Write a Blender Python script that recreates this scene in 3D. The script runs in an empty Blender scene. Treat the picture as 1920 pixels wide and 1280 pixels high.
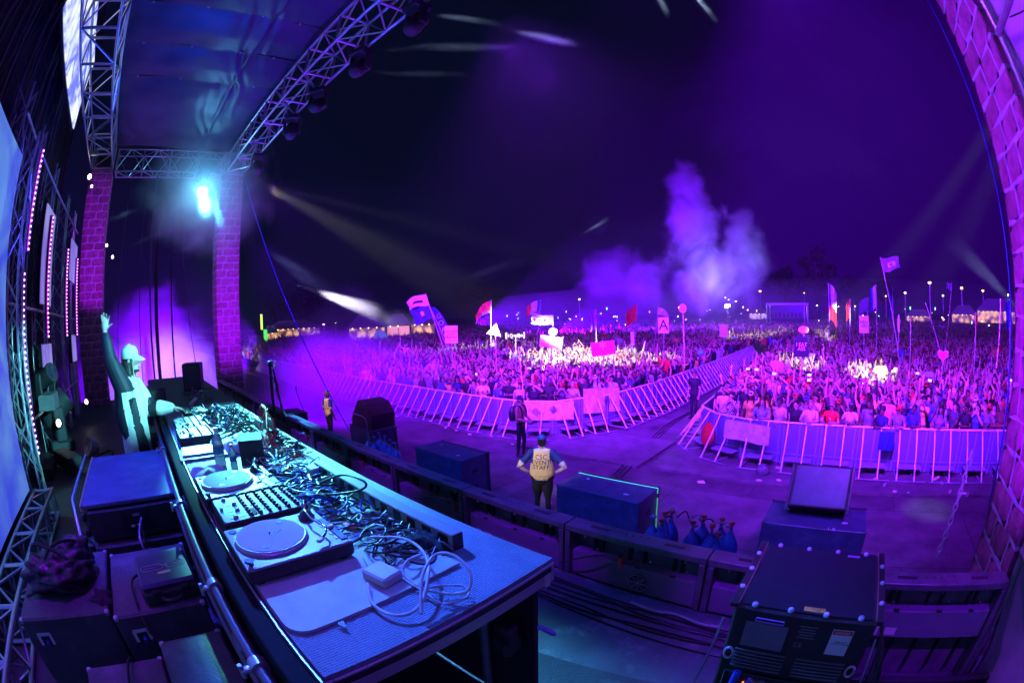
import bpy, bmesh, math, random
import numpy as np
from mathutils import Vector, Matrix, Euler
R = math.radians
random.seed(7); rng = np.random.default_rng(7)
scn = bpy.context.scene
COL = scn.collection

# ------------------------------------------------------------------ camera (full frame fisheye on the stage)
CAMZ = 4.1
PITCH, ROLL, YAW = 0.06046, -0.03205, R(42)
def cam_axes():
    cp, sp, c, s = math.cos(PITCH), math.sin(PITCH), math.cos(ROLL), math.sin(ROLL)
    def w(X, Y, Z):                        # camera (right, up, forward) -> stage coordinates
        X, Y = c*X - s*Y, s*X + c*Y
        a, b, z = X, Z*cp + Y*sp, Y*cp - Z*sp
        ca, sa = math.cos(YAW), math.sin(YAW)
        return Vector((a*ca - b*sa, a*sa + b*ca, z))
    return w(1, 0, 0), w(0, 1, 0), w(0, 0, 1)
cr, cu, cf = cam_axes()
cd = bpy.data.cameras.new('camera'); cam = bpy.data.objects.new('camera', cd); COL.objects.link(cam)
cam.matrix_world = Matrix(((cr.x, cu.x, -cf.x, 0), (cr.y, cu.y, -cf.y, 0), (cr.z, cu.z, -cf.z, CAMZ), (0, 0, 0, 1)))
cd.type = 'PANO'; cd.sensor_width = 36; cd.clip_start = 0.02; cd.clip_end = 3000
try:
    cd.cycles.panorama_type = 'FISHEYE_EQUISOLID'; cd.cycles.fisheye_lens = 858.2*36/1920; cd.cycles.fisheye_fov = math.pi
except Exception:
    cd.panorama_type = 'FISHEYE_EQUISOLID'; cd.fisheye_lens = 858.2*36/1920; cd.fisheye_fov = math.pi
scn.camera = cam

# ------------------------------------------------------------------ view and render settings
scn.render.engine = 'CYCLES'
scn.view_settings.view_transform = 'Standard'; scn.view_settings.look = 'None'
scn.view_settings.exposure = 0; scn.view_settings.gamma = 1
cy = scn.cycles
cy.use_denoising = True; cy.max_bounces = 5; cy.diffuse_bounces = 2; cy.glossy_bounces = 2; cy.transmission_bounces = 4
cy.volume_bounces = 0; cy.transparent_max_bounces = 8; cy.volume_step_rate = 1.0; cy.volume_max_steps = 64
cy.sample_clamp_indirect = 3; cy.caustics_reflective = False; cy.caustics_refractive = False

# ------------------------------------------------------------------ night sky, glow of violet lit haze painted into its colour
world = bpy.data.worlds.new('World'); scn.world = world; world.use_nodes = True
nt = world.node_tree; nt.nodes.clear()
out = nt.nodes.new('ShaderNodeOutputWorld'); bg = nt.nodes.new('ShaderNodeBackground')
tc = nt.nodes.new('ShaderNodeTexCoord'); 
n1 = nt.nodes.new('ShaderNodeTexNoise'); n1.inputs['Scale'].default_value = 1.7; n1.inputs['Detail'].default_value = 5
n1.inputs['Distortion'].default_value = .5
dot = nt.nodes.new('ShaderNodeVectorMath'); dot.operation = 'DOT_PRODUCT'; dot.inputs[1].default_value = (0.72, 0.66, -0.18)
nt.links.new(tc.outputs['Generated'], n1.inputs['Vector']); nt.links.new(tc.outputs['Generated'], dot.inputs[0])
mx = nt.nodes.new('ShaderNodeMath'); mx.operation = 'MULTIPLY_ADD'; mx.inputs[1].default_value = 0.95
nt.links.new(n1.outputs['Fac'], mx.inputs[0]); nt.links.new(dot.outputs['Value'], mx.inputs[2])
rp = nt.nodes.new('ShaderNodeValToRGB'); e = rp.color_ramp.elements
e[0].position = 0.52; e[0].color = (0.0016, 0.0028, 0.014, 1); e[1].position = 1.18; e[1].color = (0.015, 0.0, 0.100, 1)
e[1].position = 1.0; x = e.new(0.84); x.color = (0.005, 0.001, 0.032, 1)
nt.links.new(mx.outputs[0], rp.inputs[0]); nt.links.new(rp.outputs[0], bg.inputs[0]); nt.links.new(bg.outputs[0], out.inputs[0])
bg.inputs[1].default_value = 1.0

# ------------------------------------------------------------------ stage lights
def aim(o, t):
    d = Vector(t) - o.location; o.rotation_euler = d.to_track_quat('-Z', 'Y').to_euler()
def spot(loc, target, col, power, deg, blend=.4, size=.12):
    l = bpy.data.lights.new('stage_or_added_spot', 'SPOT'); l.color = col; l.energy = power; l.spot_size = R(deg); l.spot_blend = blend
    l.shadow_soft_size = size
    o = bpy.data.objects.new('stage_or_added_spot', l); COL.objects.link(o); o.location = loc; aim(o, target); return o
def point(loc, col, power, size=.15):
    l = bpy.data.lights.new('stage_or_added_lamp', 'POINT'); l.color = col; l.energy = power; l.shadow_soft_size = size
    o = bpy.data.objects.new('stage_or_added_lamp', l); COL.objects.link(o); o.location = loc; return o
PURPLE = (0.30, 0.0, 1.0); VIOLET = (0.42, 0.03, 1.0); CYAN = (0.16, 0.80, 1.0); BLUE = (0.03, 0.09, 1.0); WHITE = (1, .93, .78); MAGENTA = (.75, .0, 1.0)

# cyan key from the far lamp onto the DJ and table, violet floods on the crowd, white patches, blue spill
S2X, S2Y = -13.9, 6.25
PU = (.205, 0.010, 1.0)
spot((-13.85, 1.98, 8.1), (-3.9, 1.08, 3.15), (.12, .82, 1.0), 100000, 10.2, .9, .10)
spot((-13.6, 2.2, 8.1), (-7.0, 2.66, 2.56), (.05, .36, 1.0), 55000, 6, .9, .10)        # along the top of the panel row
spot((-3.0, 3.0, 8.8), (-5.35, -.14, 3.72), (.16, .88, 1.0), 1400, 10, .5, .08); spot((-1.9, 2.5, 5.0), (-5.15, -.2, 3.85), (.16, .88, 1.0), 2600, 23, .5, .08)         # onto the DJ
point((-13.6, 1.98, 8.2), (.08, .50, 1.0), 110, .2)
spot((-8.5, 2.6, 8.7), (-1.35, .95, 3.1), (.03, .12, 1.0), 10000, 17, .7, .10)          # deep blue on the near end of the table
spot((-3.5, 2.9, 8.8), (-4, 7.0, 0), (.012, .05, 1.0), 2600, 80, .8, .2)
spot((-.8, 2.4, 8.8), (-.8, 1.9, 2.1), (.015, .07, 1.0), 700, 40, .8, .1)             # blue on the floor by the projector
spot((-4.6, -1.2, 8.8), (-3.9, -.35, 3.0), (.02, .045, 1.0), 3000, 26, .6, .10)        # blue on the case lids
spot((-2.8, -1.0, 6.6), (-2.6, -.9, 2.75), (.26, .0, 1.0), 520, 30, .7, .05)
for u in (-3.6, -1.8): spot((u, .05, 6.6), (u, .12, 3.0), (.26, .0, 1.0), 130, 34, .8, .05)   # violet on the pipe rail
spot((-2.6, 2.0, 8.7), (-2.2, -.2, 2.7), (.06, .30, .6), 40, 60, .8, .2)
for u, pw in ((-12, 7000), (-8, 6500), (-4, 5500)): spot((u, 4.6, 8.4), (u-.5, 15+.3*abs(u), 0), PU, pw*.85, 92, .8, .3)
spot((-.5, 4.6, 8.4), (-2, 17, 0), PU, 4500, 92, .8, .3); spot((2, 4.4, 8.2), (2, 14.5, 0), PU, 4000, 90, .8, .3)
spot((-14, 4.4, 8.6), (-36, 26, 0), PU, 26000, 70, .8, .3); spot((-4, 4.6, 8.8), (-24, 48, 0), PU, 60000, 90, .7, .3); spot((0, 4.6, 8.8), (8, 50, 0), PU, 52000, 90, .7, .3)
for u in (-9.5, -6.8, -4.4, -2.2, -.2, 1.2): spot((u, -1.2, 8.6), (u, 2.62, 2.35), (.20, .0, 1.0), 2000, 13, .8, .05)   # violet on the backs of the panels
spot((-4.0, -1.2, 8.7), (-5.2, 6.55, 1.35), (1.0, .84, .42), 4200, 8, .6, .05)          # warm spots on the two jerseys
spot((-11, -1.2, 8.7), (S2X, S2Y, 1.35), (1.0, .84, .36), 3200, 6, .6, .05)
# uplights on trusses, roof and pillars
for u in (-12, -8.5, -5, -1.8): spot((u, 3.6, 2.4), (u, 3.3, 9.3), (.20, .02, 1.0), 1900, 48, .8, .2)
spot((-10.5, .6, 4.2), (-9, .8, 9.7), (.008, .06, 1.0), 1400, 110, .8, .2)
spot((-5, -.9, 4.2), (-7, -1.6, 9.3), (.06, .04, 1.0), 300, 90, .8, .2)
spot((-10.2, 1.7, 3.2), (-14.5, 3.1, 5.9), (.30, .0, 1.0), 2800, 80, .6, .1)
spot((-10.0, .2, 3.8), (-14.5, -1.7, 6.6), (.38, .0, 1.0), 1800, 38, .5, .1)
spot((-.9, 2.3, 2.7), (1.6, 3.2, 6.2), (.28, .0, 1.0), 1300, 110, .7, .1)
spot((-1.2, 3.6, 8.7), (1.6, 3.1, 3.2), (.28, .03, 1.0), 1200, 60, .7, .1)
spot((-.6, 1.4, 7.5), (1.9, 1.2, 5.4), (.30, .06, 1.0), 300, 70, .7, .1)
spot((-10, 3.0, 6.2), (-15, 14, 1.4), (.34, .014, 1.0), 3400, 80, .8, .2); spot((1.2, 3.4, 6.6), (-1, 14, 1.4), (.34, .014, 1.0), 3000, 90, .8, .2)
for u in (-8, -3.5, .6): spot((u, -1.1, 8.8), (u-.2, 6.35, .75), (.01, .07, 1.0), 2600, 24, .8, .1)      # blue on the stage side of the pit subwoofers
# white-hot patches in the crowd
LW = Vector((-13.8, 4.2, 8.4)); RW = Vector((3.4, 4.6, 7.0))
for src, (x, y, z, deg, pw) in ((LW, (-13.2, 20.0, 1.6, 13, 90000)), (LW, (-16.6, 22.5, 1.6, 12, 80000)), (LW, (-10.4, 20.5, 1.6, 9, 60000)), (RW, (-2.2, 22.5, 1.6, 6.5, 50000)), (RW, (1.4, 19.0, 1.6, 8, 60000)), (LW, (-8.6, 46, 1.6, 5, 120000)), (RW, (-2, 46, 1.6, 4, 100000))):
    spot(src, (x, y, z), (1, .91, .78), pw, deg, .45, .1)
# ------------------------------------------------------------------ materials
MATS = {}
def mat(name, col, rough=.55, metal=0., noise=.18, nscale=6., bump=0., bscale=60., spec=.5, coat=0., emit=None, estr=0., trans=0., objcol=False, rand=None, alpha=1.):
    if name in MATS: return MATS[name]
    m = bpy.data.materials.new(name); m.use_nodes = True; nt = m.node_tree; b = nt.nodes['Principled BSDF']
    b.inputs['Roughness'].default_value = rough; b.inputs['Metallic'].default_value = metal
    b.inputs['Specular IOR Level'].default_value = spec; b.inputs['Coat Weight'].default_value = coat
    b.inputs['Transmission Weight'].default_value = trans
    tc = nt.nodes.new('ShaderNodeTexCoord')
    nz = nt.nodes.new('ShaderNodeTexNoise'); nz.inputs['Scale'].default_value = nscale; nz.inputs['Detail'].default_value = 6; nz.inputs['Roughness'].default_value = .65
    nt.links.new(tc.outputs['Object'], nz.inputs['Vector'])
    mr = nt.nodes.new('ShaderNodeMapRange'); mr.inputs[1].default_value = .3; mr.inputs[2].default_value = .7
    mr.inputs[3].default_value = 1-noise; mr.inputs[4].default_value = 1+noise
    nt.links.new(nz.outputs['Fac'], mr.inputs[0])
    mul = nt.nodes.new('ShaderNodeMix'); mul.data_type = 'RGBA'; mul.blend_type = 'MULTIPLY'; mul.inputs[0].default_value = 1
    if objcol or rand:
        oi = nt.nodes.new('ShaderNodeObjectInfo')
    if objcol:
        nt.links.new(oi.outputs['Color'], mul.inputs[6])
    elif rand:
        rp = nt.nodes.new('ShaderNodeValToRGB'); rp.color_ramp.interpolation = 'CONSTANT'
        for i, c in enumerate(rand):
            el = rp.color_ramp.elements[i] if i < 2 else rp.color_ramp.elements.new(i/len(rand))
            el.position = i/len(rand); el.color = (*c, 1)
        nt.links.new(oi.outputs['Random'], rp.inputs[0]); nt.links.new(rp.outputs[0], mul.inputs[6])
    else:
        mul.inputs[6].default_value = (*col, 1)
    cmb = nt.nodes.new('ShaderNodeCombineColor')
    for i in range(3): nt.links.new(mr.outputs[0], cmb.inputs[i])
    nt.links.new(cmb.outputs[0], mul.inputs[7]); nt.links.new(mul.outputs[2], b.inputs['Base Color'])
    if bump:
        n2 = nt.nodes.new('ShaderNodeTexNoise'); n2.inputs['Scale'].default_value = bscale; n2.inputs['Detail'].default_value = 4
        nt.links.new(tc.outputs['Object'], n2.inputs['Vector'])
        bp = nt.nodes.new('ShaderNodeBump'); bp.inputs['Strength'].default_value = bump; bp.inputs['Distance'].default_value = .01
        nt.links.new(n2.outputs['Fac'], bp.inputs['Height']); nt.links.new(bp.outputs[0], b.inputs['Normal'])
    if emit:
        b.inputs['Emission Color'].default_value = (*emit, 1); b.inputs['Emission Strength'].default_value = estr
    MATS[name] = m; return m
BLK = mat('black_paint', (.018, .018, .02), .42, noise=.35, nscale=9, bump=.15, bscale=150)
BLKR = mat('black_texture_paint', (.03, .03, .032), .62, noise=.3, nscale=14, bump=.5, bscale=260)
RUB = mat('black_rubber', (.02, .02, .02), .55, noise=.2)
CABLE = mat('cable_black', (.022, .022, .025), .38, noise=.2)
CABLEG = mat('cable_grey', (.22, .23, .25), .45)
CABLEW = mat('cable_white', (.72, .72, .74), .42)
CABLER = mat('cable_red', (.55, .03, .05), .4)
CABLEB = mat('cable_blue', (.03, .06, .4), .4)
ALU = mat('aluminium', (.62, .63, .66), .33, .85, noise=.12, nscale=20)
STEEL = mat('galvanised_steel', (.55, .55, .58), .42, .6, noise=.25, nscale=12)
CHROME = mat('chrome', (.8, .8, .8), .12, 1)
SILVER = mat('silver_metal_paint', (.55, .56, .58), .35, .5, noise=.06)
WHT = mat('white_plastic', (.78, .78, .78), .4, noise=.05)
PAPER = mat('paper', (.75, .74, .7), .8, noise=.05)
DKGREY = mat('dark_grey', (.07, .07, .075), .5, noise=.2)
GREY = mat('mid_grey', (.25, .25, .26), .5, noise=.15)
YEL = mat('yellow_label', (.75, .6, .06), .6, noise=.05)
RED = mat('red_plastic', (.7, .04, .04), .4, noise=.1)
ORANGE = mat('orange_plastic', (.8, .2, .06), .45, noise=.1)
GREEN = mat('green_tape', (.2, .75, .25), .6)
BLUEP = mat('blue_enamel', (.035, .08, .28), .3, coat=.3, noise=.15)
TARP = mat('black_tarpaulin', (.016, .024, .05), .46, noise=.3, nscale=2, bump=.6, bscale=6)

# ------------------------------------------------------------------ mesh builder
class MB:
    def __init__(s): s.v = []; s.f = []; s.m = []; s.n = 0
    def add(s, V, F, mi=0, M=None):
        if M is not None: V = [M @ Vector(p) for p in V]
        s.v.extend([tuple(p) for p in V]); s.f.extend([tuple(i + s.n for i in f) for f in F]); s.m.extend([mi]*len(F)); s.n += len(V); return s
    def box(s, c, d, mi=0, rz=0, M=None, bev=0.):
        x, y, z = d[0]/2, d[1]/2, d[2]/2
        if bev > 0:
            b = min(bev, x*.9, y*.9, z*.9); V = []; 
            for sx in (-1, 1):
                for sy in (-1, 1):
                    for sz in (-1, 1):
                        V += [(sx*x, sy*(y-b), sz*(z-b)), (sx*(x-b), sy*y, sz*(z-b)), (sx*(x-b), sy*(y-b), sz*z)]
            bm = bmesh.new(); vs = [bm.verts.new(p) for p in V]; bmesh.ops.convex_hull(bm, input=vs); bmesh.ops.dissolve_limit(bm, angle_limit=.02, verts=bm.verts, edges=bm.edges)
            bm.verts.index_update(); V = [v.co.copy() for v in bm.verts]; F = [[v.index for v in f.verts] for f in bm.faces]; bm.free()
        else:
            V = [(-x,-y,-z),(x,-y,-z),(x,y,-z),(-x,y,-z),(-x,-y,z),(x,-y,z),(x,y,z),(-x,y,z)]
            F = [(0,3,2,1),(4,5,6,7),(0,1,5,4),(1,2,6,5),(2,3,7,6),(3,0,4,7)]
        T = Matrix.Translation(c) @ Matrix.Rotation(rz, 4, 'Z')
        if M is not None: T = M @ T
        return s.add(V, F, mi, T)
    def prism(s, poly, z0, z1, mi=0, M=None):
        n = len(poly); V = [(p[0], p[1], z0) for p in poly] + [(p[0], p[1], z1) for p in poly]
        a = sum(poly[i][0]*poly[(i+1) % n][1]-poly[(i+1) % n][0]*poly[i][1] for i in range(n))
        F = [tuple(range(n-1, -1, -1)), tuple(range(n, 2*n))] + [(i, (i+1) % n, n+(i+1) % n, n+i) for i in range(n)]
        if a < 0: F = [f[::-1] for f in F]
        return s.add(V, F, mi, M)
    def tube(s, pts, r, n=8, mi=0, M=None, caps=True, closed=False):
        P = [Vector(p) for p in pts]; k = len(P); rr = r if isinstance(r, (list, tuple)) else [r]*k
        V = []; F = []; up = None
        for i, p in enumerate(P):
            if closed: t = P[(i+1) % k] - P[i-1]
            else: t = (P[min(i+1, k-1)] - P[max(i-1, 0)])
            if t.length < 1e-9: t = Vector((0, 0, 1))
            t.normalize()
            if up is None: up = Vector((0, 0, 1)) if abs(t.z) < .9 else Vector((1, 0, 0))
            a = t.cross(up)
            if a.length < 1e-4: a = t.orthogonal()
            a.normalize(); b = a.cross(t).normalized(); up = b
            for j in range(n):
                th = 2*math.pi*j/n; V.append(p + (a*math.cos(th) + b*math.sin(th))*rr[i])
        for i in range(k if closed else k-1):
            for j in range(n):
                i2 = (i+1) % k
                F.append((i*n+j, i2*n+j, i2*n+(j+1) % n, i*n+(j+1) % n))
        if caps and not closed: F += [tuple(range(n)), tuple(range((k-1)*n, k*n))[::-1]]
        return s.add(V, F, mi, M)
    def cyl(s, a, b, r, n=16, mi=0, M=None): return s.tube([a, b], r, n, mi, M)
    def lathe(s, prof, c=(0, 0, 0), n=24, mi=0, M=None):
        V = []; F = []; k = len(prof)
        for r, z in prof:
            for j in range(n):
                th = 2*math.pi*j/n; V.append((c[0]+r*math.cos(th), c[1]+r*math.sin(th), c[2]+z))
        for i in range(k-1):
            for j in range(n): F.append((i*n+j, i*n+(j+1) % n, (i+1)*n+(j+1) % n, (i+1)*n+j))
        F += [tuple(range(n))[::-1], tuple(range((k-1)*n, k*n))]
        return s.add(V, F, mi, M)
    def sph(s, c, r, n=12, m=8, mi=0, M=None):
        rx, ry, rz = r if isinstance(r, (tuple, list)) else (r, r, r)
        V = [(c[0], c[1], c[2]-rz)]; F = []
        for i in range(1, m):
            ph = math.pi*i/m
            for j in range(n):
                th = 2*math.pi*j/n; V.append((c[0]+rx*math.sin(ph)*math.cos(th), c[1]+ry*math.sin(ph)*math.sin(th), c[2]-rz*math.cos(ph)))
        V.append((c[0], c[1], c[2]+rz)); L = len(V)-1
        for j in range(n): F.append((0, 1+(j+1) % n, 1+j)); F.append((L, 1+(m-2)*n+j, 1+(m-2)*n+(j+1) % n))
        for i in range(m-2):
            for j in range(n): F.append((1+i*n+j, 1+i*n+(j+1) % n, 1+(i+1)*n+(j+1) % n, 1+(i+1)*n+j))
        return s.add(V, F, mi, M)
    def mesh(s, name, mats, smooth=None):
        me = bpy.data.meshes.new(name); me.from_pydata(s.v, [], s.f)
        for m in (mats if isinstance(mats, (list, tuple)) else [mats]): me.materials.append(m)
        me.polygons.foreach_set('material_index', s.m)
        if smooth: 
            me.polygons.foreach_set('use_smooth', [True]*len(me.polygons)); me.set_sharp_from_angle(angle=R(smooth))
        me.update(); return me
    def obj(s, name, mats, parent=None, smooth=None, loc=None, rz=None):
        o = bpy.data.objects.new(name, s.mesh(name, mats, smooth)); COL.objects.link(o)
        if loc: o.location = loc
        if rz is not None: o.rotation_euler.z = rz
        if parent: o.parent = parent
        return o
def tag(o, label=None, cat=None, group=None, kind=None):
    if label: o['label'] = label
    if cat: o['category'] = cat
    if group: o['group'] = group
    if kind: o['kind'] = kind
    return o
def thing(name, label, cat, loc=(0, 0, 0), rz=0, group=None):
    o = bpy.data.objects.new(name, None); COL.objects.link(o); o.location = loc; o.rotation_euler.z = rz; o.empty_display_size = .1
    return tag(o, label, cat, group)
KIDS = {}
def children(o): return [c for c in bpy.data.objects if c.parent is o]
def dup(o, loc=None, rz=None, label=None, group=None, kids=None):
    c = o.copy(); COL.objects.link(c)
    if loc is not None: c.location = loc
    if rz is not None: c.rotation_euler = (0, 0, rz)
    if label: c['label'] = label
    if group: c['group'] = group
    def rec(src, dst):
        for k in (kids.get(src.name) if kids else children(src)) or []:
            d = k.copy(); COL.objects.link(d); d.parent = dst; rec(k, d)
    rec(o, c); return c
def text_mesh(txt, size, name, m, parent=None, M=None, depth=.001, align='CENTER', font=None, space=1.):
    cu = bpy.data.curves.new(name, 'FONT'); cu.body = txt; cu.size = size; cu.extrude = depth; cu.align_x = align; cu.align_y = 'CENTER'; cu.resolution_u = 2
    cu.space_line = space
    t = bpy.data.objects.new('tmp', cu); COL.objects.link(t)
    dg = bpy.context.evaluated_depsgraph_get(); me = bpy.data.meshes.new_from_object(t.evaluated_get(dg)); bpy.data.objects.remove(t); bpy.data.curves.remove(cu)
    me.materials.clear(); me.materials.append(m); me.name = name
    if M is not None: me.transform(M)
    if parent is None and m is None: return me
    o = bpy.data.objects.new(name, me); COL.objects.link(o)
    if parent: o.parent = parent
    return o
def frame(origin, xax, yax):            # matrix with local x, y and their normal
    x = Vector(xax).normalized(); y = Vector(yax); y = (y - x*y.dot(x)).normalized(); z = x.cross(y)
    return Matrix(((x.x, y.x, z.x, origin[0]), (x.y, y.y, z.y, origin[1]), (x.z, y.z, z.z, origin[2]), (0, 0, 0, 1)))
def catenary(a, b, sag, n=12):
    a = Vector(a); b = Vector(b); return [a.lerp(b, t/n) - Vector((0, 0, sag*4*(t/n)*(1-t/n))) for t in range(n+1)]
def densify(pts, step=1.2):
    o = [Vector(pts[0])]
    for a, b in zip(pts, pts[1:]):
        a = Vector(a); b = Vector(b); n = max(1, int((b-a).length/step)); o += [a.lerp(b, (k+1)/n) for k in range(n)]
    return o
def spline(pts, n=8, closed=False):       # Catmull-Rom
    P = [Vector(p) for p in pts]; k = len(P); o = []
    for i in range(k if closed else k-1):
        p0 = P[(i-1) % k] if closed or i > 0 else P[0]; p1 = P[i]; p2 = P[(i+1) % k]; p3 = P[(i+2) % k] if closed or i+2 < k else P[-1]
        for j in range(n):
            t = j/n; o.append(.5*((2*p1)+(p2-p0)*t+(2*p0-5*p1+4*p2-p3)*t*t+(3*p1-p0-3*p2+p3)*t**3))
    if not closed: o.append(P[-1])
    return o

def ray(x, y):                            # direction of the photograph's point (x, y), in 1920 x 1280
    dx, dy = x-960, 640-y; rr = math.hypot(dx, dy); th = 2*math.asin(rr/(2*858.2)); k = math.sin(th)/max(rr, 1e-9)
    return (cr*(dx*k) + cu*(dy*k) + cf*math.cos(th)).normalized()
def at(x, y, z):                          # the place at height z
    d = ray(x, y); return Vector((0, 0, CAMZ)) + d*((z-CAMZ)/d.z)
def atd(x, y, dist):                      # the place at a horizontal distance
    d = ray(x, y); return Vector((0, 0, CAMZ)) + d*(dist/math.hypot(d.x, d.y))
# ------------------------------------------------------------------ setting
DECK = 2.1; U0 = -14.5; PV0, PV1 = 2.70, 3.49; URP = 1.61
def slab_mat(name, col, sx, sy, mortar, rough=.6, bump=.3, noise=.35, ofs=.5, msize=.012, rot=0.):
    m = mat(name, col, rough, noise=noise, nscale=1.2, bump=bump, bscale=35); nt = m.node_tree; b = nt.nodes['Principled BSDF']
    src = b.inputs['Base Color'].links[0].from_socket
    tc = nt.nodes.new('ShaderNodeTexCoord'); br = nt.nodes.new('ShaderNodeTexBrick'); mp = nt.nodes.new('ShaderNodeMapping'); mp.inputs['Rotation'].default_value[2] = rot
    br.inputs['Scale'].default_value = 1; br.inputs['Brick Width'].default_value = sx; br.inputs['Row Height'].default_value = sy
    br.inputs['Mortar Size'].default_value = msize; br.inputs['Mortar Smooth'].default_value = .3; br.offset = ofs; br.inputs['Bias'].default_value = -.3
    br.inputs['Color1'].default_value = (1, 1, 1, 1); br.inputs['Color2'].default_value = (.72, .72, .72, 1); br.inputs['Mortar'].default_value = (*mortar, 1)
    mu = nt.nodes.new('ShaderNodeMix'); mu.data_type = 'RGBA'; mu.blend_type = 'MULTIPLY'; mu.inputs[0].default_value = 1
    nt.links.new(tc.outputs['Object'], mp.inputs[0]); nt.links.new(mp.outputs[0], br.inputs['Vector']); nt.links.new(src, mu.inputs[6]); nt.links.new(br.outputs['Color'], mu.inputs[7]); nt.links.new(mu.outputs[2], b.inputs['Base Color'])
    return m
GROUND = slab_mat('worn_concrete_slabs', (.115, .10, .11), 3.6, 2.4, (.25, .25, .25), rough=.5, noise=.6)
# wet-looking scuffs on the stage floor
def scuff_mat(name, col, worn, rough, lo=.56, hi=.72, sc=2.2):
    m = mat(name, col, rough, noise=.3, nscale=5, bump=.35, bscale=90); nt = m.node_tree; b = nt.nodes['Principled BSDF']
    src = b.inputs['Base Color'].links[0].from_socket
    tc = nt.nodes.new('ShaderNodeTexCoord'); nz = nt.nodes.new('ShaderNodeTexNoise'); nz.inputs['Scale'].default_value = sc; nz.inputs['Detail'].default_value = 9; nz.inputs['Roughness'].default_value = .7
    mr = nt.nodes.new('ShaderNodeMapRange'); mr.inputs[1].default_value = lo; mr.inputs[2].default_value = hi
    mu = nt.nodes.new('ShaderNodeMix'); mu.data_type = 'RGBA'; mu.inputs[7].default_value = (*worn, 1)
    nt.links.new(tc.outputs['Object'], nz.inputs['Vector']); nt.links.new(nz.outputs['Fac'], mr.inputs[0]); nt.links.new(mr.outputs[0], mu.inputs[0]); nt.links.new(src, mu.inputs[6]); nt.links.new(mu.outputs[2], b.inputs['Base Color'])
    return m
FLOOR = scuff_mat('worn_stage_floor', (.055, .055, .07), (.20, .21, .24), .5)
FLOORD = scuff_mat('black_stage_floor', (.022, .022, .028), (.11, .11, .13), .45, .60, .8, 3.5)
mb = MB(); mb.box((0, 150, -.25), (900, 700, .5)); tag(mb.obj('ground', GROUND), kind='structure')
FLD = mat('trodden_field', (.06, .05, .035), .9, noise=.5, nscale=.6, bump=.6, bscale=8)
mb = MB(); mb.prism([(-200, 12.2), (-8.9, 12.2), (-8.0, 14), (-7.9, 120), (-200, 120)], .004, .03); mb.prism([(-4.1, 120), (-4.1, 13.6), (-2.7, 12.4), (120, 12.4), (120, 120)], .004, .03)
tag(mb.obj('field', FLD), kind='structure')
# paler floor plates in front of the barricades
PLATE = mat('floor_plate', (.15, .135, .145), .45, noise=.45, nscale=2, bump=.2)
mb = MB()
mb.prism([(-45, 10.2), (-20, 10.0), (-12.6, 10.3), (-9.2, 10.25), (-6.0, 10.3), (-5.05, 10.3), (-5.0, 13), (-7.2, 13), (-8.2, 11.9), (-9.2, 12.2), (-45, 12.2)], .004, .07)
mb.prism([(-4.8, 10.5), (-2.0, 10.35), (9, 10.5), (9, 12.4), (-2.6, 12.4), (-4.8, 14)], .004, .07)
tag(mb.obj('path', PLATE), kind='structure')
# stage deck: pale worn strip and black front section
mb = MB(); mb.box(((U0-1.2+2.2)/2, -1.04, DECK-.12), (2.2-U0+1.2, 5.98, .24)); mb.box(((U0-1.2+.4)/2, 2.25, DECK-.12), (.4-U0+1.2, .6, .24)); tag(mb.obj('stage_floor', FLOOR), kind='structure')
mb = MB(); mb.prism([(-1.45, 1.62), (-.36, 1.80), (2.15, 1.95), (2.15, -.9), (-1.2, -.9), (-2.3, .25), (-7.9, .25), (-7.9, 1.3), (-2.0, 1.3)], DECK+.004, DECK+.016); tag(mb.obj('stage_carpet', FLOORD), kind='structure')
mb = MB(); mb.box(((U0+2.2)/2, 2.42, .93), (2.2-U0, .06, 1.84)); tag(mb.obj('stage_skirt', BLKR), 'black cloth skirt closing the front of the stage below the deck', 'skirt')

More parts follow.
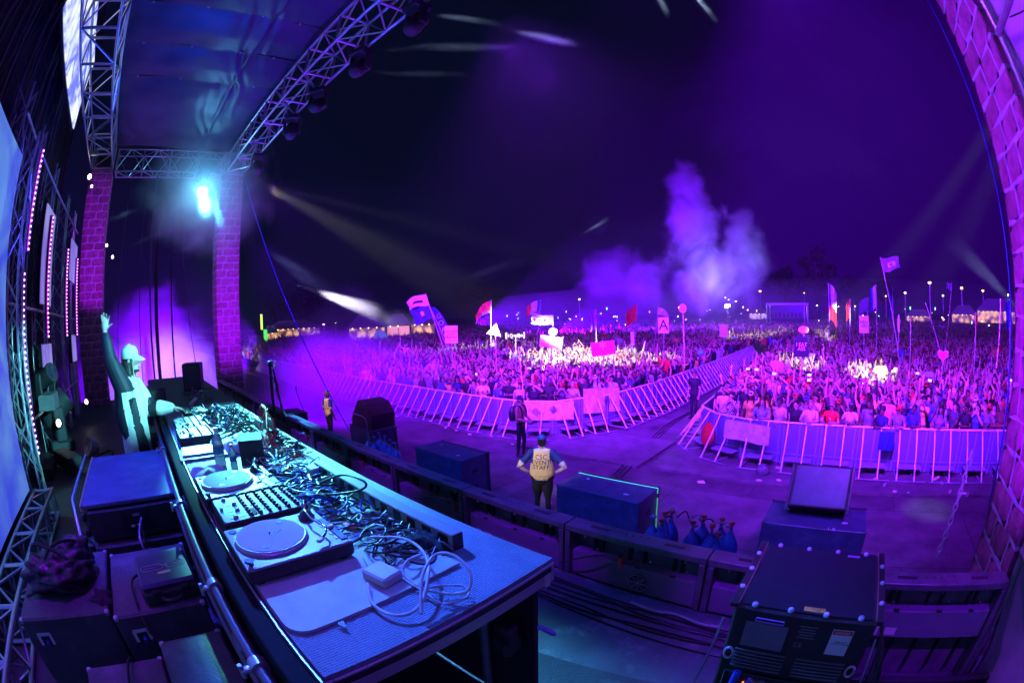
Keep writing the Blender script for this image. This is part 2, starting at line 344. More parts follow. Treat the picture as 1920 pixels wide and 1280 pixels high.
# ------------------------------------------------------------------ brick pillars
def brick_mat(name, a, b2, mort):
    return mat(name, a, .75, noise=.45, nscale=7, bump=.9, bscale=24), mat(name+'_mortar', mort, .7, noise=.25, nscale=11, bump=.7, bscale=30)
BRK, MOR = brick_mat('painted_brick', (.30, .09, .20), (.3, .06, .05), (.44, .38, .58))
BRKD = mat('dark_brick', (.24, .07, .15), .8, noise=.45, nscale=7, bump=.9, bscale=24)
def pillar(u0, u1, v0, v1, z0, z1, label, seed, bh=.235, bl=.40, wob=.005, jit=.0):
    rg = random.Random(seed); core = MB(); br = MB()
    t = thing('brick_pillar', label, 'pillar', ((u0+u1)/2, (v0+v1)/2, z0))
    cx, cy2 = (u1-u0)/2, (v1-v0)/2
    # core with uneven mortar
    core.box((0, 0, (z1-z0)/2), (2*cx-.012, 2*cy2-.012, z1-z0)); core.obj('mortar', MOR, t)
    z = 0; k = 0
    while z < z1-z0-.05:
        h = min(bh*rg.uniform(.9, 1.1), z1-z0-z)
        for (ax, L, off) in ((0, 2*cx, cy2), (0, 2*cx, -cy2), (1, 2*cy2, cx), (1, 2*cy2, -cx)):
            x = -L/2; first = True
            while x < L/2-.02:
                l = bl*rg.uniform(.8, 1.2)
                if first and k % 2: l *= .5
                first = False
                if L/2-(x+l) < .13: l = L/2-x
                l = min(l, L/2-x)
                gx = .010+rg.uniform(0, wob); e = .006+rg.uniform(0, .008)
                # irregular rounded block: 4x4 grid of bulged points
                nx, nz = 4, 4; V = []; F = []
                xa, xb = x+gx, x+l-gx; za, zb = z+.010+rg.uniform(0, wob), z+h-.010-rg.uniform(0, wob)
                if x <= -L/2+.001: xa = x-.004
                if x+l >= L/2-.001: xb = x+l+.004
                sl = rg.uniform(-1, 1)*jit
                for j in range(nz+1):
                    for i in range(nx+1):
                        a = i/nx; c = j/nz; edge = min(a, 1-a, c, 1-c)
                        d = -.006 if edge == 0 else e*(1-.4*(abs(a-.5)+abs(c-.5)))+rg.uniform(-.004, .004)
                        px = xa+(xb-xa)*a+rg.uniform(-.006, .006)*(0 if (a in (0, 1)) else 1); pz = za+(zb-za)*c+sl*(a-.5)*h+rg.uniform(-.006, .006)
                        if ax == 0: V.append((px, math.copysign(abs(off)+d, off), pz))
                        else: V.append((math.copysign(abs(off)+d, off), px, pz))
                for j in range(nz):
                    for i in range(nx):
                        q = (j*(nx+1)+i, j*(nx+1)+i+1, (j+1)*(nx+1)+i+1, (j+1)*(nx+1)+i)
                        if (ax == 0 and off > 0) or (ax == 1 and off < 0): q = q[::-1]
                        F.append(q)
                br.add(V, F, 1 if rg.random() < .25 else 0); x += l
        z += h; k += 1
    br.obj('brickwork', [BRK, BRKD], t, smooth=50); return t
PTOP = 9.0
pillar(U0-.8, U0, PV0, PV1, 0, PTOP, 'brick clad front pillar at the far end of the stage, lit magenta', 3)
pillar(U0-.8, U0, -2.1, -1.27, 0, PTOP, 'brick clad rear pillar behind the DJ, magenta above and brown below', 4)
pillar(URP, URP+.95, PV0, PV1, 0, PTOP, 'large curved looking stone pillar at the right edge beside the lilac tarpaulin', 5, bh=.225, bl=.36, wob=.006, jit=.18)

# ------------------------------------------------------------------ trusses
def truss(name, label, a, b, w, h, r=.026, bay=.62, m=ALU, up=(0, 0, 1), sides=8, rungs=True, group=None, upd=None):
    a = Vector(a); b = Vector(b); d = (b-a); L = d.length; d.normalize()
    upv = Vector(upd or ((0, 0, 1) if abs(d.z) < .9 else (0, 1, 0))); s = d.cross(upv).normalized(); upv = s.cross(d).normalized()
    t = thing(name, label, 'truss', a, group=group)
    P = lambda x, i, j: d*x + s*(w/2*i) + upv*(h/2*j)
    for i in (-1, 1):
        for j in (-1, 1): MB().cyl(P(0, i, j), P(L, i, j), r, sides).obj('chord', m, t, smooth=60)
    lac = MB(); n = max(2, round(L/bay)); rr = r*.55
    for k in range(n):
        x0, x1 = L*k/n, L*(k+1)/n; fl = k % 2
        for j in (-1, 1):
            A, B = (-1, 1) if (fl ^ (j > 0)) else (1, -1)
            lac.cyl(P(x0, A, j), P(x1, B, j), rr, 5)
        for i in (-1, 1):
            A, B = (-1, 1) if (fl ^ (i > 0)) else (1, -1)
            lac.cyl(P(x0, i, A), P(x1, i, B), rr, 5)
    lac.obj('lacing', m, t, smooth=60)
    if rungs:
        rg = MB()
        for k in range(0, n+1, 2 if bay < 1 else 1):
            x = min(L-.03, max(.03, L*k/n))
            for j in (-1, 1): rg.box(P(x, 0, j), (.06, .06, .06)) if False else rg.cyl(P(x, -1, j), P(x, 1, j), r*.9, 6)
            for i in (-1, 1): rg.cyl(P(x, i, -1), P(x, i, 1), r*.9, 6)
        rg.obj('frame', m, t, smooth=60)
    return t
TB, TT = 9.06, 9.68; tz = (TB+TT)/2; th = TT-TB
truss('stage_truss', 'long aluminium truss over the front edge of the stage lit violet', (U0+.02, 3.16, tz), (2.9, 3.16, tz), .62, th, .032, .66)
truss('stage_truss', 'long aluminium truss over the rear of the stage above the video wall', (U0+.02, -1.68, tz), (2.9, -1.68, tz), .80, th, .034, 1.2)
truss('stage_truss', 'short aluminium truss joining the two far brick pillars above the bright cyan lamp', (U0-.4, -1.2, tz), (U0-.4, 2.78, tz), .62, th+.1, .03, .5)
for (u, v, lb) in ((U0-.4, 3.1, 'front'), (U0-.4, -1.68, 'rear')):
    t = thing('corner_block', 'square aluminium truss corner on top of the %s far pillar' % lb, 'truss corner', (u, v, PTOP))
    mb = MB(); w = .33
    for i in (-1, 1):
        for j in (-1, 1): mb.cyl((i*w, j*w, 0), (i*w, j*w, .78), .032, 8)
    for z in (.03, .75):
        for i in (-1, 1): mb.cyl((i*w, -w, z), (i*w, w, z), .03, 8).cyl((-w, i*w, z), (w, i*w, z), .03, 8)
    mb.obj('frame', ALU, t, smooth=60)
    MB().box((0, 0, .39), (.5, .5, .5), bev=.03).obj('sleeve', BLKR, t)

# ------------------------------------------------------------------ roof tarpaulin with seams and wrinkles
def roof():
    t = thing('roof', 'black tarpaulin stage roof with seams and shiny creases', 'roof', (0, 0, 9.78))
    us = np.linspace(U0+.1, 3, 220); vs = np.linspace(-1.3, 2.86, 90); Ug, Vg = np.meshgrid(us, vs, indexing='ij')
    seams = [-14.4, -9.97, -8.55, -7.15, -5.7, -4.3, -2.9, -1.4, 0, 1.5]
    D = np.full_like(Ug, 9.)
    for s in seams: D = np.minimum(D, abs(Ug-s))
    sag = -.16*np.clip(D, 0, .7)**.5*np.sin(np.clip((Vg+1.3)/4.16, 0, 1)*math.pi)**.5
    rg = np.random.default_rng(3); W = np.zeros_like(Ug)
    for k in range(26):
        a = rg.uniform(0, math.pi); f = rg.uniform(2, 9); W += np.sin((Ug*np.cos(a)+Vg*np.sin(a))*f+rg.uniform(0, 6))/f
    W2 = np.zeros_like(Ug)
    for k in range(10):
        f = rg.uniform(14, 30); W2 += np.sin(Ug*f*.25+Vg*f+rg.uniform(0, 6)+2*np.sin(Ug*2))/f
    c = np.exp(-((Vg-1.72)/.45)**2)*(.35+np.exp(-(D/.4)**2))
    Z = sag + (.018*W) + .20*W2*c + .008*W2 - .04*np.exp(-((Vg-1.72)/.03)**2)
    V = np.stack([Ug, Vg, Z], -1).reshape(-1, 3); n, m = Ug.shape
    idx = np.arange(n*m).reshape(n, m); F = np.stack([idx[:-1, :-1], idx[:-1, 1:], idx[1:, 1:], idx[1:, :-1]], -1).reshape(-1, 4)
    mb = MB(); mb.v = [tuple(x) for x in V]; mb.f = [tuple(x) for x in F]; mb.m = [0]*len(F); mb.n = len(V)
    o = mb.obj('tarpaulin', TARP, t, smooth=180); 
    sm = MB()
    for s in seams[1:]: sm.box((s, .78, -.005), (.05, 4.1, .02))
    sm.box(((U0+3)/2, 1.72, -.07), (3-U0, .05, .02)); sm.obj('seam_strap', BLK, t)
    rv = MB()
    for s in seams[1:]:
        for v in (-.8, .35, 1.5, 2.3): rv.sph((s+.03, v, -.03), .03, 8, 6)
    rv.obj('clip', ALU, t)
    MB().box(((U0+3)/2, .78, .2), (3-U0, 4.6, .05)).obj('top_sheet', BLKR, t)
roof()

# ------------------------------------------------------------------ LED video walls
def led_mat(name, cols, strength, seed, sc=.9):
    m = bpy.data.materials.new(name); m.use_nodes = True; nt = m.node_tree; b = nt.nodes['Principled BSDF']
    b.inputs['Base Color'].default_value = (.02, .02, .02, 1); b.inputs['Roughness'].default_value = .4
    tc = nt.nodes.new('ShaderNodeTexCoord'); mp = nt.nodes.new('ShaderNodeMapping'); mp.inputs['Location'].default_value = (seed, seed*.7, 0)
    nz = nt.nodes.new('ShaderNodeTexNoise'); nz.inputs['Scale'].default_value = sc; nz.inputs['Detail'].default_value = 3; nz.inputs['Distortion'].default_value = 1.5
    rp = nt.nodes.new('ShaderNodeValToRGB'); e = rp.color_ramp.elements
    e[0].position = .35; e[0].color = (*cols[0], 1); e[1].position = .62; e[1].color = (*cols[1], 1)
    nt.links.new(tc.outputs['Object'], mp.inputs[0]); nt.links.new(mp.outputs[0], nz.inputs['Vector']); nt.links.new(nz.outputs['Fac'], rp.inputs[0])
    br = nt.nodes.new('ShaderNodeTexChecker'); br.inputs['Scale'].default_value = 130; br.inputs[1].default_value = (1, 1, 1, 1); br.inputs[2].default_value = (.82, .82, .82, 1)
    mu = nt.nodes.new('ShaderNodeMix'); mu.data_type = 'RGBA'; mu.blend_type = 'MULTIPLY'; mu.inputs[0].default_value = 1
    nt.links.new(tc.outputs['Object'], br.inputs[0]); nt.links.new(rp.outputs[0], mu.inputs[6]); nt.links.new(br.outputs[0], mu.inputs[7])
    nt.links.new(mu.outputs[2], b.inputs['Emission Color']); b.inputs['Emission Strength'].default_value = strength
    return m
LED1 = led_mat('led_screen_blue', ((.06, .10, 1.0), (.16, .36, 1.0)), .75, 1.7)
LED2 = led_mat('led_screen_white', ((.16, .2, 1.0), (.85, .95, 1.0)), 1.3, 5, 1.6)
LED3 = led_mat('led_screen_violet', ((.28, .2, .9), (.42, .38, 1.0)), .8, 9, .6)
t = thing('video_wall', 'big glowing blue video wall at the left edge of the stage', 'video wall', (-5.75, -2.0, 2.42))
MB().box((3.7, 0, 1.94), (7.4, .04, 3.86)).obj('screen', LED1, t)
MB().box((3.7, -.1, 1.94), (7.5, .14, 3.95)).obj('cabinet', BLK, t)
def small_screen(u0, u1, z0, z1, v, label, m=LED3, tilt=0):
    t = thing('video_panel', label, 'video panel', ((u0+u1)/2, v, z0)); w = u1-u0; h = z1-z0
    MB().box((0, 0, h/2), (w, .03, h-.02)).obj('screen', m, t); MB().box((0, -.06, h/2), (w+.06, .08, h+.04)).obj('cabinet', BLK, t)
small_screen(-10.0, -8.95, 4.75, 6.55, -2.2, 'upper lilac video panel behind the second strip of lights')
small_screen(-9.95, -9.0, 3.42, 4.05, -2.2, 'small lilac video panel low behind the second strip of lights')
small_screen(-13.9, -12.6, 5.55, 6.6, -2.15, 'lilac video panel just left of the rear brick pillar')
small_screen(-13.7, -13.0, 3.5, 4.2, -2.15, 'low pink and lilac video panel beside the base of the rear pillar')
small_screen(-11.4, -6.4, 9.05, 11.0, -2.45, 'bright blue and white video screen above the rear truss', LED2)
LIL = mat('lilac_backdrop', (.35, .3, .42), .6, noise=.15, nscale=2)
mb = MB(); mb.box((0, 0, .95), (1.5, .04, 1.9)); o = mb.obj('backdrop', LIL, loc=(-14.05, -2.35, DECK)); tag(o, 'smooth lilac grey backdrop sheet beside the base of the rear pillar', 'backdrop')

# ------------------------------------------------------------------ LED strips (batten with a row of glowing diodes)
DIO = mat('diode_pink', (.8, .3, .8), .4, emit=(1.0, .35, .9), estr=5)
DIOG = mat('diode_glow_strip', (.1, .02, .1), .5, emit=(.75, .02, .85), estr=1.1)
def strip(u, z0, z1, v, label, group='strips of pink lights beside the video wall'):
    t = thing('light_strip', label, 'light strip', (u, v, z0), group=group); h = z1-z0
    MB().box((-.03, -.03, h/2), (.22, .05, h)).obj('housing', BLUEP, t); MB().box((.06, .003, h/2), (.035, .012, h-.04)).obj('glow_strip', DIOG, t)
    mb = MB(); n = int(h/.075)
    for i in range(n): mb.sph((.06, .02, .04+(h-.08)*i/(n-1)), .016, 6, 4)
    mb.obj('diode', DIO, t)
for (u, z0, z1, lb) in ((-6.65, 5.26, 6.7, 'upper strip of pink lights nearest the video wall'), (-6.5, 2.66, 5.0, 'lower strip of pink lights nearest the video wall'),
        (-8.4, 4.13, 6.16, 'second strip of pink lights from the video wall'), (-10.7, 4.14, 6.0, 'third strip of pink lights from the video wall'),
        (-12.5, 4.15, 6.06, 'fourth strip of pink lights just left of the rear pillar')):
    strip(u, z0, z1, -1.9, lb)
for i, (u, z0, z1) in enumerate(((-16.6, 6.1, 9.3), (-17.6, 6.0, 9.1), (-16.9, 3.2, 5.6), (-18.2, 3.2, 5.2), (-19.6, 3.2, 5.0), (-21, 3.2, 4.9))):
    strip(u, z0, z1, -1.9, ['tall upper strip of pink lights right of the rear pillar', 'second upper strip of pink lights right of the rear pillar', 'lower strip of pink lights right of the rear pillar', 'faint strip of pink lights behind the raised hand', 'strip of pink lights far beyond the raised hand', 'farthest strip of pink lights beyond the rear pillar'][i], 'strips of pink lights beyond the rear pillar')

# ------------------------------------------------------------------ scaffolding and trusses behind the light strips
for i, (u, w) in enumerate(((-6.05, .3), (-7.5, .3), (-9.4, .3), (-11.6, .3), (-13.2, .3))):
    truss('tower_truss', ['vertical truss tower right beside the video wall', 'vertical truss tower behind the first strip of lights', 'vertical truss tower behind the second strip of lights', 'vertical truss tower behind the third strip of lights', 'vertical truss tower beside the rear brick pillar'][i], (u, -2.35, DECK), (u, -2.35, 7.4), w, w, .02, .4, STEEL, rungs=False, group='truss towers behind the lights')
for i, (u, v) in enumerate(((-3.2, -2.2), (-4.6, -2.5), (-5.9, -2.6), (-7.4, -2.7), (-9.2, -2.7))):
    truss('hanging_truss', ['dark truss rising at the top left corner', 'second dark truss from the top left corner', 'third dark truss from the top left corner', 'dark truss left of the bright upper screen', 'dark truss behind the bright upper screen'][i], (u, v, 6.5), (u-.6, v-.2, 12), .42, .42, .026, .9, DKGREY, rungs=False, group='dark trusses above the video wall')
CLOTHB = mat('black_drape', (.012, .008, .016), .85, noise=.4, nscale=3)
mb = MB(); n = 160
V = []; 
for i in range(n+1):
    u = -15+17*i/n; d = .08*math.sin(i*1.3)+.05*math.sin(i*2.9)
    V += [(u, -3.2+d, 0), (u, -3.2+d*.6, 14)]
mb.add(V, [(2*i, 2*i+1, 2*i+3, 2*i+2) for i in range(n)]); tag(mb.obj('backdrop_curtain', CLOTHB, smooth=180), 'black cloth curtain hanging behind the whole stage', 'curtain')
# horizontal tubes between the towers
for i, z in enumerate((3.0, 4.6, 6.9)):
    mb = MB(); mb.cyl((-13.6, -2.12, z), (-5.8, -2.12, z), .024, 8); tag(mb.obj('scaffold_tube', STEEL, smooth=60), ['lowest', 'middle', 'topmost'][i]+' horizontal steel tube across the truss towers', 'scaffold tube')
# truss lying along the foot of the video wall
truss('floor_truss', 'aluminium truss lying along the foot of the blue video wall', (-5.75, -1.74, DECK+.17), (-1.3, -1.74, DECK+.17), .29, .29, .025, .33)
truss('upright_truss', 'short upright truss at the corner of the blue video wall', (-5.9, -1.92, DECK), (-5.9, -1.92, 6.6), .26, .26, .022, .4, STEEL, rungs=False)
# cables dropped between pillars
for i, (u, v0_, v1_, zt) in enumerate(((U0-.5, -.5, -.9, 9), (U0-.5, .1, .0, 9), (U0-.4, .4, .45, 9), (U0-.5, 1.3, 2.1, 9))):
    mb = MB(); mb.tube(catenary((u, v0_, zt), (u, v1_, 1.6), -.02, 8), .012 if i != 2 else .03, 6); tag(mb.obj('hanging_cable', CABLE), ['thin cable slanting left between the far pillars', 'thin straight cable left of the thick mast between the far pillars', 'thick dark mast between the far pillars', 'thin cable slanting right under the cyan lamp'][i], 'cable')
for i, (u, v, r) in enumerate(((-21, .9, .09), (-19, 1.5, .035))):
    mb = MB(); mb.tube([(u, v, 0), (u, v, 14)], r, 8); tag(mb.obj('mast', BLK), ['thick dark mast standing in the smoke behind the DJ', 'thin dark mast standing in the smoke behind the DJ'][i], 'mast')
mb = MB(); mb.tube(catenary((U0, 3.5, 8.9), (-13.5, 7.0, .02), .25), .02, 6); tag(mb.obj('guy_rope', CABLEB), 'blue guy rope from the top of the far front pillar down to the pit', 'rope')
mb = MB(); mb.tube(catenary((1.52, 3.6, 8.9), (1.65, 3.62, 2.6), 0), .008, 6); tag(mb.obj('guy_rope', CABLEB), 'thin violet rope hanging along the left side of the right pillar', 'rope')
# chain
t = MB(); a = Vector((1.03, 3.0, 2.5)); b = Vector((1.12, 3.05, 3.25)); n = 15
for i in range(n):
    p = a.lerp(b, i/n); d = (b-a).normalized(); s = d.cross((0, 1, 0) if i % 2 else (1, 0, 0)).normalized()
    t.tube([p+d*math.cos(x)*.034+s*math.sin(x)*.017 for x in [k*math.pi/5 for k in range(10)]], .006, 5, closed=True)
tag(t.obj('chain', STEEL, smooth=60), 'hanging steel chain left of the right pillar', 'chain')

# ------------------------------------------------------------------ tarpaulin side wall right of the stage
TENT = mat('lilac_tarpaulin', (.42, .36, .5), .42, noise=.2, nscale=2.2, bump=.9, bscale=3)
mb = MB(); V = []; nu, nz = 30, 60
for j in range(nz+1):
    z = 0+12*j/nz
    for i in range(nu+1):
        v = 2.67-4.5*i/nu; V.append((1.72+.16*i/nu+.06*math.sin(z*1.7+v*2)+.04*math.sin(z*4+v*5), v, z))
mb.add(V, [(j*(nu+1)+i, j*(nu+1)+i+1, (j+1)*(nu+1)+i+1, (j+1)*(nu+1)+i) for j in range(nz) for i in range(nu)])
t = thing('side_wall', 'wrinkled lilac tarpaulin side wall behind the right pillar', 'side wall', (0, 0, 0)); mb.obj('tarpaulin', TENT, t, smooth=180)
fr = MB(); fr.cyl((1.66, 2.62, 0), (1.66, 2.62, 9.4), .03, 8)
for z in (2.72, 5.8, 8.2): fr.cyl((1.64, 2.62, z), (1.8, -1.8, z), .028, 8)
fr.obj('tube_frame', ALU, t, smooth=60)
cb = MB()
for k in range(7): cb.tube(catenary((1.6, 2.55-.1*k, 3+k*.9), (1.66, .6-.12*k, 2.6+k*1.05), .25), .006, 5)
cb.obj('tie_cord', CABLE, t)
# ------------------------------------------------------------------ row of LED panels seen from behind, along the front of the stage
PANF = mat('panel_frame_paint', (.15, .155, .17), .36, .3, noise=.35, nscale=8, bump=.2, bscale=60)
PANB = mat('panel_back_plate', (.16, .14, .17), .5, noise=.4, nscale=5)
PANL = mat('panel_light_plate', (.20, .19, .24), .5, noise=.12)
def make_panel(label, n):
    W = 1.14; t = thing('led_panel', label, 'led panel', (0, 2.5, 1.62), group='video panels along the front edge of the stage')
    ztop = .92                                     # top at 2.54
    mb = MB(); mb.box((0, .115, ztop-.025), (W-.012, .15, .05), bev=.004); mb.obj('top_bar', PANF, t)
    mb = MB(); 
    for x in (-.30, .30): mb.box((x, .115, ztop+.0015), (.15, .035, .003), 0, bev=.001)
    mb.obj('handle_slot', BLK, t)
    mb = MB()
    for x in (-.08, -.03, .03, .08): mb.cyl((x, .12+.02*(x > 0), ztop-.001), (x, .12+.02*(x > 0), ztop+.005), .006, 8)
    mb.obj('bolt', CHROME, t, smooth=60)
    mb = MB(); mb.box((0, .19, ztop/2), (W-.02, .01, ztop-.06)); mb.obj('back_plate', PANB, t)
    mb = MB()
    for x in (-W/2+.03, W/2-.03): mb.box((x, .10, ztop/2-.03), (.045, .13, ztop-.055), bev=.004)
    mb.box((0, .10, .05), (W-.11, .13, .05), bev=.004)
    mb.obj('side_post', PANF, t)
    mb = MB()
    for x in (-.36, -.30, -.06, .06, .30, .36): mb.box((x, .165, .78), (.022, .035, .20))
    for x in (-.4, -.2, 0, .2, .4): mb.box((x, .165, .28), (.02, .035, .3))
    mb.obj('rib', BLK, t)
    mb = MB(); mb.box((0, .125, .585), (W-.115, .11, .22), bev=.006); mb.obj('power_box', PANL, t)
    mb = MB()
    for x in (-.42, .02, .4): mb.cyl((x, .10, ztop-.055), (x, .10, ztop-.10), .014, 8)
    for x, z in ((-.33, .72), (.12, .73), (.41, .72), (-.2, .70), (-.45, .45), (.3, .44)): mb.sph((x, .135, z), (.010, .008, .014), 6, 5)
    for x in (-.3, .05, .33): mb.box((x, .07, .70), (.045, .012, .010))
    mb.obj('latch', CHROME, t, smooth=60)
    if n % 3 == 0:
        mb = MB(); mb.box((-.4, .068, .53), (.05, .002, .07)); mb.box((-.28, .068, .53), (.09, .002, .06)); mb.obj('sticker', PAPER, t)
    return t
N = 14
pl = []
for i in range(N):
    pl.append(make_panel('', i)); pl[-1].location.x = 1.03-1.14*i
    far = ['end panel of the row, at the right pillar', 'second from the right pillar, behind the projector case', 'just left of the projector case, with fan and orange plug', 'panel in front of the large guarded subwoofers on the right', 'panel nearest the security guard with lettering on his back',
           'panel behind the end of the light bar', 'panel in front of the low double subwoofer', 'panel behind the middle of the light bar', 'panel in front of the blue gas bottles on the left', 'panel beside the box of red plugs',
           'panel in front of the slanting microphone stand', 'panel beside the far mixers', 'panel in front of the far brick pillar', 'farthest panel of the row by the two monitor speakers'][i]
    pl[-1]['label'] = 'black video panel: ' + far
# fan guard, orange plugs and their leads on the panels
p = at(1182, 1104, 2.21); t = thing('fan_guard', 'round violet wire fan guard low on the panel row', 'fan guard', (p.x, 2.548, 2.2))
mb = MB()
for r in (.07, .05, .03): mb.tube([(r*math.cos(a), 0, r*math.sin(a)) for a in [k*math.pi/10 for k in range(20)]], .003, 5, closed=True)
for k in range(4): a = k*math.pi/4; mb.cyl((-.07*math.cos(a), 0, -.07*math.sin(a)), (.07*math.cos(a), 0, .07*math.sin(a)), .003, 5)
mb.obj('wire_ring', ALU, t, smooth=60); MB().cyl((0, .004, 0), (0, .03, 0), .066, 20).obj('fan', BLK, t)
for i, (x, y, x2, y2, lb) in enumerate(((1163, 1052, 1050, 1060, 'orange plug on the panel left of the black projector case'), (854, 948, 765, 960, 'red plug on the panel in front of the low double subwoofer'), (680, 868, 640, 880, 'red plug on the panel behind the light bar'), (576, 820, 560, 840, 'small red plug on the panel beside the box of red plugs'))):
    d = ray(x, y); k = 2.56/d.y; p = Vector((0, 0, CAMZ))+d*k
    t = thing('power_plug', lb, 'plug', p); mb = MB(); mb.cyl((0, 0, -.025), (0, 0, .03), .018, 12).cyl((0, 0, -.06), (0, 0, -.025), .009, 10); mb.obj('shell', ORANGE if i == 0 else RED, t, smooth=60)
    d2 = ray(x2, y2); q = Vector((0, 0, CAMZ))+d2*(2.5/d2.y); q.z = max(q.z, 2.2)
    MB().tube(spline([(0, 0, .03), (-.03, -.03, .07), ((q-p)*.5+Vector((0, -.06, .08))), q-p], 6), .0065, 6).obj('lead', CABLE, t, smooth=60)

# ------------------------------------------------------------------ DJ table on casters
TZ = 3.15
def carpet_mat(name, col):
    m = mat(name, col, .5, noise=.2, nscale=4); nt = m.node_tree; b = nt.nodes['Principled BSDF']
    tc = nt.nodes.new('ShaderNodeTexCoord'); v = nt.nodes.new('ShaderNodeTexVoronoi'); v.inputs['Scale'].default_value = 88; v.inputs['Randomness'].default_value = .25
    bp = nt.nodes.new('ShaderNodeBump'); bp.inputs['Strength'].default_value = 1; bp.inputs['Distance'].default_value = .006; bp.invert = True
    nt.links.new(tc.outputs['Object'], v.inputs['Vector']); nt.links.new(v.outputs['Distance'], bp.inputs['Height']); nt.links.new(bp.outputs[0], b.inputs['Normal'])
    mr = nt.nodes.new('ShaderNodeMapRange'); mr.inputs[1].default_value = .0; mr.inputs[2].default_value = .55; mr.inputs[3].default_value = .7; mr.inputs[4].default_value = 1.1
    src = b.inputs['Base Color'].links[0].from_socket; mu = nt.nodes.new('ShaderNodeMix'); mu.data_type = 'RGBA'; mu.blend_type = 'MULTIPLY'; mu.inputs[0].default_value = 1
    cc = nt.nodes.new('ShaderNodeCombineColor'); nt.links.new(v.outputs['Distance'], mr.inputs[0])
    for i in range(3): nt.links.new(mr.outputs[0], cc.inputs[i])
    nt.links.new(src, mu.inputs[6]); nt.links.new(cc.outputs[0], mu.inputs[7]); nt.links.new(mu.outputs[2], b.inputs['Base Color'])
    return m
HEX = carpet_mat('studded_plywood', (.20, .23, .28))
TU0, TU1, TV0, TV1 = -6.0, -.955, .25, 1.27
t = thing('dj_table', 'long rolling platform with a studded top that carries the turntables', 'table', ((TU0+TU1)/2, (TV0+TV1)/2, DECK)); cx = (TU0+TU1)/2; cv = (TV0+TV1)/2; L = TU1-TU0; W = TV1-TV0
MB().box((0, 0, TZ-DECK-.011), (L-.012, W-.012, .022)).obj('table_top', HEX, t)
mb = MB(); 
for s in (-1, 1): mb.box((0, s*(W/2-.015), TZ-DECK-.066), (L, .03, .09), bev=.004); mb.box((s*(L/2-.015), 0, TZ-DECK-.066), (.03, W-.062, .09), bev=.004)
mb.obj('edge_channel', SILVER, t)
mb = MB(); mb.box((L/2+.004, 0, TZ-DECK-.04), (.006, W-.06, .022)); mb.obj('edge_slot', BLK, t)
mb = MB(); mb.box((L/2+.004, W/2-.05, TZ-DECK-.085), (.004, .03, .06)); mb.obj('end_plate', PAPER, t)
mb = MB()
for x in (-2.2, -.8, .8, 2.2):
    for y in (-.4, .4): mb.cyl((x, y, .1), (x, y, TZ-DECK-.1), .025, 8)
mb.obj('leg', ALU, t, smooth=60)
for (x, y) in ((L/2-.12, .34), (L/2-.12, -.34), (-L/2+.2, .34)):
    mb = MB(); mb.tube([(x-.03, y, .62), (x+.03, y, .62)], .06, 18); mb.box((x, y, .69), (.09, .07, .1), bev=.01); mb.obj('caster', RUB, t, smooth=50)
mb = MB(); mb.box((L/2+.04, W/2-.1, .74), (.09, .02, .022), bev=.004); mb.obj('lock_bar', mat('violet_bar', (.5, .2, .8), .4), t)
mb = MB(); mb.box((0, W/2-.06, .5), (L-.1, .03, .85)); mb.obj('front_cloth', CLOTHB, t)
# black riser beyond the table
t = thing('riser', 'black riser beyond the far end of the DJ table carrying the far mixers cables', 'riser', (-8.3, .75, DECK)); MB().box((0, 0, .5), (4.4, 1.25, 1.0), bev=.01).obj('platform', BLKR, t)
# scaffold rail and dark beam along the near edge
t = thing('front_rail', 'violet lit steel pipe and dark beam along the near side of the DJ table', 'rail', (0, 0, 0))
MB().box((-3.6, .195, 3.10), (5.8, .075, .10), bev=.006).obj('beam', mat('matt_black', (.015, .015, .018), .85, spec=.15), t)
MB().box((-3.6, .238, 3.155), (5.8, .006, .02)).obj('edge_strip', SILVER, t)
MB().cyl((-7, .115, 3.03), (-.7, .115, 3.03), .024, 14).obj('pipe', mat('painted_pipe', (.13, .11, .15), .45), t, smooth=60)
MB().cyl((-7, .095, 2.90), (-.7, .095, 2.90), .020, 12).obj('pipe', MATS['painted_pipe'], t, smooth=60)
for u in (-4.4, -2.9, -1.83, -1.24):
    mb = MB(); mb.cyl((u-.025, .115, 3.03), (u+.025, .115, 3.03), .036, 12); mb.box((u, .07, 3.03), (.03, .05, .02), bev=.004); mb.cyl((u, .05, 3.0), (u, .05, 3.06), .010, 8); mb.obj('pipe_coupler', STEEL, t, smooth=50)
mb = MB()
for u in (-6.2, -4.7, -3.0, -1.5): mb.cyl((u, .11, DECK), (u, .11, 3.0), .022, 10)
mb.obj('post', STEEL, t, smooth=60)
for i in range(2):
    pts = [(-4.6+.5*k, .13-.02*math.sin(k*1.1+i), 2.97-.05*i-.03*math.sin(k*.9+i*2)) for k in range(8)]
    tag(MB().tube(spline(pts, 5), .010, 6).obj('cable', CABLE, smooth=60), ['upper', 'lower'][i]+' black cable strapped along the steel pipe of the table', 'cable')

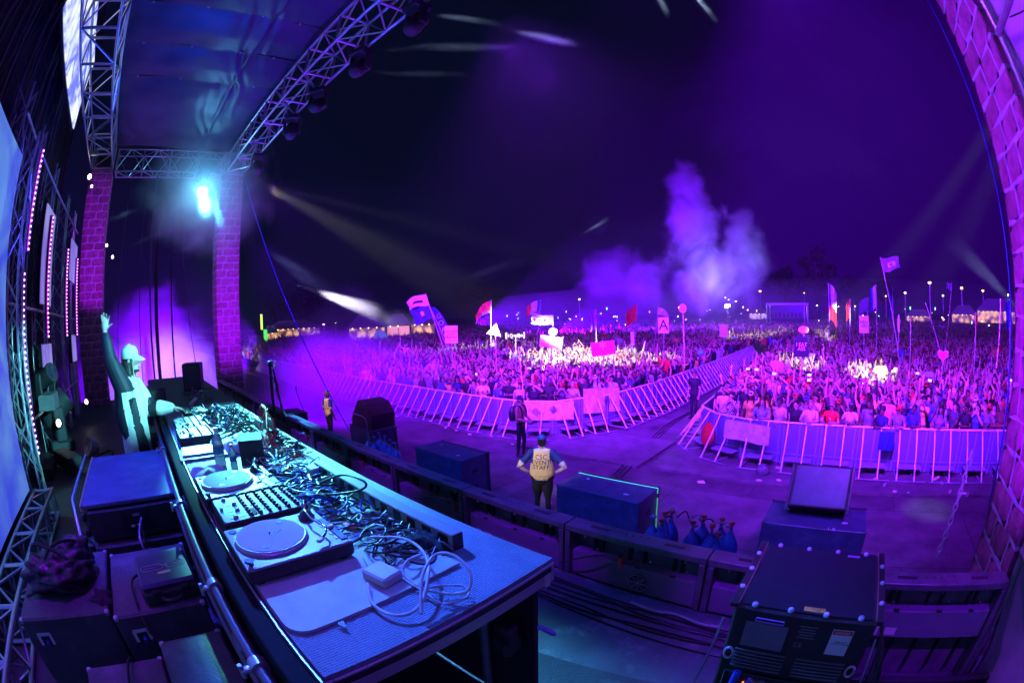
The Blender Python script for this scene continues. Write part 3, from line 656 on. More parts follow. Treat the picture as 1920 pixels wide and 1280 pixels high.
# ------------------------------------------------------------------ turntables
SLIP = mat('pale_slipmat', (.52, .56, .56), .75, noise=.05)
TTTOP = mat('turntable_top_plate', (.27, .28, .30), .38, .3, noise=.05)
def turntable(u, v, label):
    z = TZ; t = thing('turntable', label, 'turntable', (u, v, z)); a, b = .40, .47
    MB().box((0, 0, .055), (a, b, .055), bev=.008).obj('base', BLKR, t)
    MB().box((0, 0, .086), (a-.004, b-.004, .012), bev=.004).obj('top_plate', TTTOP, t)
    px, py = -.012, -.055
    mb = MB(); mb.lathe([(.150, .092), (.166, .092), (.166, .100), (.160, .104), (.158, .112), (.1, .112)], (px, py, 0), 48)
    mb.obj('platter', SILVER, t, smooth=40)
    mb = MB()  # dedicated spot added to make the mist brighter
    for k in range(90): th = 2*math.pi*k/90; mb.box((px+.1635*math.cos(th), py+.1635*math.sin(th), .1025), (.004, .004, .003), rz=th)
    mb.obj('strobe_dots', CHROME, t)
    mb = MB(); mb.lathe([(.0, .1122), (.152, .1122), (.152, .115), (.0, .115)], (px, py, 0), 48); sl = mb.obj('slipmat', SLIP, t, smooth=40)
    mb = MB(); mb.box((px+.0, py+.03, .1156), (.010, .07, .002), rz=.5); mb.cyl((px-.09, py+.08, .115), (px-.09, py+.08, .1168), .016, 14); mb.cyl((px+.10, py-.05, .115), (px+.10, py-.05, .1168), .016, 14); mb.cyl((px, py, .115), (px, py, .124), .004, 8); mb.obj('mark', BLK, sl)
    # start button, target light
    mb = MB(); mb.cyl((.165, -.205, .092), (.165, -.205, .112), .011, 12); mb.cyl((.13, -.21, .092), (.13, -.21, .10), .014, 12); mb.obj('button', DKGREY, t, smooth=50)
    mb = MB(); mb.cyl((-.16, -.195, .092), (-.16, -.195, .096), .02, 16); mb.cyl((.165, -.205, .112), (.165, -.205, .1125), .02, 4); mb.obj('adapter_well', DKGREY, t, smooth=50)
    # tone arm at the far side
    mb = MB(); mb.lathe([(.038, .092), (.040, .104), (.030, .112), (.026, .125), (.012, .135)], (-.12, .165, 0), 24); mb.obj('arm_base', DKGREY, t, smooth=40)
    mb = MB(); mb.tube(spline([(-.165, .185, .135), (-.12, .165, .137), (-.03, .15, .136), (.08, .165, .132), (.13, .15, .128), (.155, .12, .122)], 5), .0055, 8); mb.cyl((-.19, .195, .135), (-.155, .18, .135), .017, 14); arm = mb.obj('tone_arm', CHROME, t, smooth=50)
    mb = MB(); mb.box((.163, .107, .118), (.018, .034, .012), rz=.5, bev=.002); mb.obj('headshell', WHT, arm)
    mb = MB(); mb.box((.05, .213, .094), (.24, .03, .006), bev=.001); mb.obj('pitch_slider', BLK, t)
    mb = MB(); mb.box((.04, .213, .101), (.02, .024, .014), bev=.002); 
    for k in range(5): mb.box((-.05+k*.045, .188, .0935), (.028, .012, .003))
    mb.obj('slider_cap', WHT, t)
    for sx in (-1, 1):
        for sy in (-1, 1): MB().lathe([(.022, 0), (.026, .006), (.026, .018), (.018, .028)], (sx*.16, sy*.19, 0), 16).obj('foot', RUB, t, smooth=50)
    return t
turntable(-1.715, .475, 'turntable with a pale slipmat nearest the camera, beside the loose white cables')
turntable(-2.545, .475, 'farther turntable, beyond the knobbed mixer')

# ------------------------------------------------------------------ mixers
def mixer(u, v, w, d, h, label, rows, cols, faders, seed, m=mat('mixer_face', (.20, .21, .23), .4, .2), legs=True, tilt=0):
    rg = random.Random(seed); t = thing('mixer', label, 'mixer', (u, v, TZ)); t.rotation_euler.x = tilt
    MB().box((0, 0, h/2), (w, d, h), bev=.006).obj('body', BLKR, t); MB().box((0, 0, h+.002), (w-.012, d-.012, .005), bev=.002).obj('face_plate', m, t)
    kn = MB(); wc = MB()
    for i in range(cols):
        for j in range(rows):
            x = -w/2+.03+(w-.06)*i/(cols-1); y = d/2-.03-(d*.58)*j/max(1, rows-1)
            kn.lathe([(.0105, h+.004), (.0095, h+.018), (.007, h+.022)], (x, y, 0), 10); wc.box((x, y+.004, h+.0225), (.0025, .008, .001))
    k_ = kn.obj('knob', BLK, t, smooth=40); wc.obj('pointer', WHT, k_)
    sl = MB(); cp = MB()
    for i in range(faders):
        x = -w/2+.04+(w-.08)*i/max(1, faders-1); sl.box((x, -d/2+.085, h+.0052), (.004, .085, .001)); yy = -d/2+.055+rg.uniform(0, .06)
        cp.box((x, yy, h+.012), (.017, .024, .014), bev=.003)
    sl.box((0, -d/2+.025, h+.0052), (.09, .004, .001)); cp.box((rg.uniform(-.03, .03), -d/2+.025, h+.012), (.024, .016, .014), bev=.003)
    sl.obj('slot', BLK, t); cp.obj('fader', WHT if seed % 2 else DKGREY, t)
    for k, (cm_, nm_) in enumerate(((ORANGE, 'cue_button'), (WHT, 'switch'))):
        q = MB()
        for i in range(cols):
            if rg.random() < .6: q.box((-w/2+.03+(w-.06)*i/(cols-1)+.012*(k*2-1), d/2-.03-(d*.58)*rg.randrange(rows)/max(1, rows-1)-.016, h+.007), (.008, .006, .005))
        if q.n: q.obj(nm_, cm_, t)
    q = MB()
    for j in range(rows+1): q.box((0, d/2-.014-(d*.58)*j/max(1, rows-1), h+.0049), (w-.03, .0015, .0006))
    for i in range(0, cols, 2): q.box((-w/2+.014+(w-.06)*i/(cols-1), .02, h+.0049), (.0015, d-.05, .0006))
    q.obj('print_line', BLK, t); MB().box((w*.28, -d*.12, h+.006), (w*.25, d*.10, .004)).obj('display', mat('dark_screen', (.01, .012, .02), .15), t)
    bt = MB()
    for i in range(cols*2): bt.box((-w/2+.02+(w-.04)*i/(cols*2-1), -d/2+.145, h+.006), (.010, .008, .004))
    bt.obj('button', ORANGE if seed == 4 else PAPER, t)
    return t
mixer(-2.13, .48, .33, .43, .095, 'silver mixer with rows of black knobs between the two turntables', 6, 8, 4, 1)
mixer(-4.05, .44, .40, .34, .085, 'mixer with white faders right of the laptop, near the DJ hand', 3, 7, 6, 2)
mixer(-4.62, .47, .52, .36, .07, 'effects unit with many white buttons under the DJ hand', 4, 9, 9, 3, GREY)
mixer(-5.35, .62, .40, .30, .06, 'flat pale controller beyond the DJ hand', 2, 7, 5, 6, GREY)

# laptop (closed, pale), bottle, cloth, speaker box, stand, multi plug box, bar
LU, LV = -3.62, .42
o = MB().box((0, 0, .009), (.26, .34, .016), bev=.004).obj('laptop', WHT, loc=(LU, LV, TZ+.02), rz=-.08); tag(o, 'closed white laptop lying on a pad at the middle of the table', 'laptop')
o = MB().box((0, 0, .01), (.33, .40, .02), bev=.003).obj('desk_pad', GREY, loc=(LU+.03, LV, TZ), rz=-.03); tag(o, 'flat pad under the white laptop', 'pad')
GLS = mat('clear_plastic', (.85, .92, 1), .08, noise=.02, trans=.85, spec=.6)
def bottle(loc, label, s=1., cap=WHT):
    t = thing('water_bottle', label, 'bottle', loc); mb = MB(); mb.lathe([(.02*s, 0), (.033*s, .004*s), (.034*s, .06*s), (.031*s, .07*s), (.034*s, .08*s), (.034*s, .14*s), (.025*s, .175*s), (.013*s, .2*s), (.013*s, .21*s)], n=18); mb.obj('bottle_body', GLS, t, smooth=60)
    MB().lathe([(.015*s, .205*s), (.015*s, .225*s), (.013*s, .228*s)], n=14).obj('cap', cap, t, smooth=50)
    MB().lathe([(.0346*s, .085*s), (.0346*s, .125*s), (.03*s, .126*s)], n=18).obj('paper_band', BLUEP, t, smooth=60)
bottle((-3.16, .50, TZ), 'clear water bottle on the table beside the white laptop', 1.25)
bottle((-3.05, .58, TZ), 'small red bottle with a dark band behind the clear water bottle', .8, RED)
bottle(tuple(at(105, 880, DECK)), 'small clear bottle standing on the floor left of the blue topped case', 1.1)
def cloth(loc, r, label, seed, m=None, h=.09, name='cloth', cat='cloth'):
    rg = np.random.default_rng(seed); n, k = 28, 12; V = []; F = []
    A = rg.uniform(.0, .16, 6); Ph = rg.uniform(0, 6.28, 6)
    for i in range(k+1):
        f = i/k
        for j in range(n):
            th = 2*math.pi*j/n; w = 1+sum(A[q]*math.sin((q+2)*th+Ph[q]) for q in range(6))*f
            z = h*.75*(1-f**4)*(1+f*(.30*math.sin(3*th+Ph[0]+f*5)+.25*math.sin(7*th+f*9+Ph[2])))*(1 if f < 1 else 0)
            V.append((r[0]*f*w*math.cos(th), r[1]*f*w*math.sin(th), max(z, .004*(1-f))))
    for i in range(k):
        for j in range(n): F.append((i*n+j, (i+1)*n+j, (i+1)*n+(j+1) % n, i*n+(j+1) % n))
    mb = MB(); mb.add(V, F); return tag(mb.obj(name, m or mat('pale_cloth', (.62, .62, .62), .85, noise=.1, bump=.5, bscale=25), smooth=180, loc=loc), label, cat)
cloth((-2.99, .36, TZ+.002), (.15, .12), 'crumpled pale cloth at the near edge left of the far turntable', 1)
cloth((-2.80, .62, TZ+.002), (.05, .05), 'small crumpled tissue beside the far turntable', 5, h=.05)
cloth((-3.62, .98, TZ+.002), (.16, .12), 'crumpled pale bag behind the small black speaker', 2, h=.11)
cloth((-3.55, .70, TZ+.002), (.12, .10), 'white folded garment beside the small black speaker', 3, h=.10)
cloth((-1.42, 1.0, TZ+.002), (.11, .07), 'black crumpled strap bag among the cables near the end of the light bar', 8, CLOTHB, .07, 'pouch', 'pouch')
t = thing('small_speaker', 'small black wedge speaker standing on the table behind the bottle', 'speaker', (-3.18, .76, TZ), -.25)
mb = MB(); mb.prism([(-.09, 0), (.1, 0), (.07, .17), (-.04, .2)], -.09, .09, M=Matrix.Rotation(R(90), 4, 'X')); mb.obj('cabinet', BLKR, t); MB().box((.086, 0, .085), (.004, .15, .12), M=Matrix.Rotation(R(-10), 4, 'Y')).obj('grille', DKGREY, t)
# light bar lying along the far edge
t = thing('light_bar', 'long pale light bar with dark lens squares lying along the far side of the table', 'light bar', (-1.98, 1.075, TZ))
MB().box((0, 0, .04), (1.36, .06, .08), bev=.004).obj('housing', SILVER, t)
mb = MB()
for k in range(12): mb.box((-.62+k*.113, -.0305, .042), (.06, .003, .05))
mb.obj('lens', BLK, t); mb = MB(); mb.box((.6805, 0, .04), (.003, .054, .074)); mb.obj('end_cap', BLK, t)
tag(MB().box((0, 0, .03), (.10, .07, .06), bev=.006).obj('junction_box', WHT, loc=(-2.62, 1.02, TZ+.0)), 'small white junction box at the far end of the light bar', 'junction box')
# box with upright connectors and red leads
t = thing('stage_box', 'black stage box with upright silver plugs and red leads by the panel row', 'stage box', (-3.88, 1.08, TZ))
MB().box((0, 0, .035), (.30, .17, .07), bev=.006).obj('case', BLKR, t)
mb = MB()
for i in range(6):
    for j in range(3): mb.cyl((-.12+.048*i, -.05+.05*j, .07), (-.12+.048*i+.01, -.05+.05*j, .15), .0095, 8)
mb.obj('plug', ALU, t, smooth=50)
for i in range(9):
    x = -.12+.03*i; tag(MB().tube(spline([(-3.88+x, 1.08, TZ+.15), (-3.88+x+.02, 1.1, TZ+.24+.01*(i % 3)), (-3.62+.05*(i % 4)+x*.3, 1.12-.02*i, TZ+.14), (-3.5+.03*i, 1.02-.03*(i % 5), TZ+.012), (-3.42+.04*i, .86-.03*(i % 4), TZ+.01)], 6), .0055, 6).obj('cable', CABLER, smooth=60),
        'thin red lead curling from the black stage box', 'cable', 'red leads of the stage box')
# loose board with a rounded corner
mb = MB(); r = .08; u0, u1, v0, v1 = -1.50, -1.10, .262, .99
poly = [(u0, v0)]+[(u1-r+r*math.sin(a), v0+r-r*math.cos(a)) for a in [k*math.pi/12 for k in range(7)]]+[(u1-.01, .62), (u1-.03, v1), (u0, v1)]
BOARD = mat('pale_worn_board', (.52, .55, .56), .6, noise=.15, nscale=8)
mb.prism(poly, 0, .012); tag(mb.obj('board', BOARD, loc=(-.07, 0, TZ+.002)), 'pale flat board with a rounded corner under the white cables', 'board')
mb = MB(); mb.prism([(0, 0), (.03, .004), (.04, .02), (.02, .018), (.005, .03)], 0, .0015); tag(mb.obj('torn_tape', BLK, loc=(-1.16, .42, TZ+.0145)), 'torn scrap of dark tape on the pale board', 'tape')
tag(MB().box((0, 0, .0215), (.125, .10, .043), bev=.008).obj('power_adapter', WHT, loc=(-1.30, .70, TZ+.0145), rz=.2), 'white box shaped power adapter with the loose white cables', 'power adapter')
# loose white cable with big standing loops
def C3(pts, z): return [at(x, y, TZ+zz) for (x, y), zz in zip(pts, z)]
wp = C3([(695, 1006), (760, 1010), (800, 1045), (797, 1110), (775, 1145), (735, 1152), (698, 1130), (690, 1092)], [.03, .06, .07, .05, .03, .02, .02, .035])
tag(MB().tube(spline(wp, 8), .0062, 8).obj('cable', CABLEW, smooth=60), 'thick white cable looping round the white power adapter', 'cable')
wp = C3([(790, 1150), (792, 1080), (815, 1040), (850, 1040), (880, 1070), (878, 1105), (840, 1112), (790, 1100), (757, 1075), (765, 1050), (800, 1035)], [.03, .10, .13, .14, .11, .06, .03, .02, .03, .06, .04])
tag(MB().tube(spline(wp, 8), .0058, 8).obj('cable', CABLEW, smooth=60), 'white cable standing up in one big loop near the end of the table', 'cable')
wp = C3([(740, 1075), (790, 1105), (830, 1130), (876, 1118), (870, 1098), (820, 1098), (780, 1110)], [.02, .02, .015, .02, .03, .04, .02])
tag(MB().tube(spline(wp, 8), .004, 8).obj('cable', CABLEW, smooth=60), 'thinner white cable lying flat across the studded table top', 'cable')
for i, (a, b, c, d) in enumerate((((680, 1045), (690, 1062), (705, 1075), (712, 1085)), ((720, 1060), (750, 1040), (780, 1040), (800, 1038)), ((715, 1055), (735, 1030), (760, 1032), (790, 1040)), ((735, 1075), (745, 1055), (770, 1040), (790, 1030)))):
    tag(MB().tube(spline(C3([a, b, c, d], [.012, .02, .03, .02]), 6), .003, 6).obj('cable', CABLEG, smooth=60), 'thin grey wire by the white power adapter', 'cable', 'thin grey wires by the power adapter')
# heaps of tangled cables on the table
def heap(uc, vc, ru, rv, n, seed, mats, label, group, h=.06, rad=.0042, L=8):
    rg = random.Random(seed)
    for i in range(n):
        u = uc+rg.gauss(0, ru*.5); v = vc+rg.gauss(0, rv*.5); a = rg.uniform(0, 6.28); pts = []
        curl = rg.uniform(-1.1, 1.1)
        for k in range(L):
            pts.append((u, v, TZ+.008+abs(rg.gauss(0, h*.5))*(1 if 0 < k < L-1 else .2)))
            st = rg.uniform(.05, .11); a += curl+rg.uniform(-.5, .5); u += st*math.cos(a); v += st*math.sin(a)
            if abs(u-uc) > ru or abs(v-vc) > rv: a = math.atan2(vc-v, uc-u)
            u = uc+max(-ru*1.1, min(ru*1.1, u-uc)); v = vc+max(-rv*1.05, min(rv*1.05, v-vc))
        m, nm = rg.choice(mats)
        tag(MB().tube(spline(pts, 5), rad*rg.uniform(.7, 1.25), 5).obj('cable', m, smooth=60), nm+' '+label, 'cable', nm+' '+group)
KB = (CABLE, 'black'); KG = (CABLEG, 'grey'); KW = (CABLEW, 'white'); KBL = (CABLEB, 'blue'); KR = (CABLER, 'red')
heap(-4.75, .86, .85, .29, 85, 11, [KB, KB, KB, KG, KG, KW, KBL], 'cable tangled in the big heap behind the far mixers', 'cables in the far heap', .09, .0065)
heap(-2.35, .88, .45, .17, 40, 12, [KB, KB, KB, KG, KBL], 'cable tangled behind the silver mixer and turntables', 'cables behind the silver mixer', .05, .0055)
heap(-1.6, .92, .3, .15, 24, 13, [KB, KB, KG], 'cable coiled beside the near turntable', 'cables beside the near turntable', .04, .005)
heap(-3.55, 1.08, .5, .13, 26, 16, [KB, KB, KG, KBL], 'cable strewn along the crowd side of the table', 'cables along the crowd side', .04, .005)
heap(-3.15, .92, .4, .22, 30, 14, [KW, KG, KB, KBL, KR], 'cable curling behind the small speaker', 'cables behind the small speaker', .05, .005)
heap(-6.6, .9, .8, .25, 10, 15, [KB, KG], 'cable on the far end of the table', 'cables on the far riser', .05, .006)
for i in range(5):
    c = Vector((-1.62+.07*i, .86+.04*math.sin(i*2), TZ+.02)); r = .06+.01*(i % 3)
    tag(MB().tube([(c.x+r*math.cos(a), c.y+r*math.sin(a), c.z+.02*math.sin(a+i)+.012) for a in [k*math.pi/9 for k in range(18)]], .0045, 6, closed=True).obj('cable_loop', CABLE, smooth=60), 'coiled black cable ring beside the near turntable', 'cable', 'black cable rings beside the near turntable')
pts = C3([(600, 905), (640, 890), (680, 900), (682, 915), (640, 925), (560, 930), (520, 950)], [.03, .12, .16, .12, .06, .03, .02])
tag(MB().tube(spline(pts, 7), .0065, 8).obj('cable', CABLE, smooth=60), 'thick black cable arching over the light bar', 'cable')
# plugs lying on the table
for i, (x, y) in enumerate(((752, 972), (770, 985), (735, 978))):
    p = at(x, y, TZ+.02); t = thing('mains_plug', ['black mains plug nearest the light bar', 'black mains plug in the middle of the row beside the light bar', 'leftmost black mains plug beside the light bar'][i], 'plug', p, .3*i)
    mb = MB(); mb.cyl((-.03, 0, 0), (.012, 0, 0), .016, 12).cyl((-.05, 0, 0), (-.03, 0, 0), .008, 8); mb.obj('shell', CABLE, t, smooth=50); mb = MB(); mb.cyl((.012, .007, 0), (.03, .007, 0), .0025, 6).cyl((.012, -.007, 0), (.03, -.007, 0), .0025, 6); mb.obj('prong', CHROME, t)
for i, (x, y) in enumerate(((650, 984), (662, 988))):
    p = at(x, y, TZ+.012); tag(MB().box((0, 0, 0), (.04, .028, .02), bev=.005).obj('adapter_plug', mat('salmon_plastic', (.85, .35, .25), .5), loc=p), ['salmon pink plug at the corner of the near turntable', 'second salmon pink plug, farther from the near turntable'][i], 'plug')
# desk lamp or clip mic at the left, far monitors and stands
def mic_stand(base, top, label, mount=None):
    t = thing('microphone_stand', label, 'microphone stand', base); b = Vector(base); q = Vector(top)-b
    mb = MB(); mb.cyl((0, 0, 0), q, .012, 8)
    for k in range(3): a = k*2.09+.4; mb.cyl(q*.12, (.3*math.cos(a), .3*math.sin(a), .0), .008, 6)
    mb.obj('stand', BLK, t, smooth=60); mb = MB(); mb.cyl(q, q+Vector((-.02, 0, .14)), .022, 10); mb.sph(q+Vector((-.022, 0, .16)), .03, 10, 8); mb.obj('microphone', DKGREY, t, smooth=60)
mic_stand(tuple(at(598, 838, 0)), tuple(atd(556, 735, 15.6)), 'thin black stand leaning in the pit behind the panel row')
t = thing('cable_mast', 'black mast with two yellow tags and drooping cables right of the far pillar', 'mast', tuple(Vector((-8.1, 2.5, 2.54))))
mb = MB(); mb.tube(spline([(0, 0, 0), (-.02, 0, .3), (0, .0, .6), (-.02, 0, .85)], 4), .03, 8); mb.box((0, 0, .86), (.12, .08, .1), bev=.01); mb.obj('mast', BLK, t, smooth=50)
mb = MB(); mb.box((.2, .02, .82), (.07, .01, .07), bev=.003); mb.box((.30, .02, .88), (.07, .01, .08), bev=.003); mb.obj('tag', YEL, t)
mb = MB()
for k in range(4): mb.tube(spline([(0, 0, .85-.1*k), (.15+.05*k, -.02, .9-.15*k), (.35+.03*k, 0, .5-.1*k), (.55+.08*k, -.03, .02)], 6), .01, 6)
mb.obj('cable', CABLE, t, smooth=60)
def cab(name, label, c, w, d, h, rz=0, grille='x', cat='speaker', extra=None, m=BLKR):
    t = thing(name, label, cat, c, rz); MB().box((0, 0, h/2), (w, d, h), bev=.012).obj('cabinet', m, t)
    if grille == 'y': MB().box((0, d/2+.004, h/2), (w-.06, .01, h-.06), bev=.003).obj('grille', DKGREY, t)
    elif grille == 'x': MB().box((w/2+.004, 0, h/2), (.01, d-.06, h-.06), bev=.003).obj('grille', DKGREY, t)
    elif grille == '-y': MB().box((0, -d/2-.004, h/2), (w-.06, .01, h-.06), bev=.003).obj('grille', DKGREY, t)
    return t
cab('monitor_speaker', 'black monitor speaker on the riser before the far brick pillar', (-8.1, .98, 3.10), .38, .34, .44, -.3)
cab('monitor_speaker', 'black monitor speaker half hidden behind the DJ sleeve', (-6.35, .10, 2.35), .45, .40, 1.05, .1)
cab('speaker_stack', 'black speaker standing between the DJ and the table edge', (-5.55, .0, 2.1), .40, .28, .92, .1)
tag(MB().box((0, 0, .02), (.5, .05, .03), bev=.004).obj('lamp_bar', WHT, loc=(-6.25, .72, TZ+.0), rz=-.3), 'short white bar on the riser beyond the DJ hand', 'bar')
mb = MB(); mb.cyl((0, 0, 0), (0, 0, .16), .012, 8); mb.box((0, 0, .17), (.06, .05, .05), bev=.006); mb.box((.02, 0, .10), (.05, .04, .04), bev=.006); tag(mb.obj('camera_mount', DKGREY, loc=(-5.9, .8, TZ), smooth=40), 'small upright camera mount beyond the cable heap', 'camera mount')

# ------------------------------------------------------------------ speaker stack and cases left of the table
STK = 3.0; su0, su1, sv0, sv1 = -4.72, -3.35, -.72, .13
LIDM = scuff_mat('scuffed_blue_lid', (.10, .13, .24), (.24, .28, .4), .45, .58, .8, 4)
t = thing('flight_case', 'large case with a scuffed blue lid standing in front of the DJ', 'flight case', ((su0+su1)/2, (sv0+sv1)/2, DECK))
MB().box((0, 0, STK-DECK-.045), (su1-su0, sv1-sv0, .03), bev=.004).obj('lid', LIDM, t)
mb = MB()
for s in (-1, 1): mb.box((0, s*((sv1-sv0)/2+.002), STK-DECK-.045), (su1-su0+.02, .02, .045), bev=.003)
mb.obj('edge_trim', ALU, t); MB().box((-.25, 0, (STK-DECK-.07)/2), (su1-su0-.52, sv1-sv0-.05, STK-DECK-.07)).obj('box', BLKR, t)
LABW = mat('white_label', (.75, .8, .8), .5, noise=.05)
def connector_panel(t, x, y, z, w=.17, h=.16, s=1.):
    MB().box((x, y, z), (.004, w, h), bev=.001).obj('connector_plate', BLK, t)
    mb = MB(); mb.box((x+.003, y-.04*s, z-.035), (.002, .035*s, .018)); mb.box((x+.003, y+.02*s, z-.03), (.002, .045*s, .012)); mb.box((x+.003, y+.01*s, z+.04), (.002, .06*s, .004)); mb.box((x+.003, y+.01*s, z+.052), (.002, .06*s, .004)); mb.obj('sticker', LABW, t)
    mb = MB(); mb.cyl((x, y+.035*s, z-.01), (x+.04, y+.035*s, z-.005), .013, 10); mb.obj('plug', CABLEB, t, smooth=50)
for i in range(3):
    z = STK-.07-.245*(i+1); w = .80-.0*i
    t = thing('stage_speaker', ['uppermost black speaker of the stack of three under the blue lid', 'middle black speaker of the stack of three', 'lowest black speaker of the stack of three'][i], 'speaker', (-3.55+.07*i, -.29+.012*i, z), group='three stacked black speakers')
    MB().box((0, 0, .12), (.44, .80, .238), bev=.014).obj('cabinet', BLKR, t); connector_panel(t, .222, .02, .13, .24, .17)
# steel rigging strut with leads on the left side of the stack
t = thing('rigging_frame', 'violet lit rigging strut with clamps down the left side of the speaker stack', 'rigging frame', (0, 0, 0)); mb = MB(); mb.tube([(-4.72, -.80, 3.0), (-3.45, -.80, 2.99), (-3.18, -.77, 2.72), (-2.75, -.67, 2.32)], .014, 8); mb.obj('strut', STEEL, t, smooth=60)
mb = MB()
for k in range(7): mb.box((-3.42+.085*k, -.73+.012*k, 2.86-.085*k), (.05, .05, .06), bev=.008); mb.cyl((-3.42+.085*k, -.77, 2.86-.085*k), (-3.36+.085*k, -.70, 2.80-.085*k), .011, 6)
mb.obj('clamp', BLK, t, smooth=50)
t = thing('rigging_frame', 'violet lit rigging frame between the speaker stack and the table', 'rigging frame', (0, 0, 0)); mb = MB()
for k in range(3): mb.box((-3.15+.11*k, .155, 2.78-.2*k), (.16, .02, .14), bev=.004)
mb.obj('plate', mat('violet_lit_steel', (.4, .3, .45), .4, .4), t); MB().tube([(-3.3, .17, 2.95), (-2.7, .17, 2.2)], .014, 8).obj('strut', STEEL, t)  # violet light put into the base colour, used for plates and leads
# subwoofers
def sub(u0, u1, v0, v1, z0, z1, label, m=BLKR, plate=True, group=None):
    t = thing('subwoofer', label, 'subwoofer', ((u0+u1)/2, (v0+v1)/2, z0), group=group); h = z1-z0
    MB().box((0, 0, h/2), (u1-u0, v1-v0, h), bev=.012).obj('cabinet', m, t)
    mb = MB()
    for sx in (-1, 1):
        for sy in (-1, 1): mb.box((sx*((u1-u0)/2-.014), sy*((v1-v0)/2-.014), h-.014), (.034, .034, .034), bev=.008)
    mb.obj('corner_cap', STEEL, t)
    if plate:
        x = (u1-u0)/2; y = -.20 if plate == 1 else -.16
        mb = MB(); mb.box((x+.002, y, h-.10), (.003, .10, .02)); mb.box((x+.002, y-.045, h-.135), (.003, .02, .07)); mb.box((x+.002, y+.045, h-.135), (.003, .02, .07)); mb.obj('sticker', LABW, t)
        MB().box((x+.001, y, h-.145), (.003, .065, .06)).obj('connector_plate', BLK, t); mb = MB(); mb.cyl((x, y+.01, h-.145), (x+.035, y+.01, h-.15), .013, 10); mb.obj('plug', CABLEB, t, smooth=50)
    return t
SUBT = scuff_mat('sub_top_paint', (.07, .075, .085), (.2, .2, .24), .42, .5, .8, 3)
sub(-3.05, -2.27, -1.23, -.56, DECK, 2.75, 'black subwoofer under the crumpled black bag at the left', SUBT)
sub(-2.97, -2.19, -.53, .05, DECK, 2.75, 'black subwoofer under the black equipment case', SUBT, 2)
sub(-1.98, -1.4, -.80, -.32, DECK, 2.62, 'low black subwoofer at the bottom edge left of the table rail', SUBT, 0)
sub(-1.96, -1.3, -.29, .06, DECK, 2.72, 'low black subwoofer at the bottom edge nearest the table rail', SUBT, 0)
def pill_logo(t, M, s, m):                # two linked rounded outlines as on the case lid
    mb = MB()
    for dx, w in ((-.35, .75), (.42, .62)):
        pts = []
        for k in range(24):
            a = 2*math.pi*k/24; x = math.cos(a); y = math.sin(a)
            pts.append(((dx+math.copysign(w*.5-.16, x)+.16*x)*s, .16*y*s, .0012))
        mb.tube(pts, .0022, 5, closed=True, M=M)
    mb.tube([(-.62*s, 0, .0012), (-.2*s, 0, .0012), (0, .05*s, .0012), (.2*s, 0, .0012), (.62*s, 0, .0012)], .0018, 5, M=M)
    mb.obj('logo_outline', m, t)
t = thing('equipment_case', 'black plastic equipment case with an outlined logo on a blue lid, on the right subwoofer', 'equipment case', (-2.44, -.13, 2.75), .05)
CASEM = mat('case_lid_plastic', (.05, .06, .12), .3, noise=.15)
MB().box((0, 0, .045), (.40, .36, .09), bev=.02).obj('case_body', BLKR, t); MB().box((0, 0, .105), (.38, .345, .035), bev=.015).obj('lid', CASEM, t)
pill_logo(t, frame((0, 0, .1225), (0, 1, 0), (-1, 0, 0)), .2, ALU)
MB().box((.075, .0, .1235), (.03, .085, .002)).obj('sticker', mat('lime_sticker', (.5, .7, .25), .6), t)
mb = MB(); mb.box((.2, -.09, .07), (.03, .05, .05), bev=.006).box((.2, .09, .07), (.03, .05, .05), bev=.006); mb.obj('latch', BLK, t); mb = MB(); mb.tube(spline([(.19, -.07, .05), (.25, -.04, .05), (.25, .04, .05), (.19, .07, .05)], 5), .012, 8); mb.obj('handle', RUB, t, smooth=50)
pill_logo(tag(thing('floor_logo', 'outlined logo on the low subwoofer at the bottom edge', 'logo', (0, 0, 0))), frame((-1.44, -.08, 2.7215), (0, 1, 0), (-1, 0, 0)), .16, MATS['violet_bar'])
# bag
mb = MB(); rg = np.random.default_rng(4)
def blob(c, r, seed, amp=.2, n=40, m=26):
    rg = np.random.default_rng(seed); K = rg.normal(size=(14, 3)); K *= (rg.uniform(3, 9, 14)/np.linalg.norm(K, axis=1))[:, None]; ph = rg.uniform(0, 6.28, 14)
    b = MB().sph((0, 0, 0), 1., n, m); V = np.array(b.v); D = np.abs(np.sin(V@K.T+ph)).sum(1)/14-.63
    V = V*(1+amp*D[:, None]*2.5); V[:, 2] = np.maximum(V[:, 2], -.75); V = V*np.array(r)+np.array(c); b.v = [tuple(x) for x in V]; return b
BAGM = mat('black_bag_cloth', (.035, .03, .04), .38, noise=.3, bump=.5, bscale=30)
t = thing('bag', 'crumpled black shiny bag with straps on the left subwoofer', 'bag', (-2.66, -.90, 2.75)); blob((0, 0, .085), (.21, .27, .115), 5, .42, 60, 40).obj('bag_body', BAGM, t, smooth=70)
blob((-.12, .14, .12), (.12, .13, .12), 6, .45, 50, 32).obj('bag_pocket', BAGM, t, smooth=70)
for k, pts in enumerate(([(.17, -.28, .02), (.14, -.16, .06), (.05, 0, .24), (-.05, .16, .24), (-.15, .24, .12)], [(.10, -.2, .18), (.19, -.05, .10), (.20, .08, .04), (.15, .2, .02)], [(-.1, -.2, .18), (.02, -.1, .27), (.1, .1, .22), (.08, .22, .06)])):
    MB().tube(spline(pts, 5), .011, 6).obj('strap', BLK, t, smooth=50)
cloth((-2.42, -.60, 2.752), (.10, .07), 'dark scrap of cloth beside the bag on the left subwoofer', 9, CLOTHB, .03)
cloth((-3.25, -1.28, DECK+.3), (.04, .04), 'crumpled piece of paper by the floor truss', 19, None, .05)
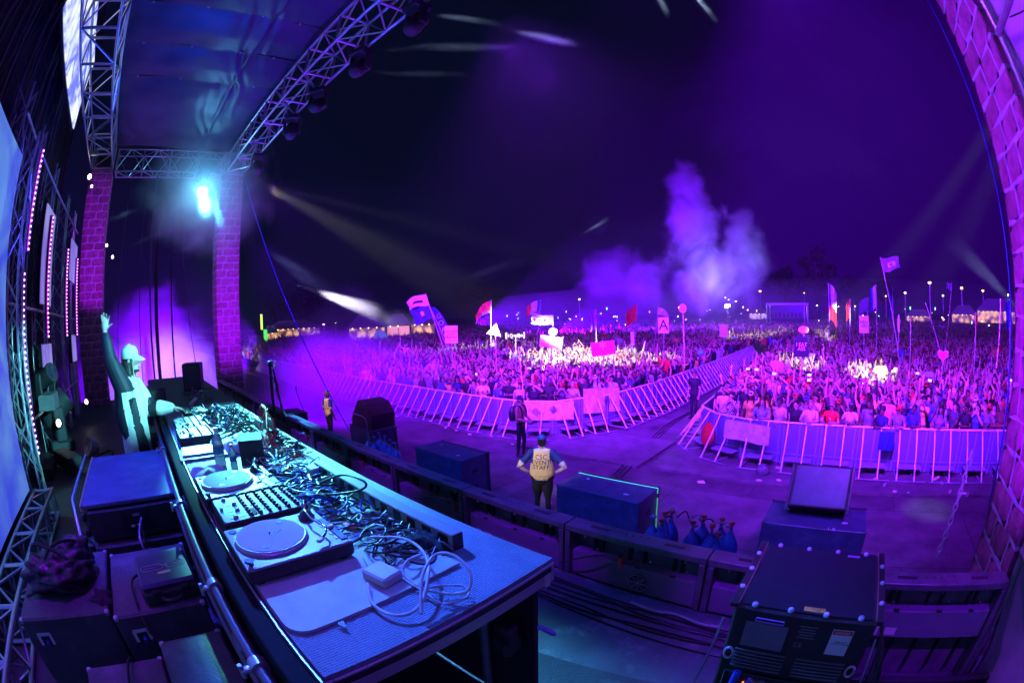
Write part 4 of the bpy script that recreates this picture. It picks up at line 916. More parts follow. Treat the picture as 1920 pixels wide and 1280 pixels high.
# leads over the stack
for i, pts in enumerate(([(-3.30, -.24, 2.80), (-3.15, -.23, 2.78), (-3.10, -.24, 2.6), (-3.02, -.23, 2.5)], [(-3.30, -.22, 2.84), (-3.05, -.26, 2.80), (-2.98, -.24, 2.6), (-2.78, -.24, 2.76), (-2.62, -.30, 2.77)], [(-2.62, -.22, 2.77), (-2.5, -.36, 2.79), (-2.25, -.36, 2.76), (-2.13, -.34, 2.65)],
        [(-2.13, -.34, 2.62), (-2.08, -.32, 2.4), (-2.02, -.42, 2.3), (-1.98, -.5, 2.64), (-1.6, -.55, 2.64)])):
    tag(MB().tube(spline(pts, 6), .0085, 8).obj('cable', CABLE if i != 1 else MATS['violet_lit_steel'], smooth=60), ['black lead plugged into the upper stacked speaker', 'violet lit lead from the stacked speakers to the case', 'black lead from the case down to the right subwoofer', 'black lead hanging down the face of the right subwoofer'][i], 'cable')

# ------------------------------------------------------------------ projector case (laser unit) at the right
LC = Vector((.055, 1.62, 2.0)); t = thing('laser_projector', 'black laser projector case with corner screws, yellow label and warning label', 'laser projector', LC)
lw, ld, lh = .57, .50, 1.09
TOPM = mat('projector_top', (.012, .017, .026), .75, spec=.2, noise=.3, nscale=3)
MB().box((0, 0, lh/2), (lw, ld, lh), bev=.01).obj('case_body', BLKR, t); MB().box((0, 0, lh+.004), (lw-.05, ld-.02, .006), bev=.002).obj('lid', TOPM, t)
mb = MB()
for s in (-1, 1): mb.box((s*(lw/2+.005), 0, lh+.0), (.03, ld+.01, .02), bev=.003)
mb.obj('side_rail', BLK, t); mb = MB(); 
for s in (-1, 1): mb.box((s*(lw/2-.012), 0, lh+.010), (.004, ld, .004))
mb.obj('edge_line', mat('brass_edge', (.4, .25, .2), .4, .5), t)
mb = MB()
for x in (-.21, -.07, .07, .21): 
    mb.lathe([(.011, lh+.004), (.011, lh+.014), (.007, lh+.018)], (x, ld/2-.02, 0), 10); mb.lathe([(.012, lh+.004), (.012, lh+.014), (.007, lh+.019)], (x, -ld/2+.012, 0), 10)
for y in (-.14, 0, .13):
    for s in (-1, 1): mb.lathe([(.011, lh+.008), (.011, lh+.016), (.007, lh+.02)], (s*(lw/2+.005), y, 0), 10)
mb.obj('screw', mat('pale_screw', (.6, .6, .75), .35), t, smooth=50)
lab = MB().box((.02, -ld/2+.035, lh+.0085), (.085, .026, .001)).obj('yellow_label', YEL, t); text_mesh('CAUTION\nLASER', .011, 'text', BLK, lab, frame((.03, -ld/2+.035, lh+.0092), (1, 0, 0), (0, 1, 0)), .0002)
MB().box((.15, ld/2-.045, lh+.0085), (.06, .016, .001)).obj('small_label', MATS['violet_bar'], t)
fy = -ld/2-.001
MB().box((-.14, fy-.002, lh-.12), (.17, .004, .12)).obj('blank_plate', PANL, t); mb = MB(); mb.tube([(-.19, fy-.006, lh-.05), (-.19, fy-.006, lh-.035), (-.08, fy-.006, lh-.035), (-.08, fy-.006, lh-.05)], .003, 6, closed=False).tube([(-.19, fy-.006, lh-.05), (-.08, fy-.006, lh-.05)], .003, 6); mb.obj('handle_outline', MATS['violet_bar'], t)
lab = MB().box((.16, fy-.002, lh-.10), (.085, .003, .12)).obj('warning_label', WHT, t)
MB().box((.16, fy-.004, lh-.052), (.078, .002, .02), bev=.001).obj('red_band', RED, lab); text_mesh('DANGER', .015, 'text', WHT, lab, frame((.16, fy-.0055, lh-.052), (1, 0, 0), (0, 0, 1)), .0003)
text_mesh('LASER LIGHT\nAVOID EXPOSURE', .009, 'text', BLK, lab, frame((.165, fy-.004, lh-.10), (1, 0, 0), (0, 0, 1)), .0003)
mb = MB()
for k in range(5): mb.box((.02, fy-.001, lh-.045-.013*k), (.07-.012*(k % 2), .001, .004))
mb.obj('print', GREY, t); text_mesh('CE', .03, 'text', GREY, t, frame((.0, fy-.0012, lh-.135), (1, 0, 0), (0, 0, 1)), .0003)
mb = MB()
for sx in (-.13, .12):
    for k in range(6): mb.box((sx, fy-.006, lh-.20-.018*k), (.21, .012, .009), bev=.002)
mb.obj('heat_sink', PANF, t)
mb = MB()
for s in (-1, 1): mb.tube([(s*.255+.018*math.cos(a), fy-.02, lh-.22+.028*math.sin(a)) for a in [k*math.pi/6 for k in range(12)]], .006, 6, closed=True)
mb.obj('lifting_ring', STEEL, t, smooth=60)
MB().box((0, fy-.012, lh-.37), (.5, .02, .11), bev=.004).obj('connector_panel', BLK, t)
mb = MB(); mb.cyl((-.13, fy-.02, lh-.345), (-.13, fy-.035, lh-.345), .018, 16); mb.obj('key_switch', MATS['violet_bar'], t, smooth=50); mb = MB(); mb.cyl((-.08, fy-.02, lh-.35), (-.08, fy-.03, lh-.35), .02, 16); mb.obj('socket_cover', PANL, t, smooth=50)
mb = MB(); mb.tube(spline([(-.19, fy-.03, lh-.30), (-.195, fy-.05, lh-.37), (-.2, fy-.06, lh-.45), (-.22, fy-.05, lh-.8)], 5), [.018]*6+[.014]*10, 10); mb.obj('power_lead', CABLEB, t, smooth=60)
LEDR = mat('lamp_red', (.5, .02, .02), .4, emit=(1, .1, .03), estr=6); LEDA = mat('lamp_amber', (.5, .3, .02), .4, emit=(1, .5, .05), estr=6)
for x, m in ((-.155, LEDR), (-.108, LEDA), (.09, LEDR), (.17, LEDA), (.16, LEDA)): MB().sph((x, fy-.024, lh-.362), .004, 8, 6).obj('indicator_lamp', m, t)
mb = MB()
for k in range(3): mb.box((.005+.022*k, fy-.023, lh-.38), (.006, .004, .05), M=Matrix.Rotation(0, 4, 'Z'))
mb.box((.125, fy-.023, lh-.385), (.05, .004, .02)); mb.box((.14, fy-.023, lh-.345), (.03, .004, .008)); mb.obj('slot', MATS['violet_bar'], t)
for s in (-1, 1): tag(MB().tube(spline([(s*.32+.05, 1.42, 2.98), (s*.33+.05, 1.38, 2.85), (s*.36+.05, 1.36, 2.6), (s*.42+.05, 1.30, 2.11)], 6), .006 if s < 0 else .0045, 6).obj('cable', CABLEG if s < 0 else MATS['violet_lit_steel'], smooth=60), 'pale lead down the %s side of the laser projector case' % ('left' if s < 0 else 'right'), 'cable')
for k in range(5): tag(MB().tube(spline([(.37+.02*k, 1.75, 3.0-.05*k), (.45+.02*k, 1.6, 2.8-.04*k), (.46+.02*k, 1.5, 2.4), (.44+.02*k, 1.45, 2.1)], 5), .007, 6).obj('cable', CABLE, smooth=60), 'black lead of the bundle right of the laser projector', 'cable', 'leads right of the laser projector')
tag(MB().box((0, 0, 0), (.7, .55, .9), bev=.01).obj('plinth', BLKR, loc=(.055, 1.64, 1.55)), 'black plinth carrying the laser projector', 'plinth')
# cables running along the foot of the panel row
for k in range(7):
    v = 2.14+.045*k; pts = [(u, v+.02*math.sin(u*2+k)+(.05*math.sin(k*2.1) if -1.2 < u < -.5 else 0)-(.25*(u+2) if False else 0), DECK+.008+.004*(k % 2)) for u in np.linspace(-12, -.2, 30)]
    tag(MB().tube(spline(pts, 3), .008, 6).obj('cable', CABLE, smooth=60), 'black cable of the bundle running along the foot of the panel row', 'cable', 'cables along the foot of the panel row')
tag(MB().tube(spline([(-1.15, 2.42, DECK+.012), (-.95, 2.38, DECK+.03), (-.8, 2.42, DECK+.02), (-.6, 2.36, DECK+.04), (-.45, 2.40, DECK+.015)], 6), .011, 8).obj('cable', CABLEG, smooth=60), 'pale grey cable at the foot of the panel row by the projector', 'cable')

# ------------------------------------------------------------------ moving head lights, cyan lamp
def moving_head(loc, label, hang=True, s=1., rz=0, pitch=.5, glow=None, group=None, m=None):
    m = m or BLKR; t = thing('moving_head_light', label, 'stage light', loc, rz, group=group); k = -1 if hang else 1
    MB().box((0, 0, k*.06*s), (.34*s, .3*s, .12*s), bev=.02*s).obj('base', m, t)
    for sx in (-1, 1): MB().box((sx*.17*s, 0, k*.27*s), (.05*s, .14*s, .34*s), bev=.02*s).obj('yoke_arm', m, t)
    M = Matrix.Translation((0, 0, k*.38*s)) @ Matrix.Rotation(pitch, 4, 'X')
    MB().lathe([(.06*s, -.2*s), (.11*s, -.17*s), (.13*s, -.05*s), (.12*s, .1*s), (.135*s, .16*s), (.13*s, .2*s), (.11*s, .2*s)], n=20, M=M).obj('lamp_head', m, t, smooth=50)
    MB().lathe([(.0, .19*s), (.108*s, .195*s), (.08*s, .215*s), (0, .225*s)], n=20, M=M).obj('lens', glow or mat('dark_lens', (.05, .06, .1), .05), t, smooth=50)
    if hang: MB().box((0, 0, .04), (.06, .05, .10)).obj('clamp', ALU, t)
    return t
for i, u in enumerate((-4.87, -6.54, -8.31, -9.83, -12.67)):
    moving_head((u, 3.44, 9.04), ['nearest', 'second nearest', 'middle', 'fourth nearest', 'farthest'][i]+' stage light hanging under the long front truss', True, 1.1, R(180+20*i), .5+.2*(i % 3), group='stage lights under the front truss')
CYG = mat('cyan_lens_glow', (.5, .9, 1), .3, emit=(.25, .85, 1), estr=60)
CL = Vector((-14.05, 1.98, 8.2))
t = moving_head((CL.x-.2, CL.y, CL.z+.72), 'blazing cyan stage light hanging between the far pillars', True, 1.4, R(90), R(-120), glow=None)
MB().sph((CL.x-t.location.x, 0, -.72), .17, 16, 12).obj('glowing_bulb', CYG, t); t.rotation_euler.z = 0
moving_head(tuple(at(118, 842, DECK)), 'large grey stage light standing on the floor behind the light strips', False, 1.9, R(20), -.9, m=DKGREY)
moving_head((-8.6, -2.1, 3.0), 'grey stage light clamped on the towers above the floor light', False, 1.3, R(-30), -1.2, m=DKGREY)
tag(MB().box((0, 0, .13), (.5, .35, .26), bev=.01).obj('dimmer_box', GREY, loc=(-8.3, -2.0, 3.0)), 'grey metal dimmer box clamped beside the second strip of lights', 'dimmer box')
WG = mat('warm_lens_glow', (1, .9, .8), .3, emit=(1, .85, .75), estr=9)
for i, (x, y, r, lb) in enumerate(((110, 793, .07, 'small oval white lamp glowing above the floor light'), (162, 753, .06, 'small oval white lamp beside the rear brick pillar'), (168, 332, .09, 'white lamp on top of the rear brick pillar'), (172, 350, .05, 'tiny white lamp near the top of the rear brick pillar'), (200, 460, .06, 'white lamp right of the rear pillar, upper of two'), (211, 482, .06, 'white lamp right of the rear pillar, lower of two'))):
    p = atd(x, y, 9.0 if i < 1 else (12 if i == 1 else (14.2 if i < 4 else 17)))
    t = thing('spot_lamp', lb, 'lamp', p); MB().lathe([(r*.5, -r*1.5), (r*1.1, -r), (r*1.15, 0), (r, .0)], n=14, M=Matrix.Rotation(R(70), 4, 'Y')).obj('housing', BLK, t, smooth=50); MB().sph((r*.1, 0, .0), (r*.5, r*.8, r), 10, 8).obj('lens', WG, t)
# white horn shaped fan on the floor behind the DJ
p = at(172, 838, DECK+.12); t = thing('fan_heater', 'white round fan with a ribbed hood on the floor by the rear pillar', 'fan', p, .6)
MB().lathe([(.05, -.16), (.13, -.12), (.17, 0), (.18, .1), (.165, .1), (.12, -.02)], n=24, M=Matrix.Rotation(R(65), 4, 'X')).obj('hood', WHT, t, smooth=50)
mb = MB()
for r in (.04, .08, .12, .155): mb.tube([(r*math.cos(a), r*math.sin(a), .09) for a in [k*math.pi/10 for k in range(20)]], .005, 5, closed=True, M=Matrix.Rotation(R(65), 4, 'X'))
mb.obj('grille', ALU, t)
p = at(128, 868, DECK+.1); cab('floor_box', 'long black floor box with a label beside the white fan', (p.x, p.y, DECK+.05), .85, .30, .22, .55, None, 'equipment box')
p = at(95, 890, DECK); cab('floor_box', 'low black box on the floor at the foot of the light strip', (p.x, p.y-.1, DECK), .7, .4, .18, .1, None, 'equipment box')
tag(MB().tube(spline([tuple(at(170, 860, DECK+.2)), tuple(at(190, 850, DECK+.1)), tuple(at(212, 845, DECK+.3)), tuple(at(200, 880, DECK+.05))], 6), .02, 8).obj('cable', CABLE, smooth=50), 'thick black cable drooping from the white fan', 'cable')
# ------------------------------------------------------------------ people
SKINS = [(.52, .33, .25), (.42, .25, .18), (.60, .42, .34), (.30, .17, .11), (.50, .32, .24), (.16, .085, .06)]
SKIN = mat('skin', SKINS[0], .5, noise=.06, rand=SKINS)
SKINP = mat('skin_pale', (.58, .40, .33), .5, noise=.06); SKIND = mat('skin_dark', (.10, .055, .04), .45, noise=.06); SKINM = mat('skin_tan', (.38, .21, .15), .45, noise=.06)
SHIRT = mat('shirt_cloth', (.5, .5, .5), .8, noise=.35, nscale=7, objcol=True, bump=1, bscale=9)
PANTS = mat('trouser_cloth', (.05, .05, .06), .8, rand=[(.02, .02, .03), (.05, .06, .12), (.10, .09, .08), (.03, .03, .04), (.2, .2, .22)])
HAIRM = mat('hair', (.03, .02, .015), .5, noise=.3, nscale=30, bump=.6, bscale=60, rand=[(.012, .009, .008), (.03, .018, .012), (.015, .01, .01), (.10, .055, .025), (.02, .015, .012), (.28, .19, .09)])
EYEM = mat('eye_dark', (.03, .02, .02), .25); SHOEM = mat('shoe', (.03, .03, .03), .5)
CAPM = mat('cap_cloth', (.1, .1, .1), .8, objcol=True)

def loft(mb, pts, rad, n=14, ax=(1, 0, 0)):
    """closed tube with elliptical section (rx along ax) and rounded ends"""
    P = [Vector(p) for p in pts]; rr = [(r, r) if not isinstance(r, (tuple, list)) else r for r in rad]
    d0 = (P[0]-P[1]).normalized(); d1 = (P[-1]-P[-2]).normalized(); q = min(rr[0]); q1 = min(rr[-1])
    P2 = [P[0]+d0*q*.95, P[0]+d0*q*.7]+P+[P[-1]+d1*q1*.7, P[-1]+d1*q1*.95]
    R2 = [(rr[0][0]*.3, rr[0][1]*.3), (rr[0][0]*.72, rr[0][1]*.72)]+rr+[(rr[-1][0]*.72, rr[-1][1]*.72), (rr[-1][0]*.3, rr[-1][1]*.3)]
    V = []; F = []; k = len(P2); a = None
    for i, p in enumerate(P2):
        t = (P2[min(i+1, k-1)]-P2[max(i-1, 0)]).normalized(); x = Vector(ax) if a is None else a; x = (x-t*x.dot(t))
        if x.length < .05: x = t.orthogonal()
        x.normalize(); a = x; y = t.cross(x)
        for j in range(n): th = 2*math.pi*j/n; V.append(p+x*math.cos(th)*R2[i][0]+y*math.sin(th)*R2[i][1])
    for i in range(k-1):
        for j in range(n): F.append((i*n+j, i*n+(j+1) % n, (i+1)*n+(j+1) % n, (i+1)*n+j))
    F += [tuple(range(n))[::-1], tuple(range((k-1)*n, k*n))]; mb.add(V, F)

class Body:
    def __init__(s): s.mb = MB(); s.S = []; s.L = []
    def part(s, lab, pts, rad, ax=(1, 0, 0), n=14):
        loft(s.mb, pts, rad, n, ax); P = [Vector(p) for p in pts]; rr = [min(r) if isinstance(r, (tuple, list)) else r for r in rad]
        for i in range(len(P)-1):
            m = max(2, int((P[i+1]-P[i]).length/.025))
            for k in range(m+1): s.S.append((*P[i].lerp(P[i+1], k/m), rr[i]+(rr[i+1]-rr[i])*k/m)); s.L.append(lab)
    def ball(s, lab, c, r, n=14, m=10):
        s.mb.sph(c, r, n, m); q = min(r) if isinstance(r, tuple) else r; s.S.append((*c, q)); s.L.append(lab)
        if isinstance(r, tuple):
            for ax in range(3):
                if r[ax] > q*1.15:
                    for sg in (-1, 1): cc = list(c); cc[ax] += sg*(r[ax]-q); s.S.append((*cc, q)); s.L.append(lab)
    def build(s, name, mats, voxel=.011, smooth=3, faces=None, override=None, subsmooth=None):
        me = s.mb.mesh('tmp', []) ; o = bpy.data.objects.new('tmp', me); COL.objects.link(o)
        m = o.modifiers.new('r', 'REMESH'); m.mode = 'VOXEL'; m.voxel_size = voxel; m.use_smooth_shade = True
        if smooth: sm = o.modifiers.new('s', 'SMOOTH'); sm.factor = .5; sm.iterations = smooth
        dg = bpy.context.evaluated_depsgraph_get(); ev = o.evaluated_get(dg); nf = len(ev.data.polygons)
        if faces and nf*2 > faces: d = o.modifiers.new('d', 'DECIMATE'); d.ratio = faces/(nf*2.)
        dg = bpy.context.evaluated_depsgraph_get(); r = bpy.data.meshes.new_from_object(o.evaluated_get(dg)); bpy.data.objects.remove(o); bpy.data.meshes.remove(me)
        r.name = name; r.materials.clear()
        for q in mats: r.materials.append(q)
        n = len(r.polygons); c = np.empty(n*3, np.float32); r.polygons.foreach_get('center', c); c = c.reshape(-1, 3)
        S = np.array(s.S); Lb = np.array(s.L); best = np.full(n, 1e9); lab = np.zeros(n, int)
        for i in range(len(S)):
            d = np.linalg.norm(c-S[i, :3], axis=1)-S[i, 3]*1.0; w = d < best; best[w] = d[w]; lab[w] = Lb[i]
        if override is not None: lab = override(c, lab)
        r.polygons.foreach_set('material_index', lab.astype(np.int32)); r.polygons.foreach_set('use_smooth', [True]*n); r.update(); return r

ARMS = {'down': ((.235, -.03, 1.13), (.235, .07, .89)), 'up': ((.265, .04, 1.63), (.245, .05, 1.89)), 'wide': ((.37, .03, 1.58), (.43, .04, 1.83)),
        'bent': ((.35, .06, 1.47), (.24, .12, 1.70)), 'rail': ((.265, .14, 1.20), (.11, .38, 1.235)), 'phone': ((.20, .20, 1.27), (.07, .33, 1.50)),
        'point': ((.21, .22, 1.53), (.19, .40, 1.73)), 'clap': ((.235, .08, 1.62), (.055, .13, 1.83)), 'mouth': ((.25, .15, 1.24), (.09, .17, 1.45)),
        'brow': ((.32, .10, 1.50), (.11, .13, 1.64)), 'hip': ((.36, -.09, 1.14), (.20, .03, .98)), 'front': ((.24, .03, 1.12), (.10, .24, 1.06))}
def hand(B, lab, w, d, side, up=None, spread=.5, fr=.0095, curl=.25, thumb=True):
    w = Vector(w); d = Vector(d).normalized(); n = Vector((0, 1, 0)) if up is None else Vector(up); n = (n-d*n.dot(d))
    if n.length < .1: n = d.orthogonal()
    n.normalize(); s = d.cross(n)*side
    B.part(lab, [w, w+d*.05, w+d*.078], [(.026, .018), (.038, .017), (.036, .014)], ax=s)
    for k, (o, l) in enumerate(((-.03, .058), (-.0105, .068), (.0105, .066), (.03, .050))):
        b = w+d*.08+s*o; f = (d+s*o*9*spread).normalized(); m = b+f*l*.55; e = m+(f-n*-curl).normalized()*l*.55
        B.part(lab, [b-f*.01, m, e], [fr*1.1, fr, fr*.85], n=8)
    if thumb: B.part(lab, [w+d*.025-s*.024, w+d*.05-s*.055, w+d*.075-s*.066], [fr*1.3, fr*1.15, fr], n=8)
def torso(B, fem=0, fat=1., top=1, leg=2, shoe=3, legs=True, bare=False):
    sh = .168 if fem else .192; ch = .14*fat if fem else .155*fat; wa = (.112 if fem else .138)*fat; hp = .158*fat
    B.part(top, [(0, 0, .93), (0, 0, 1.03), (0, .005, 1.12), (0, .008, 1.24), (0, .004, 1.34), (0, -.005, 1.41), (0, -.005, 1.445)],
           [(hp, .11*fat), ((hp+wa)/2, .105*fat), (wa, .092*fat), (ch, .108*fat), (ch+.012, .11), (ch-.03, .085), (.075, .06)], n=18)
    B.part(top, [(-sh+.02, -.005, 1.415), (0, -.005, 1.43), (sh-.02, -.005, 1.415)], [.048, .062, .048])
    if fem:
        for s in (-1, 1): B.ball(top, (s*.068, .085, 1.27), (.055, .05, .055))
    B.part(leg, [(0, 0, .90), (0, 0, .97)], [(hp*.98, .108*fat), (hp, .11*fat)], n=18)
    if legs:
        for s, f in ((-1, .02), (1, -.03)):
            B.part(leg, [(s*.085, 0, .90), (s*.095, .01+f*.5, .68), (s*.10, .02+f, .48), (s*.105, f, .30), (s*.11, f-.02, .09)], [.082*fat, .072*fat, .054, .050, .036])
            B.part(shoe, [(s*.11, f-.04, .045), (s*.118, f+.06, .04), (s*.122, f+.15, .032)], [(.038, .042), (.044, .036), (.038, .026)])
    return sh
def head(B, skin=0, eye=4, c=(0, .01, 1.60), tilt=0, hood=None):
    x, y, z = c
    B.part(skin, [(0, -.005, 1.44), (x*.5, y*.5, 1.50), (x, y-.005, z-.06)], [.056, .050, .050])
    B.ball(skin, (x, y-.005, z+.03), (.073, .092, .088)); B.part(skin, [(x, y+.02, z-.02), (x, y+.045, z-.075)], [(.060, .066), (.036, .036)])
    B.ball(skin, (x, y+.075, z-.083), (.022, .018, .016), 8, 6)
    B.part(skin, [(x, y+.088, z+.012), (x, y+.108, z-.022)], [.010, .015], n=8)                       # nose
    for s in (-1, 1):
        B.ball(skin, (x+s*.074, y-.008, z-.005), (.012, .022, .032), 8, 6); B.ball(eye, (x+s*.031, y+.083, z+.012), (.013, .008, .008), 8, 6)
        B.part(eye, [(x+s*.016, y+.092, z+.033), (x+s*.044, y+.082, z+.036)], [.0045, .0045], n=6)
    B.part(skin, [(x-.02, y+.086, z-.052), (x, y+.093, z-.052), (x+.02, y+.086, z-.052)], [.007, .009, .007], n=6)
def make_hair(style, c=(0, .01, 1.60)):
    x, y, z = c; B = Body()
    if style in ('short', 'long', 'pony', 'curly'):
        B.ball(0, (x, y-.018, z+.045), (.083, .098, .088)); B.ball(0, (x, y-.045, z-.005), (.078, .07, .075))
        B.ball(0, (x, y+.055, z+.092), (.055, .035, .028))
    if style == 'long':
        for s in (-1, 1): B.part(0, [(x+s*.07, y-.02, z+.03), (x+s*.088, y-.01, z-.06), (x+s*.095, y+.02, z-.17), (x+s*.09, y+.03, z-.25)], [.03, .034, .034, .022])
        B.part(0, [(x, y-.07, z), (x, y-.09, z-.12), (x, y-.10, z-.25)], [(.075, .04), (.085, .04), (.07, .025)])
    if style == 'pony': B.part(0, [(x, y-.09, z+.07), (x, y-.15, z+.03), (x, y-.14, z-.10)], [.025, .033, .015])
    if style == 'curly':
        rg = random.Random(3)
        for k in range(26): a = rg.uniform(0, 6.28); q = rg.uniform(.1, 1.5); B.ball(0, (x+.088*math.sin(q)*math.cos(a), y-.03+.09*math.sin(q)*math.sin(a)*(.5 if math.sin(a) > 0 else 1), z+.045+.09*math.cos(q)), .03, 8, 6)
    return B.build('hair', [HAIRM], .012, 2, 700)
def make_cap(c=(0, .01, 1.60), back=False, kind='cap', m=None):
    x, y, z = c; mb = MB()
    if kind == 'cap':
        mb.lathe([(.088, .035), (.090, .06), (.083, .105), (.06, .135), (.02, .148), (.004, .15)], (x, y-.01, z-.005), 20); mb.v = [((a-x)*.92+x, (b-y)*1.1+y, c_) for a, b, c_ in mb.v]
        s = -1 if back else 1; poly = [(x+.075*math.cos(a), y+s*(.065+.105*math.sin(a))) for a in [k*math.pi/10 for k in range(11)]]; mb.prism(poly, z+.032, z+.040)
    elif kind == 'sailor':
        mb.lathe([(.084, .05), (.098, .055), (.102, .095), (.09, .10), (.085, .12), (.05, .14), (.004, .142)], (x, y-.01, z), 20)
    elif kind == 'beanie':
        mb.lathe([(.090, .02), (.094, .04), (.09, .09), (.065, .135), (.02, .15), (.004, .152)], (x, y-.012, z), 18)
    me = mb.mesh('cap', [m or CAPM], 60); return me
BM = [SKIN, SHIRT, PANTS, SHOEM, EYEM, HAIRM]
def crowd_body(name, arms, fem, sleeve=.55, faces=5200, voxel=.0112, lean=0., hairstyle=None, full=True):
    B = Body(); sh = torso(B, fem, 1., 1, 2, 3, legs=full); head(B)
    for s, a in ((-1, arms[0]), (1, arms[1])):
        e, w = ARMS[a]; e = Vector((e[0]*s, e[1], e[2])); w = Vector((w[0]*s, w[1], w[2])); S0 = Vector((s*(sh-.01), -.005, 1.405)); q = .92 if fem else 1
        m = S0.lerp(e, sleeve); B.part(1, [S0, m], [.052*q, .046*q]); B.part(0, [m, e, e.lerp(w, .35), w], [.043*q, .037*q, .038*q, .026*q])
        if full: hand(B, 0, w, (w-e), s, up=(0, 1, 0), curl=.1 if a in ('up', 'wide') else .4)
        else: B.part(0, [w, w+(w-e).normalized()*.15], [(.04, .02), (.03, .015)])
    if hairstyle:
        x, y, z = 0, .01, 1.6; B.ball(5, (x, y-.018, z+.045), (.083, .098, .088)); B.ball(5, (x, y-.045, z-.005), (.078, .07, .075))
        if hairstyle == 'long':
            for s in (-1, 1): B.part(5, [(s*.085, 0, 1.56), (s*.095, .03, 1.36)], [.034, .025])
            B.part(5, [(0, -.08, 1.6), (0, -.09, 1.38)], [(.08, .04), (.07, .025)])
    return B.build(name, BM, voxel, 3 if full else 1, faces)
POSES = [(('down', 'down'), 0), (('up', 'up'), 0), (('down', 'up'), 0), (('wide', 'down'), 1), (('rail', 'rail'), 0), (('phone', 'phone'), 1), (('clap', 'clap'), 1), (('point', 'down'), 0), (('mouth', 'mouth'), 1), (('bent', 'up'), 1), (('brow', 'front'), 0), (('rail', 'rail'), 1), (('wide', 'wide'), 1), (('front', 'point'), 0)]
PTXT = ['with arms down', 'throwing both arms up', 'holding one arm up', 'with an arm raised wide', 'leaning arms on the rail', 'filming with both hands', 'clapping overhead', 'pointing at the stage', 'cupping hands to the mouth', 'waving one bent and one straight arm', 'shading the eyes with a hand', 'resting crossed arms on the rail', 'spreading both arms', 'reaching one hand forward']
BODIES = [crowd_body('body', a, f) for a, f in POSES]
HAIRS = {k: make_hair(k) for k in ('short', 'long', 'pony', 'curly')}
CAPS = {'cap': make_cap(), 'cap turned backwards': make_cap(back=True), 'beanie': make_cap(kind='beanie')}
SHIRTC = [('black', (.015, .015, .018)), ('white', (.52, .52, .52)), ('grey', (.18, .18, .19)), ('blue', (.06, .12, .5)), ('red', (.55, .03, .03)), ('dark blue', (.02, .03, .10)), ('pink', (.7, .3, .4)), ('yellow', (.7, .55, .1)), ('black', (.02, .02, .02)), ('pale blue', (.3, .42, .62)), ('black', (.015, .015, .018)), ('charcoal', (.06, .06, .065)), ('black', (.015, .015, .02)), ('brown', (.12, .07, .04))]
def person(name, label, loc, rz, body, hair=None, cap=None, col=(.5, .5, .5), capcol=(.05, .05, .05), sc=1., group=None):
    o = bpy.data.objects.new(name, body); COL.objects.link(o); o.location = loc; o.rotation_euler.z = rz; o.scale = (sc, sc, sc); o.color = (*col, 1)
    tag(o, label, 'person', group)
    if hair: h = bpy.data.objects.new('hair', hair); COL.objects.link(h); h.parent = o
    if cap: h = bpy.data.objects.new('cap', cap); COL.objects.link(h); h.parent = o; h.color = (*capcol, 1)
    return o
# ------------------------------------------------------------------ pit: subwoofers, wedges, gas bottles, cables
SUBM = scuff_mat('blue_black_sub_paint', (.05, .06, .13), (.11, .12, .18), .42, .55, .75, 2.5)
def pit_sub(u0, u1, v0, v1, h, label, stripe=False):
    t = thing('pit_subwoofer', label, 'subwoofer', ((u0+u1)/2, (v0+v1)/2, 0)); w = u1-u0; d = v1-v0
    MB().box((0, -.06, h/2), (w, d-.12, h), bev=.012).obj('cabinet', SUBM, t); MB().box((0, d/2-.06, h/2), (w-.02, .11, h-.02), bev=.01).obj('grille', BLKR, t)
    mb = MB()
    for z in (h*.3, h*.68): mb.box((w/2+.002, -.05, z), (.006, .16, .10), bev=.002)
    mb.obj('handle', BLK, t); mb = MB()
    for sx in (-1, 1):
        for sy in (-1, 1): mb.box((sx*(w/2-.02), sy*(d/2-.02)-.0, h-.02), (.05, .05, .05), bev=.01)
    mb.box((0, -.06, h+.001), (.012, d-.16, .004)); mb.obj('corner_cap', DKGREY, t); mb = MB(); mb.box((w*.28, -.2, h+.002), (.10, .06, .003)).box((-w*.3, .12, h+.002), (.06, .04, .003)); mb.obj('sticker', LABW, t)
    if stripe:
        G = mat('green_glow_tape', (.2, .9, .5), .5, emit=(.1, 1, .6), estr=.7); mb = MB(); mb.box((0, d/2-.125, h+.003), (w, .022, .005)); mb.box((w/2+.003, d/2-.125, h-.05), (.006, .022, .10)); mb.obj('tape_stripe', G, t)
        mb = MB(); mb.tube([(w/2+.015, d/2-.14, h-.18), (w/2+.02, d/2-.145, h-.5), (w/2+.03, d/2-.13, .1)], .012, 6); mb.obj('green_strap', mat('green_strap', (.15, .8, .25), .5, emit=(.1, .9, .2), estr=.35), t)
    return t
pit_sub(-4.70, -3.0, 6.30, 7.16, 1.0, 'large blue black double subwoofer with a green glowing stripe beside the lettered guard', True)
pit_sub(-8.80, -7.12, 6.15, 7.04, 1.0, 'large plain double subwoofer left of the lettered guard')
pit_sub(-12.3, -10.9, 6.20, 7.04, 1.0, 'double subwoofer under the rounded wedge speaker, behind the blue gas bottles')
pit_sub(-.92, .82, 6.40, 7.33, 1.0, 'double subwoofer under the tilted black speaker at the right')
pit_sub(-16.1, -15.0, 4.95, 5.9, 1.0, 'farthest small double subwoofer beyond the panel row by the thin stand')
t = thing('wedge_speaker', 'rounded black wedge speaker on the subwoofer behind the gas bottles', 'speaker', (-11.55, 6.62, 1.0), R(4))
mb = MB(); mb.prism([(-.52, 0), (.52, 0), (.56, .42), (.30, .72), (-.1, .80), (-.5, .25)], -.42, .42, M=Matrix.Rotation(R(90), 4, 'X')); mb.obj('cabinet', BLKR, t)
